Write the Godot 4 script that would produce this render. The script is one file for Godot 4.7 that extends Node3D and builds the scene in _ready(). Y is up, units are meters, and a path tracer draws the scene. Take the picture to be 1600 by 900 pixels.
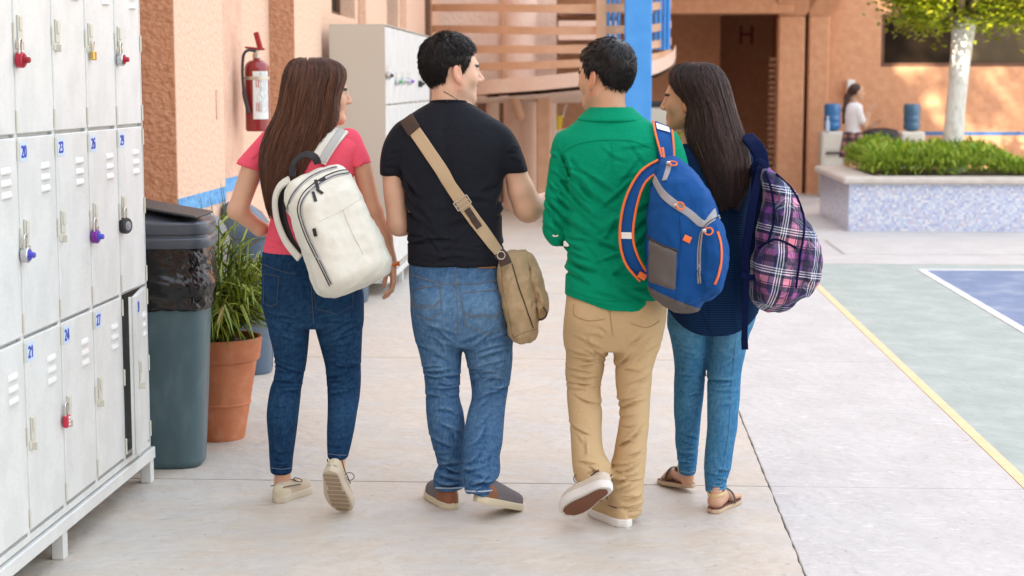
extends Node3D
# A school corridor beside a sports court: four students with bags walk away from the camera, lockers on the left.

const F := 2666.0            # focal length of the photograph in its own pixels (1600 x 900)
const EYE := Vector3(0, 1.56, 0)
const PITCH := -6.844468
const YAW := 3.091026
var FW: Vector3
var RT: Vector3
var UPV: Vector3
var rng := RandomNumberGenerator.new()
var names := {}
var jobs := []
var M := {}

# ---------------------------------------------------------------- pixels to places
func ray(px: float, py: float) -> Vector3:
	return RT * ((px - 800.0) / F) + UPV * ((450.0 - py) / F) + FW
func atz(px: float, py: float, z: float) -> Vector3:
	var r := ray(px, py)
	return EYE + r * (z / r.z)
func atx(px: float, py: float, x: float) -> Vector3:
	var r := ray(px, py)
	return EYE + r * (x / r.x)
func gnd(px: float, py: float, h := 0.0) -> Vector3:
	var r := ray(px, py)
	return EYE + r * ((h - EYE.y) / r.y)
func mpp(p: Vector3) -> float:      # metres in one photo pixel at that place
	return (p - EYE).dot(FW) / F

# ---------------------------------------------------------------- nodes
func numbered(called: String) -> String:
	names[called] = names.get(called, 0) + 1
	return called if names[called] == 1 else "%s_%03d" % [called, names[called] - 1]
func tag(o: Node, label: String, category: String, group := "", kind := "") -> Node:
	if label: o.set_meta("label", label)
	if category: o.set_meta("category", category)
	if group: o.set_meta("group", group)
	if kind: o.set_meta("kind", kind)
	return o
func thing(called: String, label: String, category: String, at := Vector3.ZERO, group := "") -> Node3D:
	var o := Node3D.new()
	o.name = numbered(called)
	add_child(o)
	o.position = at
	tag(o, label, category, group)
	return o
func put(called: String, mesh: Mesh, m: Material, parent: Node = null, at := Vector3.ZERO) -> MeshInstance3D:
	var o := MeshInstance3D.new()
	o.name = called if parent else numbered(called)
	o.mesh = mesh
	o.material_override = m
	o.position = at
	(parent if parent else self).add_child(o, true)
	return o
func struct(called: String, mesh: Mesh, m: Material) -> MeshInstance3D:
	var o := put(called, mesh, m)
	o.set_meta("kind", "structure")
	return o

# ---------------------------------------------------------------- a mesh collector
class MB:
	var v := PackedVector3Array()
	var n := PackedVector3Array()
	var c := PackedColorArray()
	var uv := PackedVector2Array()
	var ix := PackedInt32Array()
	var col := Color(1, 1, 1)
	var off := Vector3.ZERO
	func vert(p: Vector3, nn: Vector3, t := Vector2.ZERO) -> int:
		v.append(p - off); n.append(nn); c.append(col); uv.append(t)
		return v.size() - 1
	func tri(a: int, b: int, d: int) -> void:
		ix.append(a); ix.append(b); ix.append(d)
	func quad(a: Vector3, b: Vector3, d: Vector3, e: Vector3) -> void:   # counter-clockwise seen from the front
		var nn := (b - a).cross(d - a)
		if nn.length_squared() < 1e-14:
			nn = (d - a).cross(e - a)
		nn = nn.normalized()
		var w := (b - a).length()
		var h := (e - a).length()
		var i := vert(a, nn, Vector2(0, 0))
		vert(b, nn, Vector2(w, 0)); vert(d, nn, Vector2(w, h)); vert(e, nn, Vector2(0, h))
		ix.append_array(PackedInt32Array([i, i + 2, i + 1, i, i + 3, i + 2]))
	func tri3(a: Vector3, b: Vector3, d: Vector3) -> void:
		var nn := (b - a).cross(d - a).normalized()
		var i := vert(a, nn)
		vert(b, nn); vert(d, nn)
		ix.append_array(PackedInt32Array([i, i + 2, i + 1]))
	func box(lo: Vector3, hi: Vector3, bev := 0.0) -> void:
		var x := Transform3D(Basis(), (lo + hi) / 2.0)
		tbox(x, (hi - lo) / 2.0, bev)
	func tbox(x: Transform3D, h: Vector3, bev := 0.0) -> void:
		var b := minf(bev, minf(h.x, minf(h.y, h.z)) * 0.9)
		for ax in 3:
			for s in [-1.0, 1.0]:
				var u := (ax + 1) % 3
				var w := (ax + 2) % 3
				var q := []
				for k in [[-1, -1], [1, -1], [1, 1], [-1, 1]]:
					var p := Vector3()
					p[ax] = s * h[ax]
					p[u] = k[0] * (h[u] - b)
					p[w] = k[1] * (h[w] - b)
					q.append(x * p)
				if s > 0: quad(q[0], q[1], q[2], q[3])
				else: quad(q[3], q[2], q[1], q[0])
		if b <= 0.0: return
		for ax in 3:                      # edges along axis ax
			var u := (ax + 1) % 3
			var w := (ax + 2) % 3
			for su in [-1.0, 1.0]:
				for sw in [-1.0, 1.0]:
					var q := []
					for k in [[-1, 0], [1, 0], [1, 1], [-1, 1]]:
						var p := Vector3()
						p[ax] = k[0] * (h[ax] - b)
						p[u] = su * (h[u] - (b if k[1] == 1 else 0.0))
						p[w] = sw * (h[w] - (0.0 if k[1] == 1 else b))
						q.append(x * p)
					if su * sw > 0: quad(q[0], q[1], q[2], q[3])
					else: quad(q[3], q[2], q[1], q[0])
		for sx in [-1.0, 1.0]:
			for sy in [-1.0, 1.0]:
				for sz in [-1.0, 1.0]:
					var a := x * Vector3(sx * h.x, sy * (h.y - b), sz * (h.z - b))
					var d := x * Vector3(sx * (h.x - b), sy * h.y, sz * (h.z - b))
					var e := x * Vector3(sx * (h.x - b), sy * (h.y - b), sz * h.z)
					if sx * sy * sz > 0: tri3(a, d, e)
					else: tri3(a, e, d)
	func grid(rows: Array, closed := false, flip := false) -> void:   # rows of points, smooth normals
		var nr := rows.size()
		var nc: int = rows[0].size()
		var i0 := v.size()
		for r in nr:
			for k in nc:
				var a: Vector3 = rows[maxi(r - 1, 0)][k]
				var b: Vector3 = rows[mini(r + 1, nr - 1)][k]
				var d: Vector3 = rows[r][(k - 1 + nc) % nc if closed else maxi(k - 1, 0)]
				var e: Vector3 = rows[r][(k + 1) % nc if closed else mini(k + 1, nc - 1)]
				var nn := (e - d).cross(b - a)
				nn = nn.normalized() if nn.length_squared() > 1e-16 else Vector3.UP
				vert(rows[r][k], -nn if flip else nn, Vector2(float(k) / nc, float(r) / nr))
		for r in nr - 1:
			for k in (nc if closed else nc - 1):
				var a := i0 + r * nc + k
				var b := i0 + r * nc + (k + 1) % nc
				var d := a + nc
				var e := b + nc
				if flip: ix.append_array(PackedInt32Array([a, b, d, b, e, d]))
				else: ix.append_array(PackedInt32Array([a, d, b, b, d, e]))
	func fan(ring: Array, flip := false) -> void:
		var ctr := Vector3.ZERO
		for p in ring: ctr += p
		ctr /= ring.size()
		var nn := Vector3.ZERO
		for k in ring.size(): nn += (ring[k] - ctr).cross(ring[(k + 1) % ring.size()] - ctr)
		nn = nn.normalized() * (-1.0 if flip else 1.0)
		var i := vert(ctr, nn)
		for p in ring: vert(p, nn)
		for k in ring.size():
			var a := i + 1 + k
			var b := i + 1 + (k + 1) % ring.size()
			if flip: tri(i, a, b)
			else: tri(i, b, a)
	func lathe(axis: Vector3, prof: Array, seg := 28, up := Vector3.UP) -> void:   # prof of [radius, height], bottom to top
		var t := up.cross(Vector3(0.3, 0.1, 1).normalized()).normalized()
		var bt := up.cross(t)
		var rows := []
		for q in prof:
			var r := []
			for k in seg:
				var a := TAU * k / seg
				r.append(axis + up * q[1] + (t * cos(a) + bt * sin(a)) * q[0])
			rows.append(r)
		# split where the profile turns sharply: doubled rows keep creases crisp
		var part := [rows[0]]
		for k in range(1, rows.size()):
			part.append(rows[k])
			if k < rows.size() - 1:
				var d1 := Vector2(prof[k][0] - prof[k - 1][0], prof[k][1] - prof[k - 1][1]).normalized()
				var d2 := Vector2(prof[k + 1][0] - prof[k][0], prof[k + 1][1] - prof[k][1]).normalized()
				if d1.dot(d2) < 0.8:
					grid(part, true)
					part = [rows[k]]
		grid(part, true)
		if prof[0][0] > 0.001: fan(rows[0], true)
		if prof[-1][0] > 0.001: fan(rows[-1])
	func tube(pts: Array, rad, seg := 8, caps := true) -> void:   # rad: number or array
		var rows := []
		var side := Vector3.ZERO
		for k in pts.size():
			var a: Vector3 = pts[maxi(k - 1, 0)]
			var b: Vector3 = pts[mini(k + 1, pts.size() - 1)]
			var t := (b - a).normalized()
			if side == Vector3.ZERO:
				side = t.cross(Vector3.UP if absf(t.y) < 0.9 else Vector3.RIGHT).normalized()
			side = (side - t * side.dot(t)).normalized()
			var up := t.cross(side)
			var r: float = rad[k] if rad is Array else rad
			var ring := []
			for s in seg:
				var ang := TAU * s / seg
				ring.append(pts[k] + (side * cos(ang) + up * sin(ang)) * r)
			rows.append(ring)
		grid(rows, true)
		if caps:
			fan(rows[0], true)
			fan(rows[-1])
	func strap(pts: Array, nrm: Array, w, th: float) -> void:      # flat band, rounded section, lying with normal nrm
		var rows := []
		for k in pts.size():
			var a: Vector3 = pts[maxi(k - 1, 0)]
			var b: Vector3 = pts[mini(k + 1, pts.size() - 1)]
			var t := (b - a).normalized()
			var nn: Vector3 = (nrm[k] - t * t.dot(nrm[k])).normalized()
			var s := t.cross(nn)
			var hw: float = (w[k] if w is Array else w) * 0.5
			var e := minf(th * 0.5, hw * 0.5)
			var ring := []
			for q in [[-1.0, -0.6], [-1.0, 0.4], [-0.86, 1.0], [-0.4, 1.06], [0.4, 1.06], [0.86, 1.0], [1.0, 0.4], [1.0, -0.6], [0.6, -1.0], [-0.6, -1.0]]:
				ring.append(pts[k] + s * hw * q[0] + nn * e * q[1])
			rows.append(ring)
		grid(rows, true)
		fan(rows[0], true)
		fan(rows[-1])
	func add(o: MB, x := Transform3D()) -> void:
		var i0 := v.size()
		for k in o.v.size():
			v.append(x * o.v[k]); n.append((x.basis * o.n[k]).normalized()); c.append(o.c[k]); uv.append(o.uv[k])
		for k in o.ix: ix.append(i0 + k)
	func mesh() -> ArrayMesh:
		var a := []
		a.resize(Mesh.ARRAY_MAX)
		a[Mesh.ARRAY_VERTEX] = v
		a[Mesh.ARRAY_NORMAL] = n
		a[Mesh.ARRAY_COLOR] = c
		a[Mesh.ARRAY_TEX_UV] = uv
		a[Mesh.ARRAY_INDEX] = ix
		var m := ArrayMesh.new()
		m.add_surface_from_arrays(Mesh.PRIMITIVE_TRIANGLES, a)
		return m

func box_mesh(lo: Vector3, hi: Vector3, bev := 0.0, off := Vector3.ZERO) -> ArrayMesh:
	var b := MB.new()
	b.off = off
	b.box(lo, hi, bev)
	return b.mesh()

# ---------------------------------------------------------------- distance fields and surface nets
class Pr:
	var k := 0.02
	var op := 0            # 0 join, 1 cut away
	var lo: Vector3
	var hi: Vector3
	func d(_p: Vector3) -> float: return 1.0

class Cap extends Pr:      # tapered capsule
	var a: Vector3
	var ab: Vector3
	var ra: float
	var rb: float
	var inv := Vector3.ONE
	var l2: float
	var ms := 1.0
	func _init(pa: Vector3, pb: Vector3, r1: float, r2: float, kk := 0.02, sq := Vector3.ONE) -> void:
		a = pa; ra = r1; rb = r2; k = kk
		inv = Vector3.ONE / sq
		ms = minf(sq.x, minf(sq.y, sq.z))
		ab = (pb - pa) * inv
		l2 = maxf(ab.length_squared(), 1e-9)
		var r := Vector3.ONE * maxf(r1, r2)
		r *= Vector3(maxf(sq.x, 1.0), maxf(sq.y, 1.0), maxf(sq.z, 1.0))
		lo = pa.min(pb) - r
		hi = pa.max(pb) + r
	func d(p: Vector3) -> float:
		var q := (p - a) * inv
		var h := clampf(q.dot(ab) / l2, 0.0, 1.0)
		return ((q - ab * h).length() - lerpf(ra, rb, h)) * ms

class Ell extends Pr:
	var x: Transform3D
	var r: Vector3
	var mr: float
	func _init(t: Transform3D, rr: Vector3, kk := 0.02, o := 0) -> void:
		x = t.affine_inverse(); r = rr; k = kk; op = o
		var m := maxf(rr.x, maxf(rr.y, rr.z)) * Vector3.ONE
		lo = t.origin - m
		hi = t.origin + m
	func d(p: Vector3) -> float:
		var q := x * p
		var k0 := (q / r).length()
		var k1 := (q / (r * r)).length()
		return k0 * (k0 - 1.0) / maxf(k1, 1e-6)

class Rbox extends Pr:     # rounded box; tap narrows x and z towards the top
	var x: Transform3D
	var h: Vector3
	var rad: float
	var tap: float
	var tapz: float
	func _init(t: Transform3D, hh: Vector3, rr: float, kk := 0.01, o := 0, tp := 0.0, tpz := 0.0) -> void:
		x = t.affine_inverse(); h = hh; rad = rr; k = kk; op = o; tap = tp; tapz = tpz
		var m := hh.length() * Vector3.ONE * (1.0 + absf(tp))
		lo = t.origin - m
		hi = t.origin + m
	func d(p: Vector3) -> float:
		var q := x * p
		if tap != 0.0 or tapz != 0.0:
			var f := clampf(q.y / h.y, -1.0, 1.0)
			q.x /= 1.0 - tap * f
			q.z /= 1.0 - tapz * f
		q = q.abs() - h + Vector3(rad, rad, rad)
		return q.max(Vector3.ZERO).length() + minf(maxf(q.x, maxf(q.y, q.z)), 0.0) - rad

class Loft extends Pr:     # upright form given by rows of centre, half width and half depth
	var y0: float
	var y1: float
	var inv: float
	var n: int
	var cx := PackedFloat32Array()
	var cz := PackedFloat32Array()
	var hw := PackedFloat32Array()
	var hd := PackedFloat32Array()
	var ex := 2.0
	var rnd := 0.012
	func _init(rows: Array, kk := 0.02, e := 2.0) -> void:     # rows of [y, cx, cz, hw, hd] in metres
		rows.sort_custom(func(a, b): return a[0] < b[0])
		k = kk; ex = e
		y0 = rows[0][0]
		y1 = rows[-1][0]
		n = maxi(8, int((y1 - y0) / 0.006))
		inv = n / (y1 - y0)
		lo = Vector3(1e9, y0, 1e9)
		hi = Vector3(-1e9, y1, -1e9)
		for i in n + 1:
			var y := y0 + i / inv
			var j := 0
			while j < rows.size() - 2 and rows[j + 1][0] < y: j += 1
			var t: float = clampf((y - rows[j][0]) / maxf(rows[j + 1][0] - rows[j][0], 1e-6), 0.0, 1.0)
			var q := []
			for ch in range(1, 5):
				var pm: float = rows[maxi(j - 1, 0)][ch]
				var pa: float = rows[j][ch]
				var pb: float = rows[j + 1][ch]
				var pn: float = rows[mini(j + 2, rows.size() - 1)][ch]
				var h: float = rows[j + 1][0] - rows[j][0]
				var ma: float = (pb - pm) / maxf(rows[j + 1][0] - rows[maxi(j - 1, 0)][0], 1e-6) * h
				var mb: float = (pn - pa) / maxf(rows[mini(j + 2, rows.size() - 1)][0] - rows[j][0], 1e-6) * h
				var t2 := t * t
				var t3 := t2 * t
				q.append((2 * t3 - 3 * t2 + 1) * pa + (t3 - 2 * t2 + t) * ma + (-2 * t3 + 3 * t2) * pb + (t3 - t2) * mb)
			q[2] = maxf(q[2], 0.004)
			q[3] = maxf(q[3], 0.004)
			cx.append(q[0]); cz.append(q[1]); hw.append(q[2]); hd.append(q[3])
			lo = lo.min(Vector3(q[0] - q[2], y0, q[1] - q[3]))
			hi = hi.max(Vector3(q[0] + q[2], y1, q[1] + q[3]))
	func at(y: float, ang: float) -> Vector3:      # a point of the surface: ang 0 faces +z (the camera)
		var f := clampf((y - y0) * inv, 0.0, n - 0.001)
		var i := int(f)
		f -= i
		return Vector3(lerpf(cx[i], cx[i + 1], f) + sin(ang) * lerpf(hw[i], hw[i + 1], f), y, lerpf(cz[i], cz[i + 1], f) + cos(ang) * lerpf(hd[i], hd[i + 1], f))
	func d(p: Vector3) -> float:
		var f := clampf((p.y - y0) * inv, 0.0, n - 0.001)
		var i := int(f)
		f -= i
		var w := lerpf(hw[i], hw[i + 1], f)
		var dd := lerpf(hd[i], hd[i + 1], f)
		var ux := absf(p.x - lerpf(cx[i], cx[i + 1], f)) / w
		var uz := absf(p.z - lerpf(cz[i], cz[i + 1], f)) / dd
		var r: float
		if ex == 2.0: r = sqrt(ux * ux + uz * uz)
		else: r = pow(pow(ux, ex) + pow(uz, ex), 1.0 / ex)
		var s := (r - 1.0) * (minf(w, dd) if r < 1.0 else lerpf(minf(w, dd), maxf(w, dd), ux / maxf(ux + uz, 1e-6)) if w > dd else minf(w, dd))
		var e := maxf(y0 - p.y, p.y - y1)
		if e > -rnd:
			var a := maxf(s + rnd, 0.0)
			var b := maxf(e + rnd, 0.0)
			return maxf(minf(maxf(s, e), 0.0), sqrt(a * a + b * b) - rnd) if a > 0.0 or b > 0.0 else maxf(s, e)
		return s

class Sdf:
	var pr: Array[Pr] = []
	var disp = null
	var cutf = null         # a rule that trims the form
	var cuts := []          # [normal, offset, round]: keeps normal . p < offset
	var verts := PackedVector3Array()
	var norms := PackedVector3Array()
	var idx := PackedInt32Array()
	var cell := 0.007
	func j(p: Pr) -> Sdf:
		pr.append(p)
		return self
	func ev(p: Vector3, act: Array[Pr] = []) -> float:
		var d := 1.0
		for q in (act if act else pr):
			var e := q.d(p)
			var k := q.k
			if q.op == 0:
				if k > 0.0:
					var h := maxf(k - absf(d - e), 0.0) / k
					d = minf(d, e) - h * h * k * 0.25
				else:
					d = minf(d, e)
			else:
				e = -e
				var h := maxf(k - absf(d - e), 0.0) / maxf(k, 1e-5)
				d = maxf(d, e) + h * h * k * 0.25
		for c in cuts:
			d = maxf(d, c[0].dot(p) - c[1])
		if disp != null and absf(d) < 0.05:
			d += disp.call(p)
		if cutf != null and d < 0.1:
			d = maxf(d, cutf.call(p))
		return d
	func grad(p: Vector3) -> Vector3:
		var e := 0.003
		return Vector3(ev(p + Vector3(e, 0, 0)) - ev(p - Vector3(e, 0, 0)), ev(p + Vector3(0, e, 0)) - ev(p - Vector3(0, e, 0)), ev(p + Vector3(0, 0, e)) - ev(p - Vector3(0, 0, e))).normalized()
	func hit(o: Vector3, dir: Vector3, far := 1.5) -> Vector3:       # first point of the surface along a line, else zero
		var t := 0.0
		while t < far:
			var d := ev(o + dir * t)
			if d < 0.0007: return o + dir * t
			t += clampf(d * 0.6, 0.0006, 0.05)
		return Vector3.ZERO
	func build() -> void:
		var lo := Vector3(1e9, 1e9, 1e9)
		var hi := -lo
		for q in pr:
			if q.op == 0:
				lo = lo.min(q.lo)
				hi = hi.max(q.hi)
		lo -= Vector3.ONE * (0.03 + cell)
		hi += Vector3.ONE * (0.03 + cell)
		const B := 6
		var nb := Vector3i(((hi - lo) / (cell * B)).ceil())
		var nx := nb.x * B + 1
		var ny := nb.y * B + 1
		var nz := nb.z * B + 1
		var g := PackedFloat32Array()
		g.resize(nx * ny * nz)
		g.fill(1e3)
		var done := PackedByteArray()
		done.resize(nx * ny * nz)
		var live := []
		var hb := cell * B * 0.5
		var reach := hb * 1.733
		var sy := nx
		var sz := nx * ny
		for bz in nb.z:
			for by in nb.y:
				for bx in nb.x:
					var b0 := lo + Vector3(bx, by, bz) * (cell * B)
					var ctr := b0 + Vector3(hb, hb, hb)
					var act: Array[Pr] = []
					var l := b0
					var h := b0 + Vector3.ONE * (cell * B)
					for q in pr:
						var m := q.k + 0.03
						if q.lo.x - m < h.x and q.hi.x + m > l.x and q.lo.y - m < h.y and q.hi.y + m > l.y and q.lo.z - m < h.z and q.hi.z + m > l.z:
							act.append(q)
					if act.is_empty(): continue
					var dc := ev(ctr, act)
					if absf(dc) > reach * 1.7 + 0.012:
						if dc < 0.0:
							for z in range(0, B + 1):
								for y in range(0, B + 1):
									var i := bx * B + (by * B + y) * sy + (bz * B + z) * sz
									for x in B + 1:
										if done[i + x] == 0: g[i + x] = -1e3
						continue
					live.append(Vector3i(bx, by, bz))
					for z in B + 1:
						for y in B + 1:
							var i := bx * B + (by * B + y) * sy + (bz * B + z) * sz
							var p := b0 + Vector3(0, y, z) * cell
							for x in B + 1:
								if done[i] == 0:
									done[i] = 1
									g[i] = ev(p, act)
								i += 1
								p.x += cell
		var vid := PackedInt32Array()
		vid.resize(nx * ny * nz)
		vid.fill(-1)
		var cells := PackedInt32Array()
		var co := [0, 1, sy, sy + 1, sz, sz + 1, sz + sy, sz + sy + 1]
		var edges := [[0, 1], [2, 3], [4, 5], [6, 7], [0, 2], [1, 3], [4, 6], [5, 7], [0, 4], [1, 5], [2, 6], [3, 7]]
		var cp := [Vector3(0, 0, 0), Vector3(1, 0, 0), Vector3(0, 1, 0), Vector3(1, 1, 0), Vector3(0, 0, 1), Vector3(1, 0, 1), Vector3(0, 1, 1), Vector3(1, 1, 1)]
		var val := PackedFloat32Array()
		val.resize(8)
		var c1 := sy
		var c2 := sz
		for b in live:
			for z in B:
				for y in B:
					var i: int = b.x * B + (b.y * B + y) * sy + (b.z * B + z) * sz
					for x in B:
						var neg := 0
						if g[i] < 0.0: neg += 1
						if g[i + 1] < 0.0: neg += 1
						if g[i + c1] < 0.0: neg += 1
						if g[i + c1 + 1] < 0.0: neg += 1
						if g[i + c2] < 0.0: neg += 1
						if g[i + c2 + 1] < 0.0: neg += 1
						if g[i + c2 + c1] < 0.0: neg += 1
						if g[i + c2 + c1 + 1] < 0.0: neg += 1
						if neg != 0 and neg != 8:
							for q in 8: val[q] = clampf(g[i + co[q]], -0.05, 0.05)
							var s := Vector3.ZERO
							var cnt := 0
							for e in edges:
								var a: float = val[e[0]]
								var d: float = val[e[1]]
								if (a < 0.0) != (d < 0.0):
									s += cp[e[0]].lerp(cp[e[1]], a / (a - d))
									cnt += 1
							vid[i] = verts.size()
							verts.append(lo + (Vector3(b.x * B + x, b.y * B + y, b.z * B + z) + s / cnt) * cell)
							cells.append(i)
						i += 1
		for i in cells:
			var s0 := g[i] < 0.0
			if s0 != (g[i + 1] < 0.0): _q(vid, i, sy, sz, s0)
			if s0 != (g[i + sy] < 0.0): _q(vid, i, sz, 1, s0)
			if s0 != (g[i + sz] < 0.0): _q(vid, i, 1, sy, s0)
		norms.resize(verts.size())
		for t in range(0, idx.size(), 3):
			var a := verts[idx[t]]
			var nn := (verts[idx[t + 2]] - a).cross(verts[idx[t + 1]] - a)
			norms[idx[t]] += nn
			norms[idx[t + 1]] += nn
			norms[idx[t + 2]] += nn
		for t in norms.size(): norms[t] = norms[t].normalized()
	func _q(vid: PackedInt32Array, i: int, u: int, w: int, s0: bool) -> void:
		if i - u - w < 0: return
		var a := vid[i]
		var b := vid[i - u]
		var c := vid[i - u - w]
		var d := vid[i - w]
		if a < 0 or b < 0 or c < 0 or d < 0: return
		if s0: idx.append_array(PackedInt32Array([a, c, b, a, d, c]))
		else: idx.append_array(PackedInt32Array([a, b, c, a, c, d]))

# fields wait in jobs and are meshed together on all cores
func field(called: String, parts: Array, m: Material, parent: Node, colour = null) -> MeshInstance3D:
	var o := put(called, null, m, parent)
	jobs.append({"o": o, "parts": parts, "colour": colour, "basis": Basis()})
	return o
var _todo := []
func _mesh_one(i: int) -> void:
	_todo[i].build()
func mesh_fields() -> void:
	for q in jobs: _todo.append_array(q.parts)
	var t := WorkerThreadPool.add_group_task(_mesh_one, _todo.size(), -1, true)
	WorkerThreadPool.wait_for_group_task_completion(t)
	for q in jobs:
		var b := MB.new()
		var off: Vector3 = q.o.get_parent().position
		var inv: Basis = q.basis.inverse()
		q.o.basis = q.basis
		for s in q.parts:
			var i0 := b.v.size()
			for k in s.verts.size():
				if q.colour != null: b.col = q.colour.call(s.verts[k], s.norms[k])
				b.vert(inv * (s.verts[k] - off), inv * s.norms[k])
			for k in s.idx: b.ix.append(i0 + k)
		q.o.mesh = b.mesh()

# ---------------------------------------------------------------- materials
func lin(r: float, g: float, b: float, a := 1.0) -> Color:
	var c := Color(r, g, b).linear_to_srgb()
	c.a = a
	return c
func noise(freq: float, oct := 4, type := FastNoiseLite.TYPE_SIMPLEX_SMOOTH, sd := 1) -> FastNoiseLite:
	var n := FastNoiseLite.new()
	n.noise_type = type
	n.frequency = freq
	n.seed = sd
	n.fractal_octaves = oct
	return n
func grain(freq: float, strength: float, oct := 4, type := FastNoiseLite.TYPE_SIMPLEX_SMOOTH, size := 512, sd := 1) -> NoiseTexture2D:
	var t := NoiseTexture2D.new()
	t.width = size
	t.height = size
	t.seamless = true
	t.as_normal_map = true
	t.bump_strength = strength
	t.noise = noise(freq, oct, type, sd)
	return t
func blotch(freq: float, stops: Array, oct := 5, size := 512, sd := 1, type := FastNoiseLite.TYPE_SIMPLEX_SMOOTH) -> NoiseTexture2D:
	var t := NoiseTexture2D.new()
	t.width = size
	t.height = size
	t.seamless = true
	t.noise = noise(freq, oct, type, sd)
	var g := Gradient.new()
	g.offsets = PackedFloat32Array(stops.map(func(s): return s[0]))
	g.colors = PackedColorArray(stops.map(func(s): return s[1]))
	t.color_ramp = g
	return t
func mat(c: Color, rough := 0.8, o := {}) -> StandardMaterial3D:
	var m := StandardMaterial3D.new()
	m.albedo_color = c
	m.roughness = rough
	m.metallic_specular = o.get("spec", 0.5)
	m.metallic = o.get("metal", 0.0)
	if o.has("tex"): m.albedo_texture = o.tex
	if o.has("rtex"): m.roughness_texture = o.rtex
	if o.has("nrm"):
		m.normal_enabled = true
		m.normal_texture = o.nrm
		m.normal_scale = o.get("ns", 1.0)
	if o.get("scale"):
		m.uv1_triplanar = true
		m.uv1_world_triplanar = o.get("world", true)
		m.uv1_scale = o.scale if o.scale is Vector3 else Vector3.ONE * o.scale
	if o.get("vc"): m.vertex_color_use_as_albedo = true
	if o.has("back"):
		m.backlight_enabled = true
		m.backlight = o.back
	if o.has("rim"):
		m.rim_enabled = true
		m.rim = o.rim
	if o.has("coat"):
		m.clearcoat_enabled = true
		m.clearcoat = o.coat
		m.clearcoat_roughness = o.get("coatr", 0.2)
	if o.has("sss"):
		m.subsurf_scatter_enabled = true
		m.subsurf_scatter_strength = o.sss
	m.cull_mode = BaseMaterial3D.CULL_DISABLED
	return m

# an image from several seamless noises and a rule that mixes them
func mixed(size: int, specs: Array, rule: Callable) -> ImageTexture:
	var ims := []
	for s in specs:
		var im: Image = noise(s[0], s[1], s[3] if s.size() > 3 else FastNoiseLite.TYPE_SIMPLEX_SMOOTH, s[2]).get_seamless_image(size, size)
		if s.size() > 4:       # stretched along one way
			im.resize(size, maxi(1, int(size * s[4])), Image.INTERPOLATE_BILINEAR)
			var t := Image.create(size, size, false, im.get_format())
			for k in int(ceil(1.0 / s[4])): t.blit_rect(im, Rect2i(0, 0, size, im.get_height()), Vector2i(0, k * im.get_height()))
			im = t
		im.convert(Image.FORMAT_L8)
		ims.append(im.get_data())
	var out := PackedByteArray()
	out.resize(size * size * 3)
	var v := PackedFloat32Array()
	v.resize(ims.size())
	for i in size * size:
		for k in ims.size(): v[k] = ims[k][i] / 255.0
		var c: Color = rule.call(v, i % size, i / size)
		out[i * 3] = clampi(int(c.r * 255.0), 0, 255)
		out[i * 3 + 1] = clampi(int(c.g * 255.0), 0, 255)
		out[i * 3 + 2] = clampi(int(c.b * 255.0), 0, 255)
	return ImageTexture.create_from_image(Image.create_from_data(size, size, false, Image.FORMAT_RGB8, out))

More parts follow.
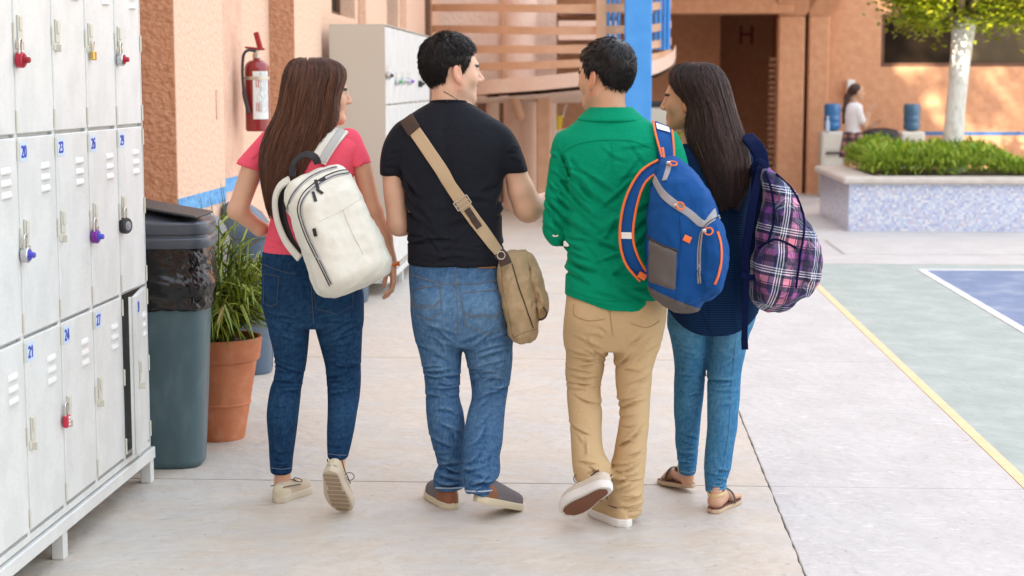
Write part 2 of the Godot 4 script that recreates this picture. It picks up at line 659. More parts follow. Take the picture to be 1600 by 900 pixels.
func make_materials() -> void:
	var fine := grain(0.05, 6.0)
	M.crumple = grain(0.012, 9.0, 3, FastNoiseLite.TYPE_SIMPLEX_SMOOTH, 512, 66)
	(M.crumple.noise as FastNoiseLite).fractal_type = FastNoiseLite.FRACTAL_RIDGED
	M.weave = grain(0.2, 5.0, 2, FastNoiseLite.TYPE_SIMPLEX_SMOOTH, 256, 6)
	M.lace = mat(lin(0.1, 0.07, 0.05), 0.8)
	# concrete: warm trowelled slab with clouds of grey, smears along one way and small dark specks
	var conc := mixed(768, [[0.004, 4, 3], [0.010, 5, 8, FastNoiseLite.TYPE_SIMPLEX_SMOOTH, 0.5], [0.07, 3, 5], [0.008, 4, 21], [0.35, 2, 40], [0.02, 3, 50, FastNoiseLite.TYPE_SIMPLEX_SMOOTH, 0.125]], func(v, _x, _y):
		var warm := Color(0.83, 0.785, 0.735)
		var grey := Color(0.80, 0.78, 0.76)
		var c: Color = warm.lerp(grey, smoothstep(0.3, 0.7, v[0] * 0.5 + v[1] * 0.5))
		c = c * (0.95 + 0.05 * v[1] + 0.05 * v[4])
		c = c.lerp(Color(0.86, 0.835, 0.805), smoothstep(0.55, 0.8, v[3]) * 0.4)
		c = c.lerp(Color(0.88, 0.86, 0.83), smoothstep(0.66, 0.8, v[5]) * 0.4)
		c = c.lerp(Color(0.58, 0.50, 0.43), smoothstep(0.78, 0.93, v[2]) * 0.42)
		return c)
	M.concrete = mat(Color(0.925, 0.93, 0.92), 0.55, {"tex": conc, "nrm": fine, "ns": 0.16, "scale": 0.42, "spec": 0.45})
	var conc2 := mixed(768, [[0.005, 5, 13], [0.02, 4, 18, FastNoiseLite.TYPE_SIMPLEX_SMOOTH, 0.25], [0.06, 2, 25], [0.4, 2, 41], [0.012, 3, 29]], func(v, _x, _y):
		var c: Color = Color(0.775, 0.765, 0.755).lerp(Color(0.80, 0.79, 0.78), smoothstep(0.3, 0.7, v[0]))
		c = c * (0.95 + 0.08 * v[3])
		c = c.lerp(Color(0.90, 0.89, 0.88), smoothstep(0.62, 0.8, v[1]) * 0.55 * smoothstep(0.4, 0.6, v[4]))
		c = c.lerp(Color(0.55, 0.52, 0.49), smoothstep(0.80, 0.93, v[2]) * 0.5)
		return c)
	M.concrete_pale = mat(Color(0.96, 0.96, 0.96), 0.7, {"tex": conc2, "nrm": fine, "ns": 0.22, "scale": 0.5})
	M.dirt = mat(lin(0.16, 0.13, 0.105), 1.0)
	M.joint = mat(lin(0.30, 0.26, 0.22), 1.0)
	M.court_green = mat(Color(1, 1, 1), 0.75, {"tex": blotch(0.012, [[0.2, lin(0.33, 0.385, 0.355)], [0.5, lin(0.36, 0.415, 0.385)], [0.75, lin(0.385, 0.435, 0.405)], [0.95, lin(0.44, 0.48, 0.445)]], 6, 512, 4), "nrm": fine, "ns": 0.2, "scale": 0.4})
	M.court_blue = mat(Color(1, 1, 1), 0.75, {"tex": blotch(0.012, [[0.2, lin(0.15, 0.205, 0.335)], [0.55, lin(0.175, 0.235, 0.37)], [0.9, lin(0.27, 0.32, 0.42)]], 6, 512, 9), "nrm": fine, "ns": 0.2, "scale": 0.4})
	M.line_white = mat(Color(1, 1, 1), 0.7, {"tex": blotch(0.03, [[0.15, lin(0.55, 0.57, 0.56)], [0.4, lin(0.76, 0.76, 0.75)]], 5, 256, 2), "scale": 1.0})
	M.line_yellow = mat(Color(1, 1, 1), 0.75, {"tex": blotch(0.03, [[0.12, lin(0.62, 0.58, 0.5)], [0.35, lin(0.78, 0.54, 0.29)], [0.8, lin(0.81, 0.60, 0.36)]], 5, 256, 6), "scale": 1.3})
	# stucco and paint
	var stucco := grain(0.022, 14.0, 5, FastNoiseLite.TYPE_SIMPLEX_SMOOTH, 512, 7)
	M.stucco = mat(Color(1, 1, 1), 0.9, {"tex": blotch(0.03, [[0.2, lin(0.68, 0.45, 0.32)], [0.55, lin(0.74, 0.51, 0.37)], [0.85, lin(0.77, 0.55, 0.41)]], 5, 512, 5), "nrm": stucco, "ns": 0.3, "scale": 2.0})
	M.terracotta = mat(Color(1, 1, 1), 0.9, {"tex": blotch(0.03, [[0.2, lin(0.45, 0.225, 0.13)], [0.55, lin(0.51, 0.265, 0.155)], [0.85, lin(0.55, 0.30, 0.18)]], 5, 512, 6), "nrm": stucco, "ns": 0.8, "scale": 1.6})
	M.stucco_smooth = mat(Color(1, 1, 1), 0.85, {"tex": blotch(0.02, [[0.2, lin(0.64, 0.40, 0.29)], [0.8, lin(0.72, 0.47, 0.34)]], 5, 256, 15), "nrm": fine, "ns": 0.3, "scale": 0.8})
	M.facade = mat(Color(1, 1, 1), 0.9, {"tex": blotch(0.02, [[0.15, lin(0.61, 0.30, 0.16)], [0.5, lin(0.64, 0.325, 0.18)], [0.85, lin(0.67, 0.355, 0.20)]], 6, 512, 11), "nrm": stucco, "ns": 0.14, "scale": 0.6})
	M.facade_pale = mat(Color(1, 1, 1), 0.85, {"tex": blotch(0.02, [[0.2, lin(0.74, 0.56, 0.46)], [0.8, lin(0.79, 0.62, 0.52)]], 5, 256, 12), "nrm": fine, "ns": 0.3, "scale": 0.5})
	M.peach = mat(Color(1, 1, 1), 0.6, {"tex": blotch(0.02, [[0.2, lin(0.60, 0.36, 0.22)], [0.8, lin(0.68, 0.43, 0.28)]], 5, 256, 14), "scale": 0.7})
	M.stripe_blue = mat(Color(1, 1, 1), 0.7, {"tex": blotch(0.03, [[0.2, lin(0.10, 0.32, 0.62)], [0.8, lin(0.15, 0.40, 0.70)]], 4, 256, 3), "nrm": stucco, "ns": 0.5, "scale": 1.1})
	M.blue_paint = mat(Color(1, 1, 1), 0.5, {"tex": blotch(0.015, [[0.2, lin(0.05, 0.28, 0.70)], [0.8, lin(0.07, 0.32, 0.76)]], 4, 256, 3), "scale": 0.7})
	M.brown = mat(lin(0.14, 0.065, 0.035), 0.7)
	# painted steel of the lockers
	M.steel = mat(Color(1, 1, 1), 0.42, {"tex": mixed(512, [[0.008, 4, 30], [0.04, 4, 31], [0.03, 3, 33, FastNoiseLite.TYPE_SIMPLEX_SMOOTH, 0.25], [0.15, 3, 36]], func(v, _x, _y):
		var c: Color = Color(0.82, 0.832, 0.82).lerp(Color(0.85, 0.86, 0.85), smoothstep(0.25, 0.75, v[0]))
		c = c * (0.985 + 0.03 * v[2])
		c = c.lerp(Color(0.70, 0.68, 0.61), smoothstep(0.76, 0.94, v[1]) * 0.3)
		c = c.lerp(Color(0.42, 0.36, 0.29), smoothstep(0.84, 0.95, v[3]) * 0.22)
		return c), "nrm": grain(0.006, 5.0, 3, FastNoiseLite.TYPE_SIMPLEX_SMOOTH, 256, 4), "ns": 0.35, "scale": Vector3(0.9, 0.9, 1.3)})
	M.steel_beige = mat(lin(0.60, 0.585, 0.50), 0.45)
	M.steel_dark = mat(lin(0.02, 0.02, 0.02), 0.8)
	M.metal = mat(lin(0.62, 0.60, 0.56), 0.32, {"metal": 1.0})
	M.metal_worn = mat(lin(0.55, 0.50, 0.42), 0.45, {"metal": 0.8})
	M.brass = mat(lin(0.70, 0.47, 0.14), 0.35, {"metal": 1.0})
	M.white = mat(lin(0.78, 0.78, 0.76), 0.55)
	M.louver = mat(lin(0.72, 0.73, 0.71), 0.4)
	M.plate = mat(lin(0.55, 0.67, 0.83), 0.5)
	M.number = mat(lin(0.02, 0.05, 0.40), 0.5)
	M.black = mat(lin(0.018, 0.018, 0.02), 0.5)
	M.rubber = mat(lin(0.03, 0.03, 0.032), 0.65)

# ---------------------------------------------------------------- the place
func slab(x0: float, x1: float, z0: float, z1: float, jl: float, jr: float, nz: FastNoiseLite, thick := 0.05) -> ArrayMesh:
	var b := MB.new()
	var n := maxi(2, int((z1 - z0) / 0.06))
	var L := []
	var R := []
	for i in n + 1:
		var z := lerpf(z0, z1, float(i) / n)
		L.append(Vector3(x0 + jl * nz.get_noise_2d(z * 9.0, x0 * 31.0), 0, z))
		R.append(Vector3(x1 + jr * nz.get_noise_2d(z * 9.0 + 50.0, x1 * 31.0), 0, z))
	var dn := Vector3(0, -thick, 0)
	var c := Vector3(0.006, -0.005, 0)
	for i in n:
		b.quad(L[i + 1] + Vector3(0.003, 0, 0), R[i + 1] - Vector3(0.003, 0, 0), R[i] - Vector3(0.003, 0, 0), L[i] + Vector3(0.003, 0, 0))
		b.quad(R[i] - Vector3(0.003, 0, 0), R[i + 1] - Vector3(0.003, 0, 0), R[i + 1] + Vector3(0, -0.003, 0), R[i] + Vector3(0, -0.003, 0))
		b.quad(L[i] + Vector3(0, -0.003, 0), L[i + 1] + Vector3(0, -0.003, 0), L[i + 1] + Vector3(0.003, 0, 0), L[i] + Vector3(0.003, 0, 0))
		b.quad(R[i] + Vector3(0, -0.003, 0), R[i + 1] + Vector3(0, -0.003, 0), R[i + 1] + dn, R[i] + dn)
		b.quad(L[i] + dn, L[i + 1] + dn, L[i + 1] + Vector3(0, -0.003, 0), L[i] + Vector3(0, -0.003, 0))
	b.quad(L[0] + dn, L[0] + Vector3(0.003, 0, 0), R[0] - Vector3(0.003, 0, 0), R[0] + dn)
	b.quad(R[n] + dn, R[n] - Vector3(0.003, 0, 0), L[n] + Vector3(0.003, 0, 0), L[n] + dn)
	return b.mesh()

func build_ground() -> void:
	struct("ground", box_mesh(Vector3(-60, -0.6, -90), Vector3(80, -0.03, 60)), M.joint)
	var nz := noise(1.0, 3)
	var walk := Node3D.new()
	walk.name = "walkway"
	walk.set_meta("kind", "structure")
	add_child(walk)
	var cuts := [8.0, 2.6, -0.45, -3.5, -6.555, -9.6, -12.65, -15.7, -18.75, -21.8, -24.9, -30.0]
	for k in cuts.size() - 1:
		put("slab", slab(-2.6, 0.6475, cuts[k + 1] + 0.005, cuts[k] - 0.005, 0.0, 0.005, nz), M.concrete, walk)
		if cuts[k] > -14:
			put("slab", slab(0.6525, 1.633, maxf(cuts[k + 1], -14.9) + 0.002, cuts[k] - 0.002, 0.005, 0.0, nz), M.concrete_pale, walk)
	struct("far_pavement", box_mesh(Vector3(0.66, -0.3, -40), Vector3(30, -0.003, -14.92)), M.concrete_pale)
	var m := MB.new()       # a worn ridge of newer concrete along the far pavement
	m.box(Vector3(2.2, -0.02, -17.1), Vector3(26, 0.012, -15.75), 0.01)
	struct("pavement_patch", m.mesh(), M.concrete_pale)
	var court := struct("sports_court", box_mesh(Vector3(1.63, -0.2, -14.9), Vector3(30, -0.004, 8)), M.court_green)
	put("key_area", box_mesh(Vector3(2.70, -0.02, -14.42), Vector3(9, 0.0, -7.5)), M.court_blue, court)
	put("side_line", box_mesh(Vector3(1.634, -0.03, -14.9), Vector3(1.684, 0.001, 8)), M.line_yellow, court)
	put("key_line", box_mesh(Vector3(2.64, -0.02, -14.48), Vector3(2.702, 0.003, -7.5)), M.line_white, court)
	put("key_line", box_mesh(Vector3(2.703, -0.02, -14.48), Vector3(9, 0.003, -14.418)), M.line_white, court)

func window_in(parent: Node, at: Vector3, w: float, h: float, bars: int) -> void:   # faces +x, opening in the wall plane
	var b := MB.new()
	b.box(at + Vector3(-0.04, 0, -w / 2), at + Vector3(0.02, 0.05, w / 2), 0.004)
	b.box(at + Vector3(-0.04, h - 0.05, -w / 2), at + Vector3(0.02, h, w / 2), 0.004)
	for s in bars + 1:
		var z := lerpf(-w / 2 + 0.025, w / 2 - 0.025, float(s) / bars)
		b.box(at + Vector3(-0.04, 0.051, z - 0.022), at + Vector3(0.018, h - 0.051, z + 0.022), 0.004)
	var f := put("window", b.mesh(), M.brown, parent)
	put("pane", box_mesh(at + Vector3(-0.02, 0.04, -w / 2 + 0.02), at + Vector3(-0.014, h - 0.04, w / 2 - 0.02)), M.glass_dark, f)

func build_corridor_building() -> void:
	M.glass_dark = mat(lin(0.03, 0.028, 0.025), 0.08)
	var o := thing("corridor_building", "peach stucco school building wall with shallow piers behind the lockers", "building", Vector3(-2.3, 0, -6))
	var off := o.position
	var T := 9.2
	# recessed wall with openings for two high windows
	var b := MB.new()
	b.off = off
	b.box(Vector3(-3.4, -0.1, -12.43), Vector3(-2.22, T, 14))
	b.box(Vector3(-3.4, -0.1, -19.6), Vector3(-2.12, 2.10, -12.43))
	b.box(Vector3(-3.4, 3.1, -19.6), Vector3(-2.12, T, -12.43))
	b.box(Vector3(-3.4, 2.10, -13.3), Vector3(-2.12, 3.1, -12.43))
	b.box(Vector3(-3.4, 2.10, -16.3), Vector3(-2.12, 3.1, -14.55))
	b.box(Vector3(-3.4, 2.10, -19.6), Vector3(-2.12, 3.1, -17.6))
	put("wall", b.mesh(), M.stucco, o)
	put("added_shade_wing", box_mesh(Vector3(-9, -0.1, -26), Vector3(-2.14, T, -19.79), 0.0, off), M.stucco, o)  # unseen block added to keep the sun off the stair wall
	for w in [[-13.925, 1.25], [-16.95, 1.3]]:
		window_in(o, Vector3(-2.26, 2.10, w[0]) - off, w[1], 1.0, 2)
	for p in [[-8.12, -9.16], [-11.31, -12.4], [0.9, -0.3], [-3.4, -4.6]]:
		var q := MB.new()
		q.off = off
		q.box(Vector3(-2.221, -0.02, p[1]), Vector3(-2.05, T, p[0]), 0.008)
		var pm := put("pier", q.mesh(), M.stucco, o)
		put("darker_front", box_mesh(Vector3(-2.2205, -0.02, p[0] - 0.004), Vector3(-2.0525, T, p[0] + 0.003), 0.002, off), M.terracotta, pm)  # front face in a darker, redder tone than the pier sides
		q = MB.new()
		q.off = off
		q.box(Vector3(-2.06, 0.925, p[1] + 0.003), Vector3(-2.047, 1.005, p[0] - 0.001))
		put("painted_band", q.mesh(), M.stripe_blue, pm)
	for p in [[-14.75, -16.15], [-17.8, -19.58]]:
		put("pier", box_mesh(Vector3(-2.121, -0.02, p[1]), Vector3(-2.05, T, p[0]), 0.006, off), M.stucco, o)
	put("pilaster", box_mesh(Vector3(-2.221, -0.02, -10.42), Vector3(-2.212, T, -9.2), 0.0, off), M.stucco_smooth, o)
	put("painted_band", box_mesh(Vector3(-2.23, 0.925, -11.3), Vector3(-2.2095, 1.005, -9.165), 0.0, off), M.stripe_blue, o)
	put("corner_post", box_mesh(Vector3(-2.12, -0.02, -19.78), Vector3(-2.0, T, -19.6), 0.006, off), M.brown, o)
	# small conduit cover on the first pier and a plugged hole in its front
	var c := MB.new()
	c.off = off
	var cz := atx(338, 165, -2.05).z
	c.box(Vector3(-2.051, atx(338, 186, -2.05).y, cz - 0.04), Vector3(-2.044, atx(338, 140, -2.05).y, cz + 0.012), 0.002)
	put("cover_plate", c.mesh(), M.stucco_smooth, o)
	c = MB.new()
	c.off = off
	var hp := atz(265, 245, -8.12)
	c.lathe(hp - Vector3(0, 0, 0.004), [[0.016, 0.0], [0.016, 0.006], [0.011, 0.0065], [0.010, 0.002]], 16, Vector3(0, 0, 1))
	put("wall_plug", c.mesh(), M.stucco_smooth, o)

func build_back_building() -> void:
	var o := thing("back_building", "orange plastered school building with columns and a wide dark window beyond the court", "building", Vector3(3, 0, -25))
	var off := o.position
	var z0 := -24.6
	var b := MB.new()
	b.off = off
	var wl := atz(1378, 22, z0)
	var wb := atz(1600, 104, z0)
	b.box(Vector3(3.05, -0.1, -25.3), Vector3(16, wb.y, z0))
	b.box(Vector3(3.05, wl.y, -25.3), Vector3(16, 4.4, z0))
	b.box(Vector3(3.05, wb.y, -25.3), Vector3(wl.x, wl.y, z0))
	b.box(Vector3(6.2, wb.y, -25.3), Vector3(16, wl.y, z0))
	put("wall", b.mesh(), M.facade, o)
	# window: frame, mullion, panes
	var f := MB.new()
	f.off = off
	for q in [[wl.x, wl.x + 0.05, wb.y, wl.y], [6.15, 6.2, wb.y, wl.y], [5.0, 5.05, wb.y + 0.05, wl.y - 0.05]]:
		f.box(Vector3(q[0], q[2], z0 - 0.1), Vector3(q[1], q[3], z0 - 0.03), 0.004)
	for q in [[wb.y, wb.y + 0.05], [wl.y - 0.05, wl.y]]:
		f.box(Vector3(wl.x + 0.05, q[0], z0 - 0.098), Vector3(6.15, q[1], z0 - 0.032), 0.004)
	var fr := put("window", f.mesh(), M.brown, o)
	var gl := mat(lin(0.016, 0.010, 0.006), 0.3, {"spec": 0.2})
	put("pane", box_mesh(Vector3(wl.x + 0.05, wb.y + 0.05, z0 - 0.09), Vector3(5.0, wl.y - 0.05, z0 - 0.08), 0.0, off), gl, fr)
	put("pane", box_mesh(Vector3(5.05, wb.y + 0.05, z0 - 0.09), Vector3(6.15, wl.y - 0.05, z0 - 0.08), 0.0, off), mat(lin(0.10, 0.075, 0.045), 0.4, {"spec": 0.2}), fr)
	put("painted_band", box_mesh(Vector3(3.2, 0.83, z0 - 0.02), Vector3(16, 0.875, z0 + 0.004), 0.0, off), mat(lin(0.03, 0.17, 0.42), 0.6), o)
	# columns with flared heads, beam and the recess behind
	for q in [[1212, 1253], [1259, 1291]]:
		var a := atz(q[0], 303, -24.4).x
		var e := atz(q[1], 303, -24.4).x
		var c := MB.new()
		c.off = off
		c.box(Vector3(a, -0.05, -24.75), Vector3(e, 2.5, -24.4), 0.02)
		var top := []
		for k in [[0.0, 0.0], [0.16, 0.25]]:
			top.append([Vector3(a - k[0] * 0.2, 2.5 + k[1], -24.39 + k[0]), Vector3(e + k[0], 2.5 + k[1], -24.39 + k[0]), Vector3(e + k[0], 2.5 + k[1], -24.76), Vector3(a - k[0] * 0.2, 2.5 + k[1], -24.76)])
		for k in 4:
			c.quad(top[0][k], top[0][(k + 1) % 4], top[1][(k + 1) % 4], top[1][k])
		put("column", c.mesh(), M.facade, o)
	var dp := MB.new()
	dp.off = off
	var px := atz(1256, 303, -24.4).x
	dp.tube([Vector3(px, 0.0, -24.6), Vector3(px, 3.5, -24.6)], 0.03, 10)
	put("downpipe", dp.mesh(), M.brown, o)
	put("beam", box_mesh(Vector3(-1.9, atz(1100, 21, -24.3).y, -24.9), Vector3(2.62, 3.4, -24.3), 0.01, off), M.facade, o)
	put("upper_wall", box_mesh(Vector3(-1.9, 3.4, -25.2), Vector3(16, 7.0, -24.45), 0.0, off), M.facade, o)
	put("eave", box_mesh(Vector3(-1.9, 3.405, -24.445), Vector3(3.1, 3.55, -22.9), 0.01, off), M.facade, o)
	var rx := atz(1125, 100, -26.5).x
	put("recess_wall", box_mesh(Vector3(-3, -0.1, -29.0), Vector3(rx, 2.94, -26.5), 0.0, off), M.facade, o)
	put("recess_wall", box_mesh(Vector3(rx - 0.3, -0.1, -28.4), Vector3(3.4, 3.4, -28.0), 0.0, off), M.facade, o)
	put("recess_wall", box_mesh(Vector3(2.72, -0.1, -29.0), Vector3(3.04, 3.4, -24.76), 0.0, off), M.facade, o)
	put("recess_ceiling", box_mesh(Vector3(-3, 2.95, -29.0), Vector3(2.72, 3.2, -24.91), 0.0, off), M.facade, o)
	put("recess_side", box_mesh(Vector3(-3.2, -0.1, -29.2), Vector3(-3.0, 3.4, -24.5), 0.0, off), M.facade, o)
	# louvred cabinet edge seen beside the first column
	var lv := MB.new()
	lv.off = off
	var la := atz(1203, 90, -25.6).x
	for k in 22:
		lv.box(Vector3(la, 0.1 + k * 0.085, -25.8), Vector3(la + 0.1, 0.155 + k * 0.085, -25.6), 0.006)
	put("shutter", lv.mesh(), M.peach, o)
	# restroom sign: a red letter on the recess wall
	var t := TextMesh.new()
	t.text = "H"
	t.font = SystemFont.new()
	t.font.font_names = PackedStringArray(["Droid Sans"])
	t.font_size = 48
	t.pixel_size = 0.0088
	t.depth = 0.03
	var s := put("letter_sign", t, mat(lin(0.30, 0.012, 0.01), 0.6), o, atz(1166, 55, -27.98) - off)
	s.position += Vector3(0, 0, 0.02)

func build_added_rear_building() -> void:      # unseen wing added behind the camera to weaken the light from there
	var o := thing("added_rear_building", "unseen peach wing with windows added behind the camera to weaken the light from there", "building", Vector3(-2, 0, 7.5))
	var off := o.position
	put("wall", box_mesh(Vector3(-12, -0.1, 7.0), Vector3(7.5, 8.6, 12), 0.0, off), M.stucco, o)
	put("cornice", box_mesh(Vector3(-12, 8.6, 6.75), Vector3(7.7, 8.9, 12), 0.02, off), M.facade_pale, o)
	for k in 5:
		for y in [1.2, 4.9]:
			var x := -1.2 + k * 1.75
			var f := put("window", box_mesh(Vector3(x, y, 6.93), Vector3(x + 1.15, y + 1.5, 6.999), 0.01, off), M.brown, o)
			put("pane", box_mesh(Vector3(x + 0.07, y + 0.07, 6.92), Vector3(x + 1.08, y + 1.43, 6.929), 0.0, off), M.glass_dark, f)

func arc_points(spec: Array, n := 24) -> Array:      # spec of [px, py, z] -> smooth world line
	var cv := Curve3D.new()
	for i in spec.size():
		var p: Vector3 = atz(spec[i][0], spec[i][1], spec[i][2])
		var a: Vector3 = atz(spec[maxi(i - 1, 0)][0], spec[maxi(i - 1, 0)][1], spec[maxi(i - 1, 0)][2])
		var b: Vector3 = atz(spec[mini(i + 1, spec.size() - 1)][0], spec[mini(i + 1, spec.size() - 1)][1], spec[mini(i + 1, spec.size() - 1)][2])
		cv.add_point(p, (a - b) / 6.0, (b - a) / 6.0)
	var out := []
	for k in n + 1:
		out.append(cv.sample_baked(cv.get_baked_length() * k / n, true))
	return out
func band(pts: Array, h: float, d: float, off: Vector3) -> ArrayMesh:      # upright flat bar along a line: h tall, d deep towards -z
	var b := MB.new()
	b.off = off
	for i in pts.size() - 1:
		var p: Vector3 = pts[i]
		var q: Vector3 = pts[i + 1]
		var u := Vector3(0, h / 2, 0)
		var w := Vector3(0, 0, -d)
		b.quad(p - u, q - u, q + u, p + u)
		b.quad(q - u + w, p - u + w, p + u + w, q + u + w)
		b.quad(p + u, q + u, q + u + w, p + u + w)
		b.quad(p - u + w, q - u + w, q - u, p - u)
	var a: Vector3 = pts[0]
	var e: Vector3 = pts[-1]
	b.quad(a - Vector3(0, h / 2, d), a - Vector3(0, h / 2, 0), a + Vector3(0, h / 2, 0), a + Vector3(0, h / 2, -d))
	b.quad(e - Vector3(0, h / 2, 0), e - Vector3(0, h / 2, d), e + Vector3(0, h / 2, -d), e + Vector3(0, h / 2, 0))
	return b.mesh()

func build_stair() -> void:
	var o := thing("curved_staircase", "peach curved outdoor staircase with thick horizontal rails", "staircase", Vector3(-0.6, 0, -20))
	var off := o.position
	# the curved edge beam that climbs to the right
	var pts := arc_points([[690, 146, -20.6], [752, 137, -19.6], [830, 131, -19.0], [902, 124, -18.7], [975, 115, -18.7], [1020, 106, -19.0], [1049, 92, -19.7], [1056, 80, -20.6]], 40)
	put("edge_beam", band(pts, 0.155, 0.14, off), M.facade_pale, o)
	var tr := MB.new()      # sloping slab between the edge beam and the core
	tr.off = off
	for i in pts.size() - 1:
		var c := Vector3(0.1, 0, -21.6)
		var p: Vector3 = pts[i] + Vector3(0, -0.03, -0.13)
		var q: Vector3 = pts[i + 1] + Vector3(0, -0.03, -0.13)
		var pc := Vector3(c.x, p.y, c.z).lerp(p, 0.2)
		var qc := Vector3(c.x, q.y, c.z).lerp(q, 0.2)
		tr.quad(p, q, qc, pc)
		tr.quad(pc - Vector3(0, 0.09, 0), qc - Vector3(0, 0.09, 0), q - Vector3(0, 0.09, 0), p - Vector3(0, 0.09, 0))
	put("ramp_slab", tr.mesh(), M.facade_pale, o)
	for r in [[12, 12, 13, 13, 12, 10, 6], [45, 46, 48, 48, 46, 44, 38], [78, 77, 77, 76, 74, 70, 64], [106, 104, 102, 99, 95, 90, 82], [-20, -20, -19, -19, -20, -22, -24]]:
		var line := []
		var xs := [672, 752, 830, 902, 975, 1020, 1049]
		var zs := [-20.4, -19.6, -19.0, -18.75, -18.75, -19.05, -19.7]
		for i in 7: line.append([xs[i], r[i], zs[i]])
		put("rail", band(arc_points(line, 30), 0.085, 0.05, off), M.peach, o)
	for q in [[939, -18.64, 62], [669, -20.35, 150]]:
		var a := atz(q[0], q[2], q[1])
		put("post", box_mesh(Vector3(a.x - 0.055, a.y, q[1] - 0.09), Vector3(a.x + 0.055, 3.2, q[1] + 0.02), 0.006, off), M.peach, o)
	# inner blue balusters
	for x in [950, 958, 966, 1024, 1031, 1038, 1044]:
		var a := atz(x, 78 if x > 1000 else 70, -19.3)
		var bm := MB.new()
		bm.off = off
		bm.tube([a, Vector3(a.x, 3.3, a.z)], 0.022, 8)
		put("baluster", bm.mesh(), M.blue_paint, o)
	# steps seen behind the rails
	for k in 6:
		var p := atz(872, 16 + k * 21, -20.9)
		var q := atz(968, 16 + k * 21, -20.9)
		put("step", box_mesh(Vector3(p.x, p.y - 0.035, -22.0), Vector3(q.x, p.y + 0.035, -20.9), 0.006, off), M.facade_pale, o)
	# round core column and square posts below
	for c in [[813, 26, -21.2, 3.4], [770, 10, -20.9, 1.5]]:
		var a := atz(c[0], 150, c[2])
		var bm := MB.new()
		bm.off = off
		bm.lathe(Vector3(a.x, 0, a.z), [[c[1] * mpp(a), 0.0], [c[1] * mpp(a), c[3]]], 32)
		put("support", bm.mesh(), M.facade_pale, o)
	var a := atz(838, 335, -20.6)
	var e := atz(860, 335, -20.6)
	put("support", box_mesh(Vector3(a.x, 0, -20.9), Vector3(e.x, 1.6, -20.6), 0.015, off), M.peach, o)
	# brace under the ramp
	var br := MB.new()
	br.off = off
	br.tube([atz(802, 148, -20.2), atz(812, 182, -20.6)], 0.06, 6)
	put("brace", br.mesh(), M.peach, o)
	# stair hall wall behind, pale
	var w := thing("stair_hall_wall", "pale peach wall behind the curved staircase", "wall", Vector3(-1.2, 0, -22.4))
	var xl := atz(640, 100, -22.4).x
	var xr := atz(868, 100, -22.4).x
	put("wall_panel", box_mesh(Vector3(xl, -0.05, -22.8), Vector3(xr, 5, -22.4), 0.0, w.position), M.facade_pale, w)
	put("pipe", box_mesh(Vector3(atz(783, 100, -22.38).x, 0, -22.4), Vector3(atz(788, 100, -22.38).x, 5, -22.36), 0.0, w.position), M.peach, w)
	put("dado_panel", box_mesh(Vector3(atz(745, 180, -22.35).x, 0.0, -22.4), Vector3(atz(800, 180, -22.35).x, atz(760, 153, -22.35).y, -22.33), 0.01, w.position), M.brown, w)
	var cb := thing("blue_column", "tall square bright blue column in front of the staircase", "column", Vector3(0.36, 0, -18.2))
	var l := atz(975, 150, -18.2)
	var r := atz(1018, 150, -18.2)
	put("shaft", box_mesh(Vector3(l.x, 0.06, -18.5), Vector3(r.x, 5.2, -18.2), 0.012, cb.position), M.blue_paint, cb)
	put("plinth", box_mesh(Vector3(l.x - 0.05, -0.01, -18.55), Vector3(r.x + 0.05, 0.06, -18.15), 0.01, cb.position), M.concrete_pale, cb)

# ---------------------------------------------------------------- lockers
func text(s: String, size: float, depth := 0.002) -> TextMesh:
	var t := TextMesh.new()
	t.text = s
	t.font = SystemFont.new()
	t.font.font_names = PackedStringArray(["Droid Sans"])
	t.font.font_weight = 700
	t.font_size = 64
	t.pixel_size = size / 64.0
	t.depth = depth
	return t

func louver_mesh(w: float) -> ArrayMesh:       # pressed vent: bulges out at its lower lip, runs along z, faces +x
	var b := MB.new()
	var rows := []
	for k in 9:
		var u := k / 8.0
		var e := pow(sin(PI * clampf(u, 0.0, 1.0)), 0.35) if k > 0 and k < 8 else 0.0
		var z := (0.5 - u) * w
		var r := []
		for q in [[0.011, 0.0], [0.006, 0.004], [0.0, 0.0085], [-0.006, 0.0095], [-0.0095, 0.007], [-0.0095, 0.0]]:
			r.append(Vector3(q[1] * e, q[0], z))
		rows.append(r)
	b.grid(rows, false, true)
	return b.mesh()

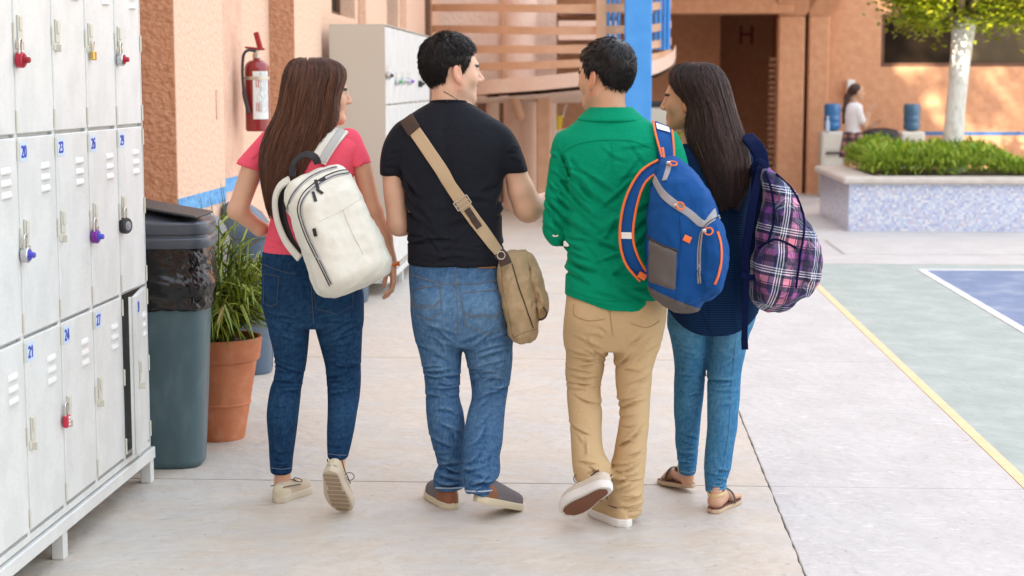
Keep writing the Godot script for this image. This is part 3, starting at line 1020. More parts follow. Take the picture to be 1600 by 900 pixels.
func build_door(parent: Node, off: Vector3, x: float, ylo: float, yhi: float, znear: float, zfar: float, num: String, open_deg: float, staple: bool, vents := true, simple := false) -> Node3D:
	var w := znear - zfar
	var h := yhi - ylo
	var d := put("door", null, M.steel, parent, Vector3(x, ylo, zfar) - off)
	var b := MB.new()        # leaf with folded edges; origin at the hinge, leaf runs towards +z
	b.box(Vector3(-0.018, 0.0025, 0.003), Vector3(0.0, h - 0.0025, w - 0.003), 0.003)
	if open_deg > 0.0:
		b.box(Vector3(-0.03, 0.006, w - 0.02), Vector3(-0.0185, h - 0.006, w - 0.0035), 0.001)
	d.mesh = b.mesh()
	if simple:
		return d
	d.rotation_degrees.y = open_deg
	if vents:
		for k in 3:
			put("louver", louver_mesh(0.088), M.louver, d, Vector3(0.0005, h - 0.098 - k * 0.036, w * 0.3))
	for fy in [0.07, 0.5, 0.93]:
		var hb := MB.new()
		hb.tube([Vector3(0.003, h * fy - 0.03, 0.001), Vector3(0.003, h * fy + 0.03, 0.001)], 0.0045, 8)
		put("hinge", hb.mesh(), M.steel_beige, d)
	var hm := MB.new()       # handle plate with a lifting tongue
	hm.box(Vector3(0.0005, h * 0.5 - 0.02, w - 0.06), Vector3(0.006, h * 0.5 + 0.055, w - 0.022), 0.0015)
	hm.box(Vector3(0.006, h * 0.5 + 0.008, w - 0.054), Vector3(0.010, h * 0.5 + 0.05, w - 0.028), 0.0015)
	if staple:
		hm.box(Vector3(0.0005, h * 0.5 - 0.05, w - 0.03), Vector3(0.02, h * 0.5 - 0.026, w - 0.025), 0.001)
		hm.box(Vector3(0.0005, h * 0.5 - 0.046, w - 0.056), Vector3(0.004, h * 0.5 - 0.02, w - 0.006), 0.001)
	put("handle_plate", hm.mesh(), M.steel_beige, d)
	if num:
		put("number_plate", box_mesh(Vector3(0.0004, h - 0.075, w - 0.082), Vector3(0.0016, h - 0.018, w - 0.012)), M.plate, d)
		var t := put("number", text(num, 0.045), M.number, d, Vector3(0.002, h - 0.047, w - 0.046))
		t.rotation_degrees.y = 90
		t.scale = Vector3(1.0, 1.15, 1.0)
	return d

func locker_bank(label: String, x: float, zs: Array, ys: Array, depth: float, top: float, nums: Dictionary, ajar: Dictionary, simple := false) -> Node3D:
	var o := thing("locker_bank", label, "lockers", Vector3(x - depth / 2, 0, (zs[0] + zs[-1]) / 2), "locker banks along the wall")
	var off := o.position
	var z0: float = zs[0]
	var z1: float = zs[-1]
	var b := MB.new()
	b.off = off
	var xb := x - depth
	var base := 0.145
	b.box(Vector3(xb, base, z1), Vector3(xb + 0.006, top, z0), 0.0)
	b.box(Vector3(xb + 0.006, base, z1), Vector3(x - 0.002, top - 0.008, z1 + 0.008), 0.001)
	b.box(Vector3(xb + 0.006, base, z0 - 0.008), Vector3(x - 0.002, top - 0.008, z0), 0.001)
	b.box(Vector3(xb + 0.006, top - 0.008, z1), Vector3(x - 0.002, top, z0), 0.002)
	for k in range(1, zs.size() - 1):
		b.box(Vector3(xb + 0.006, base + 0.01, zs[k] - 0.003), Vector3(x - 0.03, top - 0.009, zs[k] + 0.003))
		b.box(Vector3(x - 0.03, base + 0.01, zs[k] - 0.016), Vector3(x - 0.006, top - 0.009, zs[k] + 0.012), 0.001)
	for y in ys:
		b.box(Vector3(xb + 0.007, y - 0.008, z1 + 0.009), Vector3(x - 0.021, y + 0.004, z0 - 0.009))
	b.box(Vector3(xb + 0.006, base, z1 + 0.008), Vector3(x - 0.004, ys[0] - 0.0085, z0 - 0.008), 0.001)
	put("cabinet", b.mesh(), M.steel, o)
	# stand
	var r := MB.new()
	r.off = off
	r.box(Vector3(x - 0.045, 0.092, z1 - 0.03), Vector3(x + 0.008, 0.138, z0 + 0.01), 0.003)
	r.box(Vector3(xb, 0.092, z1 - 0.03), Vector3(xb + 0.045, 0.138, z0 + 0.01), 0.003)
	for z in [z1 - 0.028, z0 - 0.04]:
		r.box(Vector3(xb + 0.046, 0.094, z), Vector3(x - 0.046, 0.136, z + 0.04), 0.003)
	put("base_frame", r.mesh(), M.steel, o)
	var zz := z1 - 0.025
	while zz < z0:
		for lx in [x - 0.04, xb + 0.002]:
			put("leg", box_mesh(Vector3(lx, 0.0, zz), Vector3(lx + 0.042, 0.0915, zz + 0.045), 0.003, off), M.steel, o)
		zz += 1.09
	for k in zs.size() - 1:
		for row in ys.size():
			var yhi: float = ys[row + 1] if row + 1 < ys.size() else top - 0.012
			var key := "%d,%d" % [k, row]
			build_door(o, off, x, ys[row] + 0.003, yhi - 0.003, zs[k] - 0.006, zs[k + 1] + 0.006 + (0.012 if k + 2 == zs.size() else 0.0), nums.get(key, ""), ajar.get(key, 0.0), true, row < 3, simple)
	return o

func padlock(label: String, at: Vector3, body: Material, dial: Material, kind: String, s := 1.0) -> void:
	var o := thing("padlock", label, "padlock", at, "padlocks on the locker doors")
	var b := MB.new()
	var sh := MB.new()
	var pts := []
	for k in 13:
		var a := PI * k / 12.0
		pts.append(Vector3(0, 0.018 + 0.014 * sin(a), 0.013 * cos(a)) * s)
	pts.push_front(Vector3(0, -0.012, 0.013) * s)
	pts.push_back(Vector3(0, -0.012, -0.013) * s)
	sh.tube(pts, 0.0036 * s, 8)
	put("shackle", sh.mesh(), M.metal, o)
	if kind == "dial":
		b.lathe(Vector3(-0.012, -0.03, 0) * s, [[0.021 * s, 0.0], [0.024 * s, 0.003 * s], [0.024 * s, 0.02 * s], [0.021 * s, 0.023 * s]], 24, Vector3(1, 0, 0))
		var d := MB.new()
		d.lathe(Vector3(0.0112, -0.03, 0) * s, [[0.017 * s, 0.0], [0.017 * s, 0.003 * s], [0.010 * s, 0.0035 * s], [0.009 * s, 0.016 * s], [0.007 * s, 0.018 * s]], 20, Vector3(1, 0, 0))
		put("dial", d.mesh(), dial, o)
	elif kind == "face":
		b.lathe(Vector3(-0.012, -0.034, 0) * s, [[0.026 * s, 0.0], [0.03 * s, 0.004 * s], [0.03 * s, 0.02 * s], [0.027 * s, 0.025 * s]], 28, Vector3(1, 0, 0.35).normalized())
		var d := MB.new()
		d.lathe(Vector3(-0.012, -0.034, 0) * s + Vector3(1, 0, 0.35).normalized() * 0.0252 * s, [[0.017 * s, 0.0], [0.016 * s, 0.002 * s], [0.009 * s, 0.0022 * s], [0.008 * s, 0.006 * s]], 24, Vector3(1, 0, 0.35).normalized())
		put("dial", d.mesh(), dial, o)
	else:
		b.box(Vector3(-0.009, -0.05, -0.019) * s, Vector3(0.009, -0.01, 0.019) * s, 0.004 * s)
		if kind == "wheels":
			for k in 3:
				put("number_wheel", box_mesh(Vector3(0.0085, -0.022 - 0.011 * k, -0.009) * s, Vector3(0.0105, -0.014 - 0.011 * k, 0.009) * s, 0.001), dial, o)
	put("lock_body", b.mesh(), body, o)

func build_lockers() -> void:
	var zs := [-4.36, -4.72, -5.078, -5.436, -5.79, -6.145, -6.495]
	var nums := {"2,1": "20", "2,0": "21", "3,1": "23", "3,0": "24", "4,1": "26", "4,0": "27", "5,1": "29", "5,0": "30", "1,1": "17", "1,0": "18", "0,1": "14", "0,0": "15"}
	locker_bank("long bank of pale grey metal lockers with numbered doors and one door ajar", -1.77, zs, [0.175, 0.785, 1.402], 0.41, 2.03, nums, {"5,0": 9.0})
	var silver := mat(lin(0.55, 0.55, 0.56), 0.3, {"metal": 1.0})
	var red := mat(lin(0.42, 0.01, 0.035), 0.35)
	var L := [
		["red dial padlock on the door above number 20", 32, 78, red, mat(lin(0.3, 0.006, 0.02), 0.35), "dial"],
		["small brass padlock on the door above number 26", 146, 76, M.brass, M.brass, "block"],
		["silver padlock with red knob on the door above number 29", 189, 80, silver, red, "dial"],
		["silver padlock with blue dial on locker door 20", 40, 383, silver, mat(lin(0.08, 0.08, 0.5), 0.35), "dial"],
		["purple padlock with blue dial on locker door 26", 149, 356, mat(lin(0.16, 0.01, 0.25), 0.3), mat(lin(0.07, 0.08, 0.5), 0.35), "dial"],
		["large round black padlock on locker door 29", 196, 338, M.black, mat(lin(0.25, 0.26, 0.28), 0.4), "face"],
		["small red combination padlock on locker door 24", 104, 644, mat(lin(0.5, 0.02, 0.05), 0.4), M.white, "wheels"],
	]
	for q in L:
		var p := atx(q[1], q[2], -1.755)
		padlock(q[0], p, q[3], q[4], q[5], 1.0 if q[5] != "block" else 0.8)
	var zs2 := []
	for k in 10: zs2.append(-12.42 - 0.35 * k)
	var l2 := locker_bank("second locker bank with plain pale doors and beige end panel beyond the girl in pink", -1.59, zs2, [0.175, 0.785, 1.402], 0.41, 1.985, {}, {}, true)
	(l2.get_node("cabinet") as MeshInstance3D).material_override = mat(lin(0.50, 0.46, 0.39), 0.5)
	var q2 := [["chrome padlock with black face on the second locker bank", 607, 110, silver, M.black], ["green padlock on the second locker bank", 621, 120, silver, mat(lin(0.05, 0.4, 0.12), 0.4)], ["plain silver padlock on the second locker bank", 631, 119, silver, silver], ["purple padlock on the second locker bank", 640, 120, silver, mat(lin(0.22, 0.03, 0.5), 0.4)], ["small dark padlock on the second locker bank", 657, 124, M.black, M.black]]
	for q in q2:
		padlock(q[0], atx(q[1], q[2], -1.572), q[3], q[4], "dial", 1.25)

# ---------------------------------------------------------------- things along the wall
func build_extinguisher() -> void:
	var z := -10.2
	var t := atz(403, 205, z)
	var m := mpp(t)
	var o := thing("fire_extinguisher", "red fire extinguisher with black hose hanging on the peach wall", "fire extinguisher", t)
	var R := 19.0 * m
	var H := 112.0 * m
	var b := MB.new()
	var prof := [[R * 0.9, 0.0], [R, 0.012], [R, H * 0.86]]
	for k in 7:
		var a := k / 6.0 * PI / 2
		prof.append([lerpf(R * 0.28, R, cos(a)), H * 0.86 + sin(a) * R * 0.75])
	prof.append([R * 0.28, H + 0.02])
	b.lathe(Vector3.ZERO, prof, 32)
	put("cylinder", b.mesh(), mat(lin(0.23, 0.008, 0.012), 0.25, {"coat": 0.5}), o)
	b = MB.new()
	b.lathe(Vector3.ZERO, [[R * 0.34, H + 0.005], [R * 0.34, H + 0.03], [R * 0.2, H + 0.035], [R * 0.2, H + 0.06]], 20)
	b.lathe(Vector3(0, H + 0.03, R * 0.2), [[0.012, 0.0], [0.014, 0.012], [0.01, 0.014]], 14, Vector3(0, 0, 1))
	put("valve", b.mesh(), M.metal_worn, o)
	b = MB.new()
	b.tbox(Transform3D(Basis(Vector3(0, 0, 1), 0.25), Vector3(0.012, H + 0.105, 0.0)), Vector3(0.016, 0.055, 0.012), 0.006)
	b.tbox(Transform3D(Basis(Vector3(0, 0, 1), -0.1), Vector3(-0.005, H + 0.062, 0.02)), Vector3(0.06, 0.006, 0.012), 0.004)
	put("lever", b.mesh(), mat(lin(0.33, 0.015, 0.015), 0.4), o)
	b = MB.new()
	var hs := []
	for q in [[0.0, H + 0.045, 0.03], [-0.04, H + 0.05, 0.05], [-0.066, H + 0.02, 0.06], [-0.072, H - 0.08, 0.07], [-0.064, H - 0.2, 0.078], [-0.046, H - 0.28, 0.084], [-0.036, H - 0.32, 0.086]]:
		hs.append(Vector3(q[0], q[1], q[2]))
	var cv := Curve3D.new()
	for k in hs.size():
		var d: Vector3 = (hs[mini(k + 1, hs.size() - 1)] - hs[maxi(k - 1, 0)]) / 6.0
		cv.add_point(hs[k], -d, d)
	var pp := []
	for k in 31: pp.append(cv.sample_baked(cv.get_baked_length() * k / 30.0, true))
	var rr := []
	for k in 31: rr.append(0.009 if k < 21 else 0.012)
	b.tube(pp, rr, 10)
	put("hose", b.mesh(), M.rubber, o)
	b = MB.new()
	var rows := []
	for k in 13:
		var a := lerpf(-0.15, 1.25, k / 12.0)
		rows.append([Vector3(sin(a) * (R + 0.0012), H * 0.17, cos(a) * (R + 0.0012)), Vector3(sin(a) * (R + 0.0012), H * 0.83, cos(a) * (R + 0.0012))])
	b.grid(rows, false)
	var paper := mixed(256, [[0.05, 2, 5], [0.02, 3, 9]], func(v, x, y):
		var c := Color(0.86, 0.88, 0.87)
		var row := int(y / 12)
		if y % 12 < 5 and x > 16 and x < 240 and (row * 37 % 11) > 2 and v[0] > 0.42 and row > 4: c = Color(0.45, 0.47, 0.5)
		if y > 40 and y < 110 and x % 64 > 20 and x % 64 < 44 and y % 35 < 20: c = Color(0.7, 0.45, 0.42)
		return c)
	put("label_sheet", b.mesh(), mat(Color(1, 1, 1), 0.5, {"tex": paper}), o)
	b = MB.new()
	b.box(Vector3(-0.03, H * 0.7, -0.16), Vector3(0.03, H * 0.74, -R + 0.002), 0.003)
	b.box(Vector3(-0.03, H * 0.5, -0.168), Vector3(0.03, H * 0.8, -0.16), 0.002)
	b.lathe(Vector3(0, H * 0.71, 0), [[R + 0.001, 0.0], [R + 0.003, 0.001], [R + 0.003, 0.02], [R + 0.001, 0.021]], 32)
	put("bracket", b.mesh(), M.metal_worn, o)

func squircle(cx: float, cz: float, y: float, hx: float, hz: float, e := 4.0, n := 40, turn := 0.0) -> Array:
	var r := []
	for k in n:
		var a := -TAU * k / n
		var c := cos(a)
		var s := sin(a)
		var x := signf(c) * pow(absf(c), 2.0 / e) * hx
		var z := signf(s) * pow(absf(s), 2.0 / e) * hz
		r.append(Vector3(cx + x * cos(turn) + z * sin(turn), y, cz - x * sin(turn) + z * cos(turn)))
	return r

func bin_shell(rows: Array) -> MB:
	var b := MB.new()
	b.grid(rows, true)
	b.fan(rows[0], true)
	b.fan(rows[-1])
	return b

func build_bins() -> void:
	var base := gnd(262, 737)
	var cx := base.x - 0.03
	var cz := base.z - 0.17
	var o := thing("trash_bin", "grey green plastic trash bin with black liner and dark lid beside the lockers", "trash bin", Vector3(cx, 0, cz), "trash bins along the wall")
	var T := 0.12
	var rows := []
	for q in [[0.0, 0.128], [0.012, 0.14], [0.03, 0.143], [0.3, 0.158], [0.7, 0.176], [0.84, 0.182]]:
		rows.append(squircle(0, 0, q[0], q[1], q[1], 3.4, 48, T))
	var plast := mat(Color(1, 1, 1), 0.5, {"tex": blotch(0.012, [[0.2, lin(0.058, 0.110, 0.128)], [0.6, lin(0.070, 0.128, 0.147)], [0.9, lin(0.095, 0.155, 0.175)]], 6, 512, 8), "nrm": grain(0.01, 4.0, 4, FastNoiseLite.TYPE_SIMPLEX_SMOOTH, 256, 4), "ns": 0.3, "scale": Vector3(2.0, 0.7, 2.0)})
	put("bin_body", bin_shell(rows).mesh(), plast, o)
	# liner: a crumpled film over the rim with a gathered lower edge
	var nz := noise(1.0, 4, FastNoiseLite.TYPE_SIMPLEX_SMOOTH, 5)
	var b := MB.new()
	rows = []
	for i in 34:
		var t := i / 33.0
		var y := lerpf(0.655, 0.93, t)
		var ring := squircle(0, 0, y, 1, 1, 3.4, 140, T)
		for k in ring.size():
			var p: Vector3 = ring[k]
			var w := 0.186 + 0.011 * sin(t * PI) + 0.016 * exp(-pow((t - 0.38) / 0.1, 2.0)) - 0.004 * t
			w += 0.010 * nz.get_noise_3d(p.x * 5.0, y * 22.0, p.z * 5.0) * (1.0 - t * 0.4) + 0.006 * absf(nz.get_noise_3d(p.x * 13.0, y * 30.0 + p.x * 16.0, p.z * 13.0))
			if i == 0: w = 0.178
			ring[k] = Vector3(p.x * w, y + 0.012 * nz.get_noise_3d(p.x * 3.0, 4.0, p.z * 3.0) * (1.0 - t), p.z * w)
		rows.append(ring)
	b.grid(rows, true)
	put("liner", b.mesh(), mat(lin(0.006, 0.006, 0.007), 0.17, {"spec": 0.5}), o)
	var lidm := mat(lin(0.07, 0.085, 0.105), 0.3)
	rows = []
	for q in [[0.905, 0.192], [0.907, 0.202], [0.94, 0.204], [0.948, 0.198], [0.95, 0.189], [0.96, 0.189], [0.965, 0.198], [1.0, 0.198], [1.012, 0.192]]:
		rows.append(squircle(0, 0, q[0], q[1], q[1], 3.6, 56, T))
	for q in [[1.02, 0.17], [1.04, 0.12], [1.05, 0.05]]:
		var rr := squircle(0, 0, q[0], q[1], q[1], 3.0, 56, T)
		for k in rr.size(): rr[k].y += rr[k].x * -0.16
		rows.append(rr)
	put("lid", bin_shell(rows).mesh(), lidm, o)
	b = MB.new()          # dark swing flap edge on top
	b.tbox(Transform3D(Basis(Vector3(0, 0, 1), -0.17), Vector3(0.02, 1.055, 0.02)), Vector3(0.15, 0.006, 0.15), 0.005)
	put("flap", b.mesh(), M.black, o)
	# two more bins standing further along
	var bl := mat(lin(0.075, 0.115, 0.17), 0.4)
	var bl2 := mat(lin(0.16, 0.17, 0.19), 0.45)
	for q in [["slate blue ribbed bin with sloping lid behind the potted plant", 398, 588, bl, 0.86, 0.14, -0.5, 30.0], ["grey round topped bin half hidden behind the plant", 338, 625, bl2, 0.86, 0.10, 0.0, 0.0], ["blue grey bin standing before the second locker bank", 560, 475, bl, 0.75, 0.12, 0.0, 0.0]]:
		var g := gnd(q[1], q[2])
		var R: float = q[5]
		var c := thing("trash_bin", q[0], "trash bin", Vector3(g.x - 0.05, 0, g.z - R), "trash bins along the wall")
		rows = []
		for w in [[0.0, 0.78], [0.02, 0.84], [0.5, 0.92], [1.0, 1.0]]:
			rows.append(squircle(0, 0, w[0] * q[4] * 0.86, R * w[1], R * w[1], 2.6, 40))
		put("bin_body", bin_shell(rows).mesh(), q[3], c)
		for k in 9:
			var a := TAU * k / 9.0
			var rb := MB.new()
			rb.tube([Vector3(cos(a) * R * 0.82, 0.03, sin(a) * R * 0.82), Vector3(cos(a) * R * 0.96, q[4] * 0.8, sin(a) * R * 0.96)], 0.008, 6)
			put("rib", rb.mesh(), q[3], c)
		rows = []
		for w in [[0.86, 1.06], [0.89, 1.1], [0.92, 1.06]]:
			rows.append(squircle(0, 0, w[0] * q[4], R * w[1], R * w[1], 2.6, 40))
		for w in [[0.99, 0.9], [1.05, 0.55], [1.07, 0.1]]:
			var rr := squircle(0, 0, w[0] * q[4], R * w[1], R * w[1], 2.4, 40)
			for k in rr.size(): rr[k].y += rr[k].x * q[6]
			rows.append(rr)
		put("lid", bin_shell(rows).mesh(), q[3], c)

func blade(b: MB, pts: Array, w: float, side: Vector3) -> void:
	var n := pts.size()
	var i0 := b.v.size()
	for k in n:
		var t := float(k) / (n - 1)
		var ww := w * (1.0 - pow(t, 2.2)) * (0.5 + 0.5 * minf(1.0, t * 4.0))
		var tg: Vector3 = (pts[mini(k + 1, n - 1)] - pts[maxi(k - 1, 0)]).normalized()
		var nn := side.cross(tg).normalized()
		b.vert(pts[k] - side * ww, (nn - side * 0.3).normalized())
		b.vert(pts[k] + side * ww, (nn + side * 0.3).normalized())
	for k in n - 1:
		var a := i0 + k * 2
		b.ix.append_array(PackedInt32Array([a, a + 2, a + 1, a + 1, a + 2, a + 3]))

func build_pot() -> void:
	var f := gnd(335, 691)
	var m := mpp(f) * 1.01
	var R := 69.0 * m
	var c := Vector3(f.x, 0, f.z - 0.104)
	var o := thing("flower_pot", "large terracotta flower pot beside the grey green bin", "flower pot", c)
	var H := 0.455
	var b := MB.new()
	b.lathe(Vector3.ZERO, [[R * 0.55, 0.0], [R * 0.57, 0.006], [R * 0.70, H * 0.335], [R * 0.725, H * 0.345], [R * 0.73, H * 0.36], [R * 0.715, H * 0.37], [R * 0.87, H * 0.77]], 56)
	var terra := mat(Color(1, 1, 1), 0.75, {"tex": blotch(0.012, [[0.2, lin(0.44, 0.145, 0.06)], [0.6, lin(0.51, 0.18, 0.08)], [0.92, lin(0.60, 0.27, 0.16)]], 6, 512, 17), "nrm": grain(0.03, 4.0, 4, FastNoiseLite.TYPE_SIMPLEX_SMOOTH, 256, 9), "ns": 0.25, "scale": 1.5})
	put("pot_body", b.mesh(), terra, o)
	b = MB.new()
	b.lathe(Vector3.ZERO, [[R * 0.86, H * 0.77], [R * 0.93, H * 0.78], [R * 0.945, H * 0.8], [R * 0.95, H * 0.85], [R * 0.965, H * 0.862], [R * 0.995, H * 0.98], [R * 0.99, H], [R * 0.94, H], [R * 0.9, H * 0.93], [0.0, H * 0.93]], 56)
	put("rim", b.mesh(), terra, o)
	b = MB.new()
	b.lathe(Vector3(0, H * 0.932, 0), [[R * 0.9, 0.0], [0.0, 0.012]], 24)
	put("soil", b.mesh(), M.dirt, o)
	# the plant: many narrow arching leaves
	var p := thing("potted_plant", "dense arching green plant with narrow leaves growing in the terracotta pot", "plant", c + Vector3(0, H * 0.93, 0))
	var r := RandomNumberGenerator.new()
	r.seed = 31
	var leaf := mat(Color(1, 1, 1), 0.5, {"vc": true, "back": Color(0.25, 0.3, 0.08)})
	b = MB.new()
	for s in 170:
		var az := r.randf() * TAU
		var lean := pow(r.randf(), 0.8) * 0.95
		var H2 := r.randf_range(0.28, 0.52) * (1.12 - 0.40 * lean)
		var st := Vector3(cos(az), 0, sin(az)) * r.randf() * R * 0.35
		var out := Vector3(cos(az), 0, sin(az))
		var stem := []
		for k in 9:
			var t := k / 8.0
			stem.append(st + out * (lean * 0.36 * pow(t, 1.6)) + Vector3(0, H2 * (t - lean * 0.28 * t * t), 0))
		b.col = Color(0.10, 0.14, 0.02)
		b.tube(stem, 0.0022, 4, false)
		for k in 17:
			var t := 0.22 + 0.78 * k / 16.0
			var i := mini(int(t * 8.0), 7)
			var root: Vector3 = stem[i].lerp(stem[i + 1], t * 8.0 - i)
			var dirv: Vector3 = (stem[i + 1] - stem[i]).normalized()
			var a2 := r.randf() * TAU
			var sd := dirv.cross(Vector3(cos(a2), 0.2, sin(a2))).normalized()
			var g := (dirv * r.randf_range(0.35, 0.9) + sd * r.randf_range(0.4, 0.9)).normalized()
			var ln := r.randf_range(0.09, 0.2)
			var lp := []
			for q in 4:
				var u := q / 3.0
				lp.append(root + g * ln * u + Vector3(0, -0.045 * u * u, 0))
			var pick := r.randf()
			b.col = Color(0.07, 0.14, 0.010).lerp(Color(0.33, 0.37, 0.03), pick) if pick < 0.93 else Color(0.30, 0.20, 0.05)
			blade(b, lp, r.randf_range(0.0035, 0.0075), g.cross(Vector3(r.randf() - 0.5, 1, r.randf() - 0.5)).normalized())
	put("foliage", b.mesh(), leaf, p)
	b = MB.new()
	b.col = Color(0.13, 0.15, 0.04)
	for s in 14:
		var az := r.randf() * TAU
		b.tube([Vector3(cos(az) * 0.04, -0.005, sin(az) * 0.04), Vector3(cos(az) * 0.06, 0.14, sin(az) * 0.06)], 0.006, 6)
	put("stem", b.mesh(), leaf, p)
	# a few long weeds against the wall band
	var wd := thing("weed_plant", "thin wild grass stalks standing against the blue wall band", "plant", Vector3(-1.98, 0, -8.35))
	b = MB.new()
	for s in 9:
		b.col = Color(0.12, 0.16, 0.03)
		var x := r.randf_range(-0.03, 0.08)
		var z := r.randf_range(-0.35, 0.2)
		var h := r.randf_range(0.95, 1.12)
		blade(b, [Vector3(x, 0, z), Vector3(x + 0.01, h * 0.5, z + 0.01), Vector3(x + 0.02, h * 0.85, z), Vector3(x + 0.06 * r.randf(), h, z + 0.05)], 0.004, Vector3(1, 0, 0))
	put("stalks", b.mesh(), leaf, wd)

# ---------------------------------------------------------------- far side of the court
func build_planter() -> void:
	var a := gnd(1325, 361)
	var z0 := a.z
	var x0 := a.x
	var zb := -20.7
	var x1 := 11.0
	var o := thing("mosaic_planter", "long raised planter faced with small blue and white mosaic tiles under a stone cap", "planter", Vector3(x0 + 3, 0, z0 - 1))
	var off := o.position
	var n := 64
	var im := Image.create(n * 4, n * 4, false, Image.FORMAT_RGB8)
	var r := RandomNumberGenerator.new()
	r.seed = 5
	im.fill(lin(0.55, 0.56, 0.6))
	for j in n:
		for i in n:
			var t := r.randf()
			var c := lin(0.56, 0.64, 0.78)
			if t < 0.34: c = lin(0.40, 0.50, 0.74)
			elif t < 0.46: c = lin(0.26, 0.32, 0.62)
			elif t < 0.6: c = lin(0.52, 0.45, 0.60)
			elif t > 0.86: c = lin(0.74, 0.77, 0.82)
			im.fill_rect(Rect2i(i * 4, j * 4, 3, 3), c)
	var tile := mat(Color(1, 1, 1), 0.25, {"tex": ImageTexture.create_from_image(im), "scale": 0.62})
	tile.uv1_triplanar_sharpness = 20.0
	put("tiled_wall", box_mesh(Vector3(x0, -0.01, zb), Vector3(x1, 0.50, z0), 0.004, off), tile, o)
	var b := MB.new()
	b.off = off
	var k := 0.07
	b.box(Vector3(x0 - k, 0.50, z0 - 0.3), Vector3(x1, 0.575, z0 + k), 0.02)
	b.box(Vector3(x0 - k, 0.501, zb), Vector3(x0 + 0.3, 0.576, z0 - 0.28), 0.02)
	put("cap", b.mesh(), mat(Color(1, 1, 1), 0.8, {"tex": blotch(0.02, [[0.2, lin(0.50, 0.45, 0.40)], [0.8, lin(0.60, 0.55, 0.50)]], 4, 256, 3), "scale": 0.8}), o)
	put("soil", box_mesh(Vector3(x0 + 0.3, 0.49, zb + 0.02), Vector3(x1 - 0.05, 0.55, z0 - 0.29), 0.0, off), M.dirt, o)
	# low leafy ground cover
	var leaf := mat(Color(1, 1, 1), 0.55, {"vc": true, "back": Color(0.45, 0.6, 0.1)})
	b = MB.new()
	var nz := noise(0.9, 3, FastNoiseLite.TYPE_SIMPLEX_SMOOTH, 3)
	for i in 20000:
		var x := x0 + 0.28 + pow(r.randf(), 1.2) * 4.2
		var z := r.randf_range(zb + 0.1, z0 - 0.22)
		var h := 0.22 + 0.12 * nz.get_noise_2d(x * 1.6, z * 1.6) + 0.10 * exp(-pow((x - x0 - 0.65) / 0.35, 2.0)) + 0.14 * exp(-pow((x - 4.2) / 0.5, 2.0))
		h *= lerpf(1.0, 0.3, smoothstep(3.95, 4.75, x))
		var t := r.randf()
		var p := Vector3(x, 0.55 + h * sqrt(t), z)
		var a2 := r.randf() * TAU
		var g := Vector3(cos(a2), r.randf_range(0.3, 1.6), sin(a2)).normalized()
		var l := r.randf_range(0.06, 0.13)
		var pick := r.randf()
		b.col = Color(0.14, 0.28, 0.015).lerp(Color(0.44, 0.52, 0.06), pick)
		blade(b, [p, p + g * l * 0.5 + Vector3(0, 0.005, 0), p + g * l + Vector3(0, -0.01, 0)], l * 0.12, g.cross(Vector3(r.randf() - 0.5, 1, r.randf() - 0.5)).normalized())
	var gc := put("ground_cover", b.mesh(), leaf)
	tag(gc, "low bright green ground cover filling the mosaic planter", "ground cover", "", "stuff")

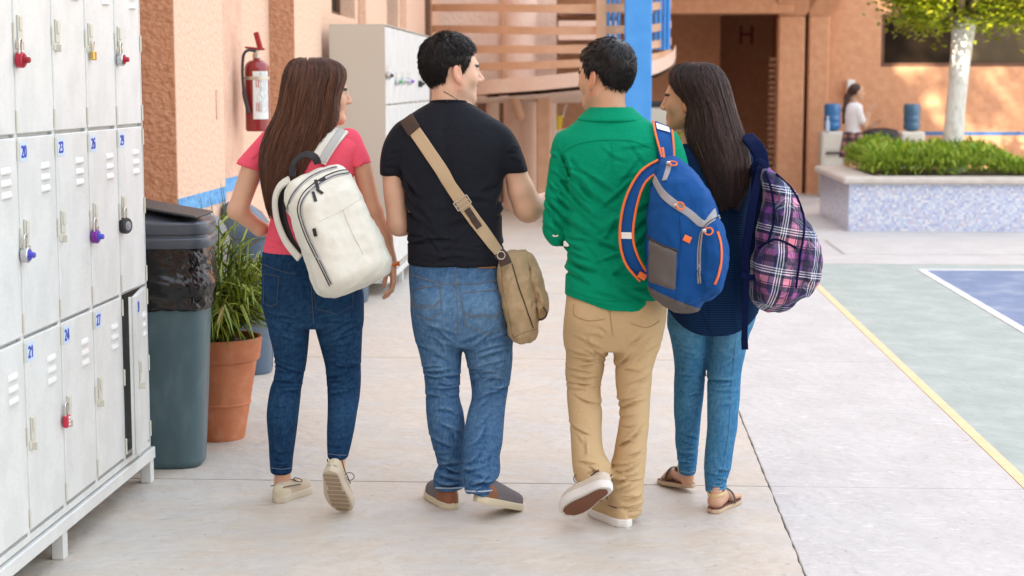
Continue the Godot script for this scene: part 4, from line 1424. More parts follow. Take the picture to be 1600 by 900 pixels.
func build_tree() -> void:
	var c := atz(1489, 240, -19.9)
	var o := thing("courtyard_tree", "small tree with white painted trunk and yellow green crown growing in the planter", "tree", Vector3(c.x, 0.5, c.z))
	var off := o.position
	var spec := [[1489, 244, 18.5], [1490, 215, 16], [1492, 180, 15], [1496, 140, 15], [1500, 100, 15.5], [1504, 60, 17], [1506, 35, 20], [1507, 10, 23]]
	var pts := []
	var rad := []
	for q in spec:
		var p := atz(q[0], q[1], -19.9)
		pts.append(p - off)
		rad.append(q[2] * mpp(p))
	pts.push_front(Vector3(pts[0].x, 0.0, 0))
	rad.push_front(rad[0] * 1.15)
	var b := MB.new()
	b.tube(pts, rad, 18)
	var wht := mat(Color(1, 1, 1), 0.85, {"tex": blotch(0.03, [[0.15, lin(0.58, 0.55, 0.50)], [0.4, lin(0.76, 0.75, 0.73)], [0.8, lin(0.82, 0.81, 0.80)]], 5, 256, 2), "nrm": grain(0.03, 8.0), "ns": 0.4, "scale": Vector3(2, 0.7, 2)})
	put("trunk", b.mesh(), wht, o)
	var bark := mat(lin(0.34, 0.25, 0.17), 0.9, {"nrm": grain(0.04, 8.0), "ns": 0.6, "scale": 3.0})
	var r := RandomNumberGenerator.new()
	r.seed = 12
	var top: Vector3 = pts[-1]
	var tips := []
	b = MB.new()
	for k in 11:
		var az := TAU * k / 11.0 + r.randf() * 0.4
		var up := r.randf_range(0.25, 1.0)
		var d := Vector3(cos(az) * (1.1 - 0.5 * up), up, sin(az) * (1.1 - 0.5 * up)).normalized()
		var line := []
		var rr := []
		for q in 6:
			var t := q / 5.0
			line.append(top + Vector3(0, -0.15, 0) + d * 1.25 * t + Vector3(0.06 * sin(5.0 * t + k), 0.1 * t * t, 0.06 * cos(4.0 * t + k)))
			rr.append(lerpf(0.07, 0.012, t))
		b.tube(line, rr, 7)
		tips.append(line)
	put("limbs", b.mesh(), bark, o)
	b = MB.new()
	var clumps := []
	for k in 190:
		var az := r.randf() * TAU
		var u := r.randf_range(-0.9, 1.0)
		var rad2 := pow(r.randf(), 0.28)
		var e := Vector3(cos(az) * sqrt(1.0 - u * u) * 1.55, u * 0.95, sin(az) * sqrt(1.0 - u * u) * 1.4) * rad2
		clumps.append(top + Vector3(0.22, 0.60, 0) + e)
	for q in [[1408, 8], [1428, 22], [1446, 32], [1458, 14], [1480, 4], [1476, 26], [1500, 36], [1522, 26], [1534, 38], [1556, 22], [1566, 34], [1590, 26], [1598, 38], [1545, 8], [1420, -6], [1440, -4]]:
		for k in 2: clumps.append(atz(q[0], q[1] - 14, r.randf_range(-20.2, -19.2)) - off)
	for k in 24000:
		var cc: Vector3 = clumps[r.randi() % clumps.size()]
		var dv := Vector3(r.randfn(), r.randfn() * 0.8, r.randfn()) * 0.125
		var p := cc + dv
		var a2 := r.randf() * TAU
		var g := Vector3(cos(a2), r.randf_range(-0.7, 0.4), sin(a2)).normalized()
		var l := r.randf_range(0.05, 0.095)
		var pick := r.randf()
		b.col = Color(0.22, 0.28, 0.014).lerp(Color(0.52, 0.52, 0.035), pick * pick)
		blade(b, [p, p + g * l * 0.5 + Vector3(0, 0.006, 0), p + g * l + Vector3(0, -0.008, 0)], l * 0.36, g.cross(Vector3(r.randf() - 0.5, 1, r.randf() - 0.5)).normalized())
	put("crown", b.mesh(), mat(Color(1, 1, 1), 0.5, {"vc": true, "back": Color(0.7, 0.75, 0.1)}), o)

func build_far_things() -> void:
	var cream := mat(lin(0.68, 0.66, 0.58), 0.5)
	var wat := mat(lin(0.03, 0.17, 0.42), 0.12, {"coat": 0.4})
	var wat2 := mat(lin(0.05, 0.15, 0.26), 0.12, {"coat": 0.4})
	for q in [["cream water dispenser cabinet beside the schoolgirl in plaid skirt", 1283, 1319, wat, "bright blue water jug on the dispenser behind the schoolgirl"], ["cream water dispenser cabinet standing in front of the blue wall stripe", 1407, 1445, wat2, "dull blue water jug on the dispenser beside the tree trunk"]]:
		var l := atz(q[1], 250, -23.7).x
		var e := atz(q[2], 250, -23.7).x
		var c := thing("water_dispenser", q[0], "water dispenser", Vector3((l + e) / 2, 0, -23.9), "water dispensers by the far wall")
		var h := 0.9
		var w := (e - l) / 2
		put("cabinet", box_mesh(Vector3(-w, -0.003, -0.18), Vector3(w, h, 0.18), 0.02), cream, c)
		put("front_panel", box_mesh(Vector3(-w + 0.04, 0.06, 0.178), Vector3(w - 0.04, h * 0.62, 0.19), 0.006), cream, c)
		put("drip_tray", box_mesh(Vector3(-w + 0.06, h * 0.66, 0.178), Vector3(w - 0.06, h * 0.69, 0.22), 0.006), M.black, c)
		put("top_panel", box_mesh(Vector3(-w + 0.03, h * 0.72, 0.178), Vector3(w - 0.03, h - 0.03, 0.188), 0.006), cream, c)
		var j := thing("water_jug", q[4], "water jug", Vector3((l + e) / 2 + 0.01, h, -23.9), "jugs on the water dispensers")
		var b := MB.new()
		var R := 0.118
		b.lathe(Vector3.ZERO, [[0.05, -0.0], [R * 0.92, 0.03], [R, 0.05], [R, 0.10], [R * 0.95, 0.115], [R * 0.95, 0.13], [R, 0.145], [R, 0.20], [R * 0.95, 0.215], [R * 0.95, 0.23], [R, 0.245], [R, 0.34], [R * 0.93, 0.375], [R * 0.6, 0.385]], 32)
		put("bottle_body", b.mesh(), q[3], j)
		b = MB.new()
		b.lathe(Vector3.ZERO, [[R + 0.002, 0.3], [R + 0.003, 0.302], [R + 0.003, 0.325], [R + 0.002, 0.327]], 24)
		put("ring", b.mesh(), q[3], j)
	var sb := atz(1293, 199, -23.72)
	var s := thing("water_bottle", "small clear bottle standing on the water dispenser beside the jug", "bottle", Vector3(sb.x, 0.9, -23.73))
	var b := MB.new()
	b.lathe(Vector3.ZERO, [[0.028, 0.0], [0.03, 0.01], [0.03, 0.13], [0.012, 0.17], [0.012, 0.19]], 16)
	put("bottle_body", b.mesh(), mat(lin(0.45, 0.6, 0.75), 0.15), s)
	b = MB.new()
	b.lathe(Vector3(0, 0.19, 0), [[0.014, 0.0], [0.014, 0.02]], 12)
	put("bottle_cap", b.mesh(), M.white, s)
	# dark container with a lid between the two dispensers
	var kl := atz(1352, 225, -23.4).x
	var kr := atz(1406, 225, -23.4).x
	var k := thing("dark_bin", "low black lidded bin between the two water dispensers", "bin", Vector3((kl + kr) / 2, 0, -23.6))
	var rows := []
	var w := (kr - kl) / 2
	for q in [[0.0, 0.8], [0.02, 0.85], [0.78, 0.97], [0.8, 1.04], [0.84, 1.04]]:
		rows.append(squircle(0, 0, q[0], w * q[1], 0.2 * q[1], 3.5, 36))
	put("bin_body", bin_shell(rows).mesh(), mat(lin(0.03, 0.035, 0.04), 0.4), k)
	rows = []
	for q in [[0.842, 1.06], [0.88, 1.05], [0.93, 0.9], [0.955, 0.4]]:
		rows.append(squircle(0, 0, q[0], w * q[1], 0.2 * q[1], 3.5, 36))
	put("lid", bin_shell(rows).mesh(), M.black, k)
	# towel holder on the wall behind the schoolgirl
	var d := thing("paper_dispenser", "narrow white dispenser mounted on the orange wall above the schoolgirl", "dispenser", atz(1329, 140, -24.5))
	put("housing", box_mesh(Vector3(-0.055, -0.14, -0.1), Vector3(0.055, 0.14, 0.05), 0.015), M.white, d)
	put("outlet", box_mesh(Vector3(-0.04, -0.15, -0.06), Vector3(0.04, -0.141, 0.03), 0.002), M.black, d)
	# items seen between the students: a cooler, a yellow pail on a bench, a bush
	var p := atz(1032, 165, -23.0)
	var cl := thing("drinks_cooler", "white cooler with dark lid standing under the stair beside the girl's face", "cooler", Vector3(p.x, 0, -23.0))
	put("cooler_body", box_mesh(Vector3(-0.16, -0.002, -0.18), Vector3(0.16, p.y - 0.02, 0.18), 0.02), cream, cl)
	put("lid", box_mesh(Vector3(-0.17, p.y - 0.018, -0.19), Vector3(0.17, p.y + 0.06, 0.19), 0.02), M.black, cl)
	p = atz(868, 202, -23.4)
	var bn := thing("work_bench", "dark bench under the staircase holding a yellow pail", "bench", Vector3(p.x + 0.2, 0, -23.5))
	put("bench_top", box_mesh(Vector3(-0.5, p.y - 0.06, -0.25), Vector3(0.5, p.y - 0.005, 0.25), 0.01), M.facade_pale, bn)
	for x in [-0.45, 0.45]:
		for zz in [-0.2, 0.2]:
			put("leg", box_mesh(Vector3(x - 0.03, -0.002, zz - 0.03), Vector3(x + 0.03, p.y - 0.061, zz + 0.03), 0.004), M.brown, bn)
	var yp := thing("yellow_pail", "small yellow pail on the bench under the staircase", "pail", Vector3(p.x + 0.02, p.y - 0.005, -23.4))
	b = MB.new()
	b.lathe(Vector3.ZERO, [[0.06, 0.0], [0.085, 0.18], [0.088, 0.19], [0.08, 0.19]], 20)
	put("pail_body", b.mesh(), mat(lin(0.62, 0.42, 0.02), 0.45), yp)
	b = MB.new()
	b.tube([Vector3(0.085, 0.17, 0), Vector3(0.1, 0.26, 0), Vector3(0.13, 0.34, 0.02)], 0.007, 6)
	put("handle", b.mesh(), M.white, yp)
	var bu := thing("small_bush", "small yellow green bush behind the girl in navy", "bush", atz(1052, 235, -22.3) * Vector3(1, 0, 1))
	b = MB.new()
	var r := RandomNumberGenerator.new()
	r.seed = 3
	var top := atz(1052, 205, -22.3).y
	for i in 900:
		var u := r.randf()
		var a := r.randf() * TAU
		var q := Vector3(cos(a) * 0.3 * sqrt(r.randf()), lerpf(0.15, top, u), sin(a) * 0.3 * sqrt(r.randf()))
		var g := Vector3(r.randfn(), r.randf(), r.randfn()).normalized()
		b.col = Color(0.12, 0.2, 0.02).lerp(Color(0.32, 0.36, 0.04), r.randf())
		blade(b, [q, q + g * 0.04, q + g * 0.08], 0.02, g.cross(Vector3(r.randf() - 0.5, 1, r.randf())).normalized())
	put("foliage", b.mesh(), mat(Color(1, 1, 1), 0.55, {"vc": true, "back": Color(0.4, 0.45, 0.08)}), bu)
	b = MB.new()
	for i in 7:
		var a := i * 0.9
		b.tube([Vector3(cos(a) * 0.03, 0, sin(a) * 0.03), Vector3(cos(a) * 0.2, top * 0.8, sin(a) * 0.2)], 0.008, 5)
	put("stem", b.mesh(), M.brown, bu)

# unseen tree added over the roof to dapple the sun on the far wall
func build_added_shade_tree() -> void:
	var o := thing("added_shade_tree", "unseen tree added behind the peach corridor building to dapple the far wall", "tree", Vector3(-5.2, 0, -12.6))
	var b := MB.new()
	b.tube([Vector3(0, 0, 0), Vector3(0.1, 4, 0), Vector3(0.5, 8, 0.1), Vector3(1.2, 10.4, 0.2)], [0.32, 0.26, 0.2, 0.12], 12)
	var bark := mat(lin(0.2, 0.15, 0.11), 0.9)
	put("trunk", b.mesh(), bark, o)
	var r := RandomNumberGenerator.new()
	r.seed = 77
	var cl := []
	var lm := MB.new()
	for k in 44:
		var az := r.randf() * TAU
		var u := r.randf_range(-0.7, 1.0)
		var c := Vector3(1.6, 11.2, 0.6) + Vector3(cos(az) * 2.6, u * 1.9, sin(az) * 3.4) * pow(r.randf(), 0.5)
		if c.z > 1.5 and c.y < 12.3: continue  # gap shaped so sun reaches the lower right of the wall
		cl.append(c)
		if k % 4 == 0: lm.tube([Vector3(1.0, 9.6, 0.15), (Vector3(1.0, 9.6, 0.15) + c) / 2.0 + Vector3(0, 0.2, 0), c], [0.07, 0.045, 0.015], 6)
	put("limbs", lm.mesh(), bark, o)
	b = MB.new()
	for k in 4600:
		var c: Vector3 = cl[r.randi() % cl.size()]
		var p := c + Vector3(r.randfn(), r.randfn() * 0.7, r.randfn()) * 0.24
		var a2 := r.randf() * TAU
		var g := Vector3(cos(a2), r.randf_range(-0.6, 0.4), sin(a2)).normalized()
		b.col = Color(0.05, 0.1, 0.015).lerp(Color(0.12, 0.17, 0.02), r.randf())
		blade(b, [p, p + g * 0.09, p + g * 0.18 + Vector3(0, -0.02, 0)], 0.06, g.cross(Vector3(r.randf() - 0.5, 1, r.randf() - 0.5)).normalized())
	put("crown", b.mesh(), mat(Color(1, 1, 1), 0.55, {"vc": true, "back": Color(0.3, 0.35, 0.08)}), o)

# ---------------------------------------------------------------- people: shared tools
var PZ := -6.2            # depth plane of the person in hand
func jj(px: float, py: float, dz := 0.0) -> Vector3:
	return atz(px, py, PZ + dz)
func rows_of(list: Array) -> Array:       # [py, left px, right px, dz, half depth] -> metres
	var out := []
	for q in list:
		var c := jj((q[1] + q[2]) / 2.0, q[0], q[3])
		out.append([c.y, c.x, c.z, (q[2] - q[1]) / 2.0 * mpp(c), q[4]])
	return out
func loft(list: Array, k := 0.02, e := 2.0) -> Loft:
	return Loft.new(rows_of(list), k, e)
func cap(a: Array, b: Array, k := 0.02, sq := Vector3.ONE) -> Cap:      # [px, py, dz, radius px]
	var p := jj(a[0], a[1], a[2])
	var q := jj(b[0], b[1], b[2])
	return Cap.new(p, q, a[3] * mpp(p), b[3] * mpp(q), k, sq)
func sdf(prims: Array, cell := 0.008, disp = null) -> Sdf:
	var s := Sdf.new()
	for p in prims: s.pr.append(p)
	s.cell = cell
	s.disp = disp
	return s
func drape(s: Sdf, px: float, py: float, off := 0.0) -> Array:      # [point, normal] where the sight line meets the form
	var r := ray(px, py).normalized()
	var t0 := 5.2
	var h := s.hit(EYE + r * t0, r, 1.8)
	if h == Vector3.ZERO: return []
	var n := s.grad(h)
	return [h + n * off, n]
func drape_line(s: Sdf, pts: Array, off: float, step := 6.0) -> Array:      # pixel polyline -> [[points], [normals]]
	var P := []
	var N := []
	for i in pts.size() - 1:
		var a := Vector2(pts[i][0], pts[i][1])
		var b := Vector2(pts[i + 1][0], pts[i + 1][1])
		var n := maxi(1, int(a.distance_to(b) / step))
		for k in n + (1 if i == pts.size() - 2 else 0):
			var q := a.lerp(b, float(k) / n)
			var h := drape(s, q.x, q.y, off)
			if h:
				P.append(h[0])
				N.append(h[1])
	return [P, N]
func smooth_px(pts: Array, n := 8) -> Array:
	var out := []
	for i in pts.size() - 1:
		var a := Vector2(pts[maxi(i - 1, 0)][0], pts[maxi(i - 1, 0)][1])
		var b := Vector2(pts[i][0], pts[i][1])
		var c := Vector2(pts[i + 1][0], pts[i + 1][1])
		var d := Vector2(pts[mini(i + 2, pts.size() - 1)][0], pts[mini(i + 2, pts.size() - 1)][1])
		for k in n:
			var q := b.cubic_interpolate(c, a, d, float(k) / n)
			out.append([q.x, q.y])
	out.append(pts[-1])
	return out
func seam(called: String, s: Sdf, pts: Array, r: float, m: Material, parent: Node3D, off := 0.0006) -> void:
	var l := drape_line(s, smooth_px(pts, 5), off, 4.0)
	if l[0].size() < 2: return
	var b := MB.new()
	b.off = parent.global_position
	b.tube(l[0], r, 5)
	put(called, b.mesh(), m, parent)
func stitches(called: String, s: Sdf, pts: Array, m: Material, parent: Node3D, gap := 3.2, r := 0.0009) -> void:      # dashed thread along a line
	var l := drape_line(s, smooth_px(pts, 5), 0.0008, 1.6)
	var b := MB.new()
	b.off = parent.global_position
	var P: Array = l[0]
	var k := 0
	while k + 1 < P.size():
		b.tube([P[k], P[k + 1]], r, 4)
		k += 2
	if b.v.size(): put(called, b.mesh(), m, parent)
func strap_on(called: String, s: Sdf, pts: Array, w: float, th: float, m: Material, parent: Node3D, off := 0.002, step := 5.0) -> Array:
	var l := drape_line(s, pts, off + th * 0.5, step)
	var P: Array = l[0]
	var N: Array = l[1]
	for it in 2:        # even out small steps
		for k in range(1, P.size() - 1):
			P[k] = (P[k - 1] + P[k] * 2.0 + P[k + 1]) / 4.0
			N[k] = (N[k - 1] + N[k] * 2.0 + N[k + 1]).normalized()
	var b := MB.new()
	b.off = parent.global_position
	if P.size() > 1: b.strap(P, N, w, th)
	put(called, b.mesh(), m, parent)
	return [P, N]
func patch(called: String, s: Sdf, quad: Array, off: float, m: Material, parent: Node3D, n := 10, dye = null) -> void:      # cloth piece laid on a form; quad of pixels tl tr br bl
	var rows := []
	for i in n + 1:
		var v := float(i) / n
		var r := []
		for k in n + 1:
			var u := float(k) / n
			var a := Vector2(quad[0][0], quad[0][1]).lerp(Vector2(quad[1][0], quad[1][1]), u)
			var b := Vector2(quad[3][0], quad[3][1]).lerp(Vector2(quad[2][0], quad[2][1]), u)
			var q := a.lerp(b, v)
			var edge := i == 0 or k == 0 or i == n or k == n
			var h := drape(s, q.x, q.y, -0.002 if edge else off)
			if not h: return
			r.append(h[0])
		rows.append(r)
	var b := MB.new()
	b.off = parent.global_position
	b.grid(rows, false, true)
	if dye != null:
		for k in b.c.size(): b.c[k] = dye.call(b.v[k] + b.off, b.n[k])
	put(called, b.mesh(), m, parent)

func person(label: String, at: Vector3, group := "students walking away together") -> Node3D:
	return thing("person", label, "person", at, group)

# head in its own axes: face towards +z, y up, origin between the ears
func head_field(x: Transform3D, male: bool, nose := 1.0) -> Array:
	var s := x.basis.get_scale().x
	var pr := []
	var E := func(c: Vector3, r: Vector3, k: float, op := 0): pr.append(Ell.new(Transform3D(x.basis.orthonormalized(), x * c), r * s, k * s, op))
	var C := func(a: Vector3, b: Vector3, r1: float, r2: float, k: float): pr.append(Cap.new(x * a, x * b, r1 * s, r2 * s, k * s))
	E.call(Vector3(0, 0.030, -0.014), Vector3(0.073, 0.090, 0.095), 0.01)
	E.call(Vector3(0, -0.026, 0.030), Vector3(0.060, 0.082, 0.062), 0.04)
	for q in [-1.0, 1.0]:
		C.call(Vector3(q * 0.052, -0.055, -0.004), Vector3(q * 0.020, -0.098, 0.062), 0.017, 0.015, 0.035)
		E.call(Vector3(q * 0.040, -0.026, 0.052), Vector3(0.024, 0.024, 0.022), 0.025)
	E.call(Vector3(0, -0.098, 0.074), Vector3(0.019, 0.016, 0.014), 0.022)
	C.call(Vector3(-0.034, 0.012, 0.076), Vector3(0.034, 0.012, 0.076), 0.012, 0.012, 0.02)
	C.call(Vector3(0, 0.010, 0.086), Vector3(0, -0.030, 0.104 + 0.008 * nose), 0.008, 0.0115, 0.012)
	for q in [-1.0, 1.0]:
		E.call(Vector3(q * 0.011, -0.035, 0.098), Vector3(0.008, 0.007, 0.010), 0.008)
		E.call(Vector3(q * 0.031, -0.004, 0.100), Vector3(0.018, 0.011, 0.015), 0.012, 1)
		E.call(Vector3(q * 0.031, -0.005, 0.076), Vector3(0.0145, 0.0125, 0.0125), 0.004)
	C.call(Vector3(-0.017, -0.062, 0.083), Vector3(0.017, -0.062, 0.083), 0.005, 0.005, 0.008)
	C.call(Vector3(0, -0.060, 0.088), Vector3(0, -0.061, 0.088), 0.006, 0.006, 0.008)
	C.call(Vector3(-0.014, -0.073, 0.083), Vector3(0.014, -0.073, 0.083), 0.006, 0.006, 0.008)
	for q in [-1.0, 1.0]:      # ears
		var eb := x.basis.orthonormalized() * Basis(Vector3(1, 0, 0), -0.18) * Basis(Vector3(0, 1, 0), -0.35 * q)
		pr.append(Ell.new(Transform3D(eb, x * Vector3(q * 0.079, -0.012, -0.010)), Vector3(0.007, 0.031, 0.019) * s, 0.006 * s))
		pr.append(Ell.new(Transform3D(eb, x * Vector3(q * 0.076, -0.036, -0.002)), Vector3(0.006, 0.012, 0.010) * s, 0.006 * s))
		pr.append(Ell.new(Transform3D(eb, x * Vector3(q * 0.088, -0.008, -0.006)), Vector3(0.007, 0.020, 0.010) * s, 0.003 * s, 1))
	return pr

func skin_colour(x: Transform3D, base: Color, brow: bool, stubble := 0.0) -> Callable:
	var inv := x.affine_inverse()
	var nz := noise(14.0, 3, FastNoiseLite.TYPE_SIMPLEX_SMOOTH, 44)
	return func(p: Vector3, _n: Vector3) -> Color:
		var q := inv * p
		var c: Color = base * (1.0 + 0.10 * nz.get_noise_3dv(p))
		if q.length() > 0.17: return c
		var red: Color = Color(base.r * 1.02, base.g * 0.70, base.b * 0.66)
		if absf(q.x) > 0.071: c = c.lerp(red, 0.6)                                  # ears
		if q.z > 0.078 and absf(q.x) < 0.021 and q.y < -0.055 and q.y > -0.080: c = c.lerp(Color(base.r * 0.82, base.g * 0.46, base.b * 0.45), 0.85)     # lips
		if brow and q.z > 0.05 and absf(q.y - 0.017 - 0.10 * (absf(q.x) - 0.03) * (-1.0 if absf(q.x) > 0.04 else 0.4)) < 0.005 and absf(q.x) > 0.012 and absf(q.x) < 0.055: c = Color(0.02, 0.013, 0.01)
		if q.z > 0.07 and absf(q.x) > 0.018 and absf(q.x) < 0.046 and absf(q.y + 0.001) < 0.0026: c = Color(0.02, 0.014, 0.011)    # lashes
		if stubble > 0.0 and q.y < -0.03 and q.z > -0.01: c = c.lerp(Color(base.r * 0.6, base.g * 0.58, base.b * 0.6), stubble * smoothstep(-0.03, -0.07, q.y))
		return c

# short hair: a cap over the skull above a hairline, and tapered tufts that follow its lie
func short_hair(x: Transform3D, m: Material, parent: Node3D, hairline: Callable, thick: Callable, sd: int, count := 17000) -> void:
	var inv := x.affine_inverse()
	var s := x.basis.get_scale().x
	var nz := noise(38.0, 2, FastNoiseLite.TYPE_SIMPLEX_SMOOTH, sd)
	var c0 := Vector3(0, 0.030, -0.014)
	var r0 := Vector3(0.075, 0.092, 0.097)
	var f := sdf([Ell.new(Transform3D(x.basis.orthonormalized(), x * c0), (r0 + Vector3.ONE * 0.022) * s, 0.0)], 0.005, func(p: Vector3) -> float:
		var q := inv * p
		var az := atan2(absf(q.x), q.z)
		var t: float = hairline.call(az, q.x) - q.y
		return (0.022 - thick.call(q) * 0.8 + maxf(0.0, t) * 0.9) * s + 0.0025 * nz.get_noise_3dv(p))
	field("hair_cap", [f], m, parent)
	var r := RandomNumberGenerator.new()
	r.seed = sd
	var b := MB.new()
	b.off = parent.global_position
	var crown := Vector3(0.01, 0.095, -0.06).normalized()
	for i in count:
		var u := r.randf_range(-0.9, 1.0)
		var a := r.randf() * TAU
		var dv := Vector3(cos(a) * sqrt(1.0 - u * u), u, sin(a) * sqrt(1.0 - u * u))
		var q := c0 + dv * r0
		var az := atan2(absf(q.x), q.z)
		var hl: float = hairline.call(az, q.x)
		if q.y < hl + 0.002: continue
		var th: float = thick.call(q)
		var n := (dv / r0).normalized()
		var flow := (dv - crown)
		flow = (flow - n * flow.dot(n)).normalized()
		if q.y < 0.055: flow = (flow * 0.4 + Vector3(0, -1, -0.25 if q.z > -0.05 else 0.0)).normalized()
		flow = (flow + Vector3(r.randfn(), r.randfn(), r.randfn()) * 0.16).normalized()
		var ln := r.randf_range(0.6, 1.25) * (0.009 + th * 0.8)
		var p0 := q + n * th * 0.55
		var p1 := p0 + (flow * 0.9 + n * 0.22) * ln * 0.55
		var p2 := p0 + (flow * 1.0 + n * r.randf_range(0.02, 0.26)) * ln
		b.col = Color(1, 1, 1) * r.randf_range(0.6, 1.9)
		b.tube([x * p0, x * p1, x * p2], [0.0011 * s, 0.001 * s, 0.0002], 3, false)
	put("hair", b.mesh(), m, parent)

# long hair: a core form given by rows and many locks that run down its surface
func long_hair(form: Loft, m: Material, core_m: Material, parent: Node3D, sd: int, tone: Color, tip: Color, n := 2600, ends := 0.06) -> void:
	var nz := noise(1.0, 2, FastNoiseLite.TYPE_SIMPLEX_SMOOTH, sd)
	var core := sdf([form], 0.007, func(p: Vector3) -> float:
		return 0.012 + 0.008 * nz.get_noise_2d(p.x * 70.0 + p.y * 6.0, p.y * 3.0) + 0.05 * smoothstep(form.y0 + 0.10, form.y0, p.y))
	field("hair_core", [core], core_m, parent)
	var r := RandomNumberGenerator.new()
	r.seed = sd
	var b := MB.new()
	b.off = parent.global_position
	var H := form.y1 - form.y0
	for i in n:
		var a := r.randfn() * 1.1
		if i % 3 == 0: a = r.randf_range(-2.6, 2.6)
		var clump := int(floor(a * 9.0))
		var cl := fposmod(sin(clump * 12.9898 + sd) * 43758.5453, 1.0)       # the lock this hair belongs to
		var top := form.y1 - 0.003 - absf(r.randfn()) * 0.03
		var bot := form.y0 + (0.35 * cl + 0.65 * pow(r.randf(), 1.6)) * ends * 1.4 - 0.02
		var stray := r.randf() < 0.07
		if r.randf() < 0.15: bot = lerpf(top, form.y0, r.randf_range(0.5, 0.95))
		if r.randf() < 0.4: top = lerpf(form.y1, form.y0, pow(r.randf(), 1.5) * 0.6)
		var lay := 0.985 + 0.035 * cl + r.randfn() * 0.014 + (0.05 * r.randf() if stray else 0.0)
		var pts := []
		var rad := []
		var w := r.randf_range(0.0006, 0.0014) if not stray else 0.0005
		var ph := r.randf() * 50.0
		var drift := r.randfn() * 0.05
		for k in 16:
			var t := k / 15.0
			var y := lerpf(top, bot, t)
			var yy := maxf(y, form.y0 + 0.001)
			var low := clampf((form.y1 - y) / H, 0.0, 1.0)
			var pull := (clump + 0.5) / 9.0 - a          # hairs gather into locks towards the ends
			var aa := a + pull * 0.75 * smoothstep(0.25, 0.95, low) + drift * low + 0.10 * nz.get_noise_2d(clump * 3.7, t * 2.0) + 0.03 * nz.get_noise_2d(ph, t * 5.0)
			var q := form.at(yy, aa)
			var c := Vector3(form.at(yy, 0.0).x, y, form.at(yy, PI / 2).z)
			var ll := lay + 0.05 * low * nz.get_noise_2d(clump * 9.1, t * 2.5) + 0.012 * nz.get_noise_2d(ph + 20.0, t * 3.0)
			pts.append(c + (Vector3(q.x, y, q.z) - c) * ll)
			rad.append(w * (1.0 - 0.8 * pow(t, 3.0)) * (0.4 + 0.6 * minf(1.0, t * 6.0)))
		b.col = tone.lerp(tip, clampf(0.25 + 0.5 * (cl - 0.5) + 0.3 * r.randfn(), 0.0, 1.0))
		b.tube(pts, rad, 3, false)
	put("hair", b.mesh(), m, parent)

# a hand: palm and five fingers; A along the hand, T to the thumb side, N out of the palm
func hand_prims(w: Vector3, A: Vector3, T: Vector3, N: Vector3, curl: Array, s := 1.0) -> Array:
	var pr := []
	for i in 4:
		var k := w + (A * 0.078 + T * (0.027 - 0.018 * i)) * s - N * (0.004 if i == 1 or i == 2 else 0.0) * s
		pr.append(Cap.new(w + T * (0.014 - 0.009 * i) * s, k, 0.0135 * s, 0.0105 * s, 0.012 * s))
		var ln: float = [0.92, 1.0, 0.95, 0.76][i]
		var p := k
		var ang := 0.0
		var d := [0.042, 0.027, 0.022]
		for q in 3:
			ang += curl[i] * [0.7, 1.1, 0.8][q]
			var dirv := (A * cos(ang) + N * sin(ang) + T * (0.06 - 0.04 * i)).normalized()
			var e: Vector3 = p + dirv * d[q] * ln * s
			pr.append(Cap.new(p, e, (0.0092 - 0.0008 * q) * s, (0.0086 - 0.001 * q) * s, 0.003 * s))
			p = e
	var tb := w + (A * 0.018 + T * 0.016 + N * 0.006) * s
	var t1 := tb + (A * 0.72 + T * 0.45 + N * 0.4).normalized() * 0.042 * s
	var t2 := t1 + (A * 0.95 + T * 0.1 + N * 0.25).normalized() * 0.034 * s
	var t3 := t2 + (A * 0.98 + N * 0.15).normalized() * 0.022 * s
	pr.append(Cap.new(tb, t1, 0.014 * s, 0.0105 * s, 0.012 * s))
	pr.append(Cap.new(t1, t2, 0.0105 * s, 0.0095 * s, 0.004 * s))
	pr.append(Cap.new(t2, t3, 0.0095 * s, 0.0075 * s, 0.003 * s))
	return pr

# a shoe: heel at the origin, toe along +z; returns [upper, sole]
func shoe_shapes(L: float, W: float, hh: float, toe: float, sole: float, heel_c := 0.0) -> Array:
	var up := MB.new()
	var so := MB.new()
	var rows := []
	var s0 := []
	var s1 := []
	var n := 22
	for i in n + 1:
		var t := float(i) / n
		var e := sqrt(maxf(0.0, 1.0 - pow(absf(2.0 * t - 1.0), 5.0)))
		var w := W * e * (0.76 + 0.34 * smoothstep(0.25, 0.68, t) - 0.10 * smoothstep(0.75, 1.0, t))
		var cx := 0.010 * sin(t * PI) - 0.004
		var z := t * L
		var h := lerpf(hh, toe, smoothstep(0.12, 0.92, t)) * pow(e, 0.55)
		var ring := []
		for k in 20:
			var a := TAU * k / 20.0
			var c := cos(a)
			var s := sin(a)
			ring.append(Vector3(cx + signf(c) * pow(absf(c), 0.75) * maxf(w, 0.002), sole + (maxf(h, 0.002) * pow(s, 0.7) if s > 0.0 else 0.004 * s), z))
		rows.append(ring)
		s0.append([cx, w * 1.03 + 0.0035, z + (t - 0.5) * 0.006])
	up.grid(rows, true, true)
	up.fan(rows[0], false)
	up.fan(rows[-1], true)
	# sole: outline extruded, with a low arch
	var rim := []
	for i in n + 1: rim.append(Vector3(s0[i][0] + s0[i][1], 0, s0[i][2]))
	for i in range(n, -1, -1): rim.append(Vector3(s0[i][0] - s0[i][1], 0, s0[i][2]))
	var lv := []
	for q in [[0.0, 0.93], [0.004, 0.985], [sole * 0.5, 1.0], [sole, 1.0], [sole + 0.006, 0.985], [sole + 0.006, 0.9]]:
		var ring := []
		for p in rim: ring.append(Vector3(p.x * q[1], q[0], (p.z - L / 2) * (1.0 - (1.0 - q[1]) * 0.4) + L / 2))
		lv.append(ring)
	so.grid(lv, true, true)
	so.fan(lv[0], false)
	so.fan(lv[-1], true)
	return [up, so]
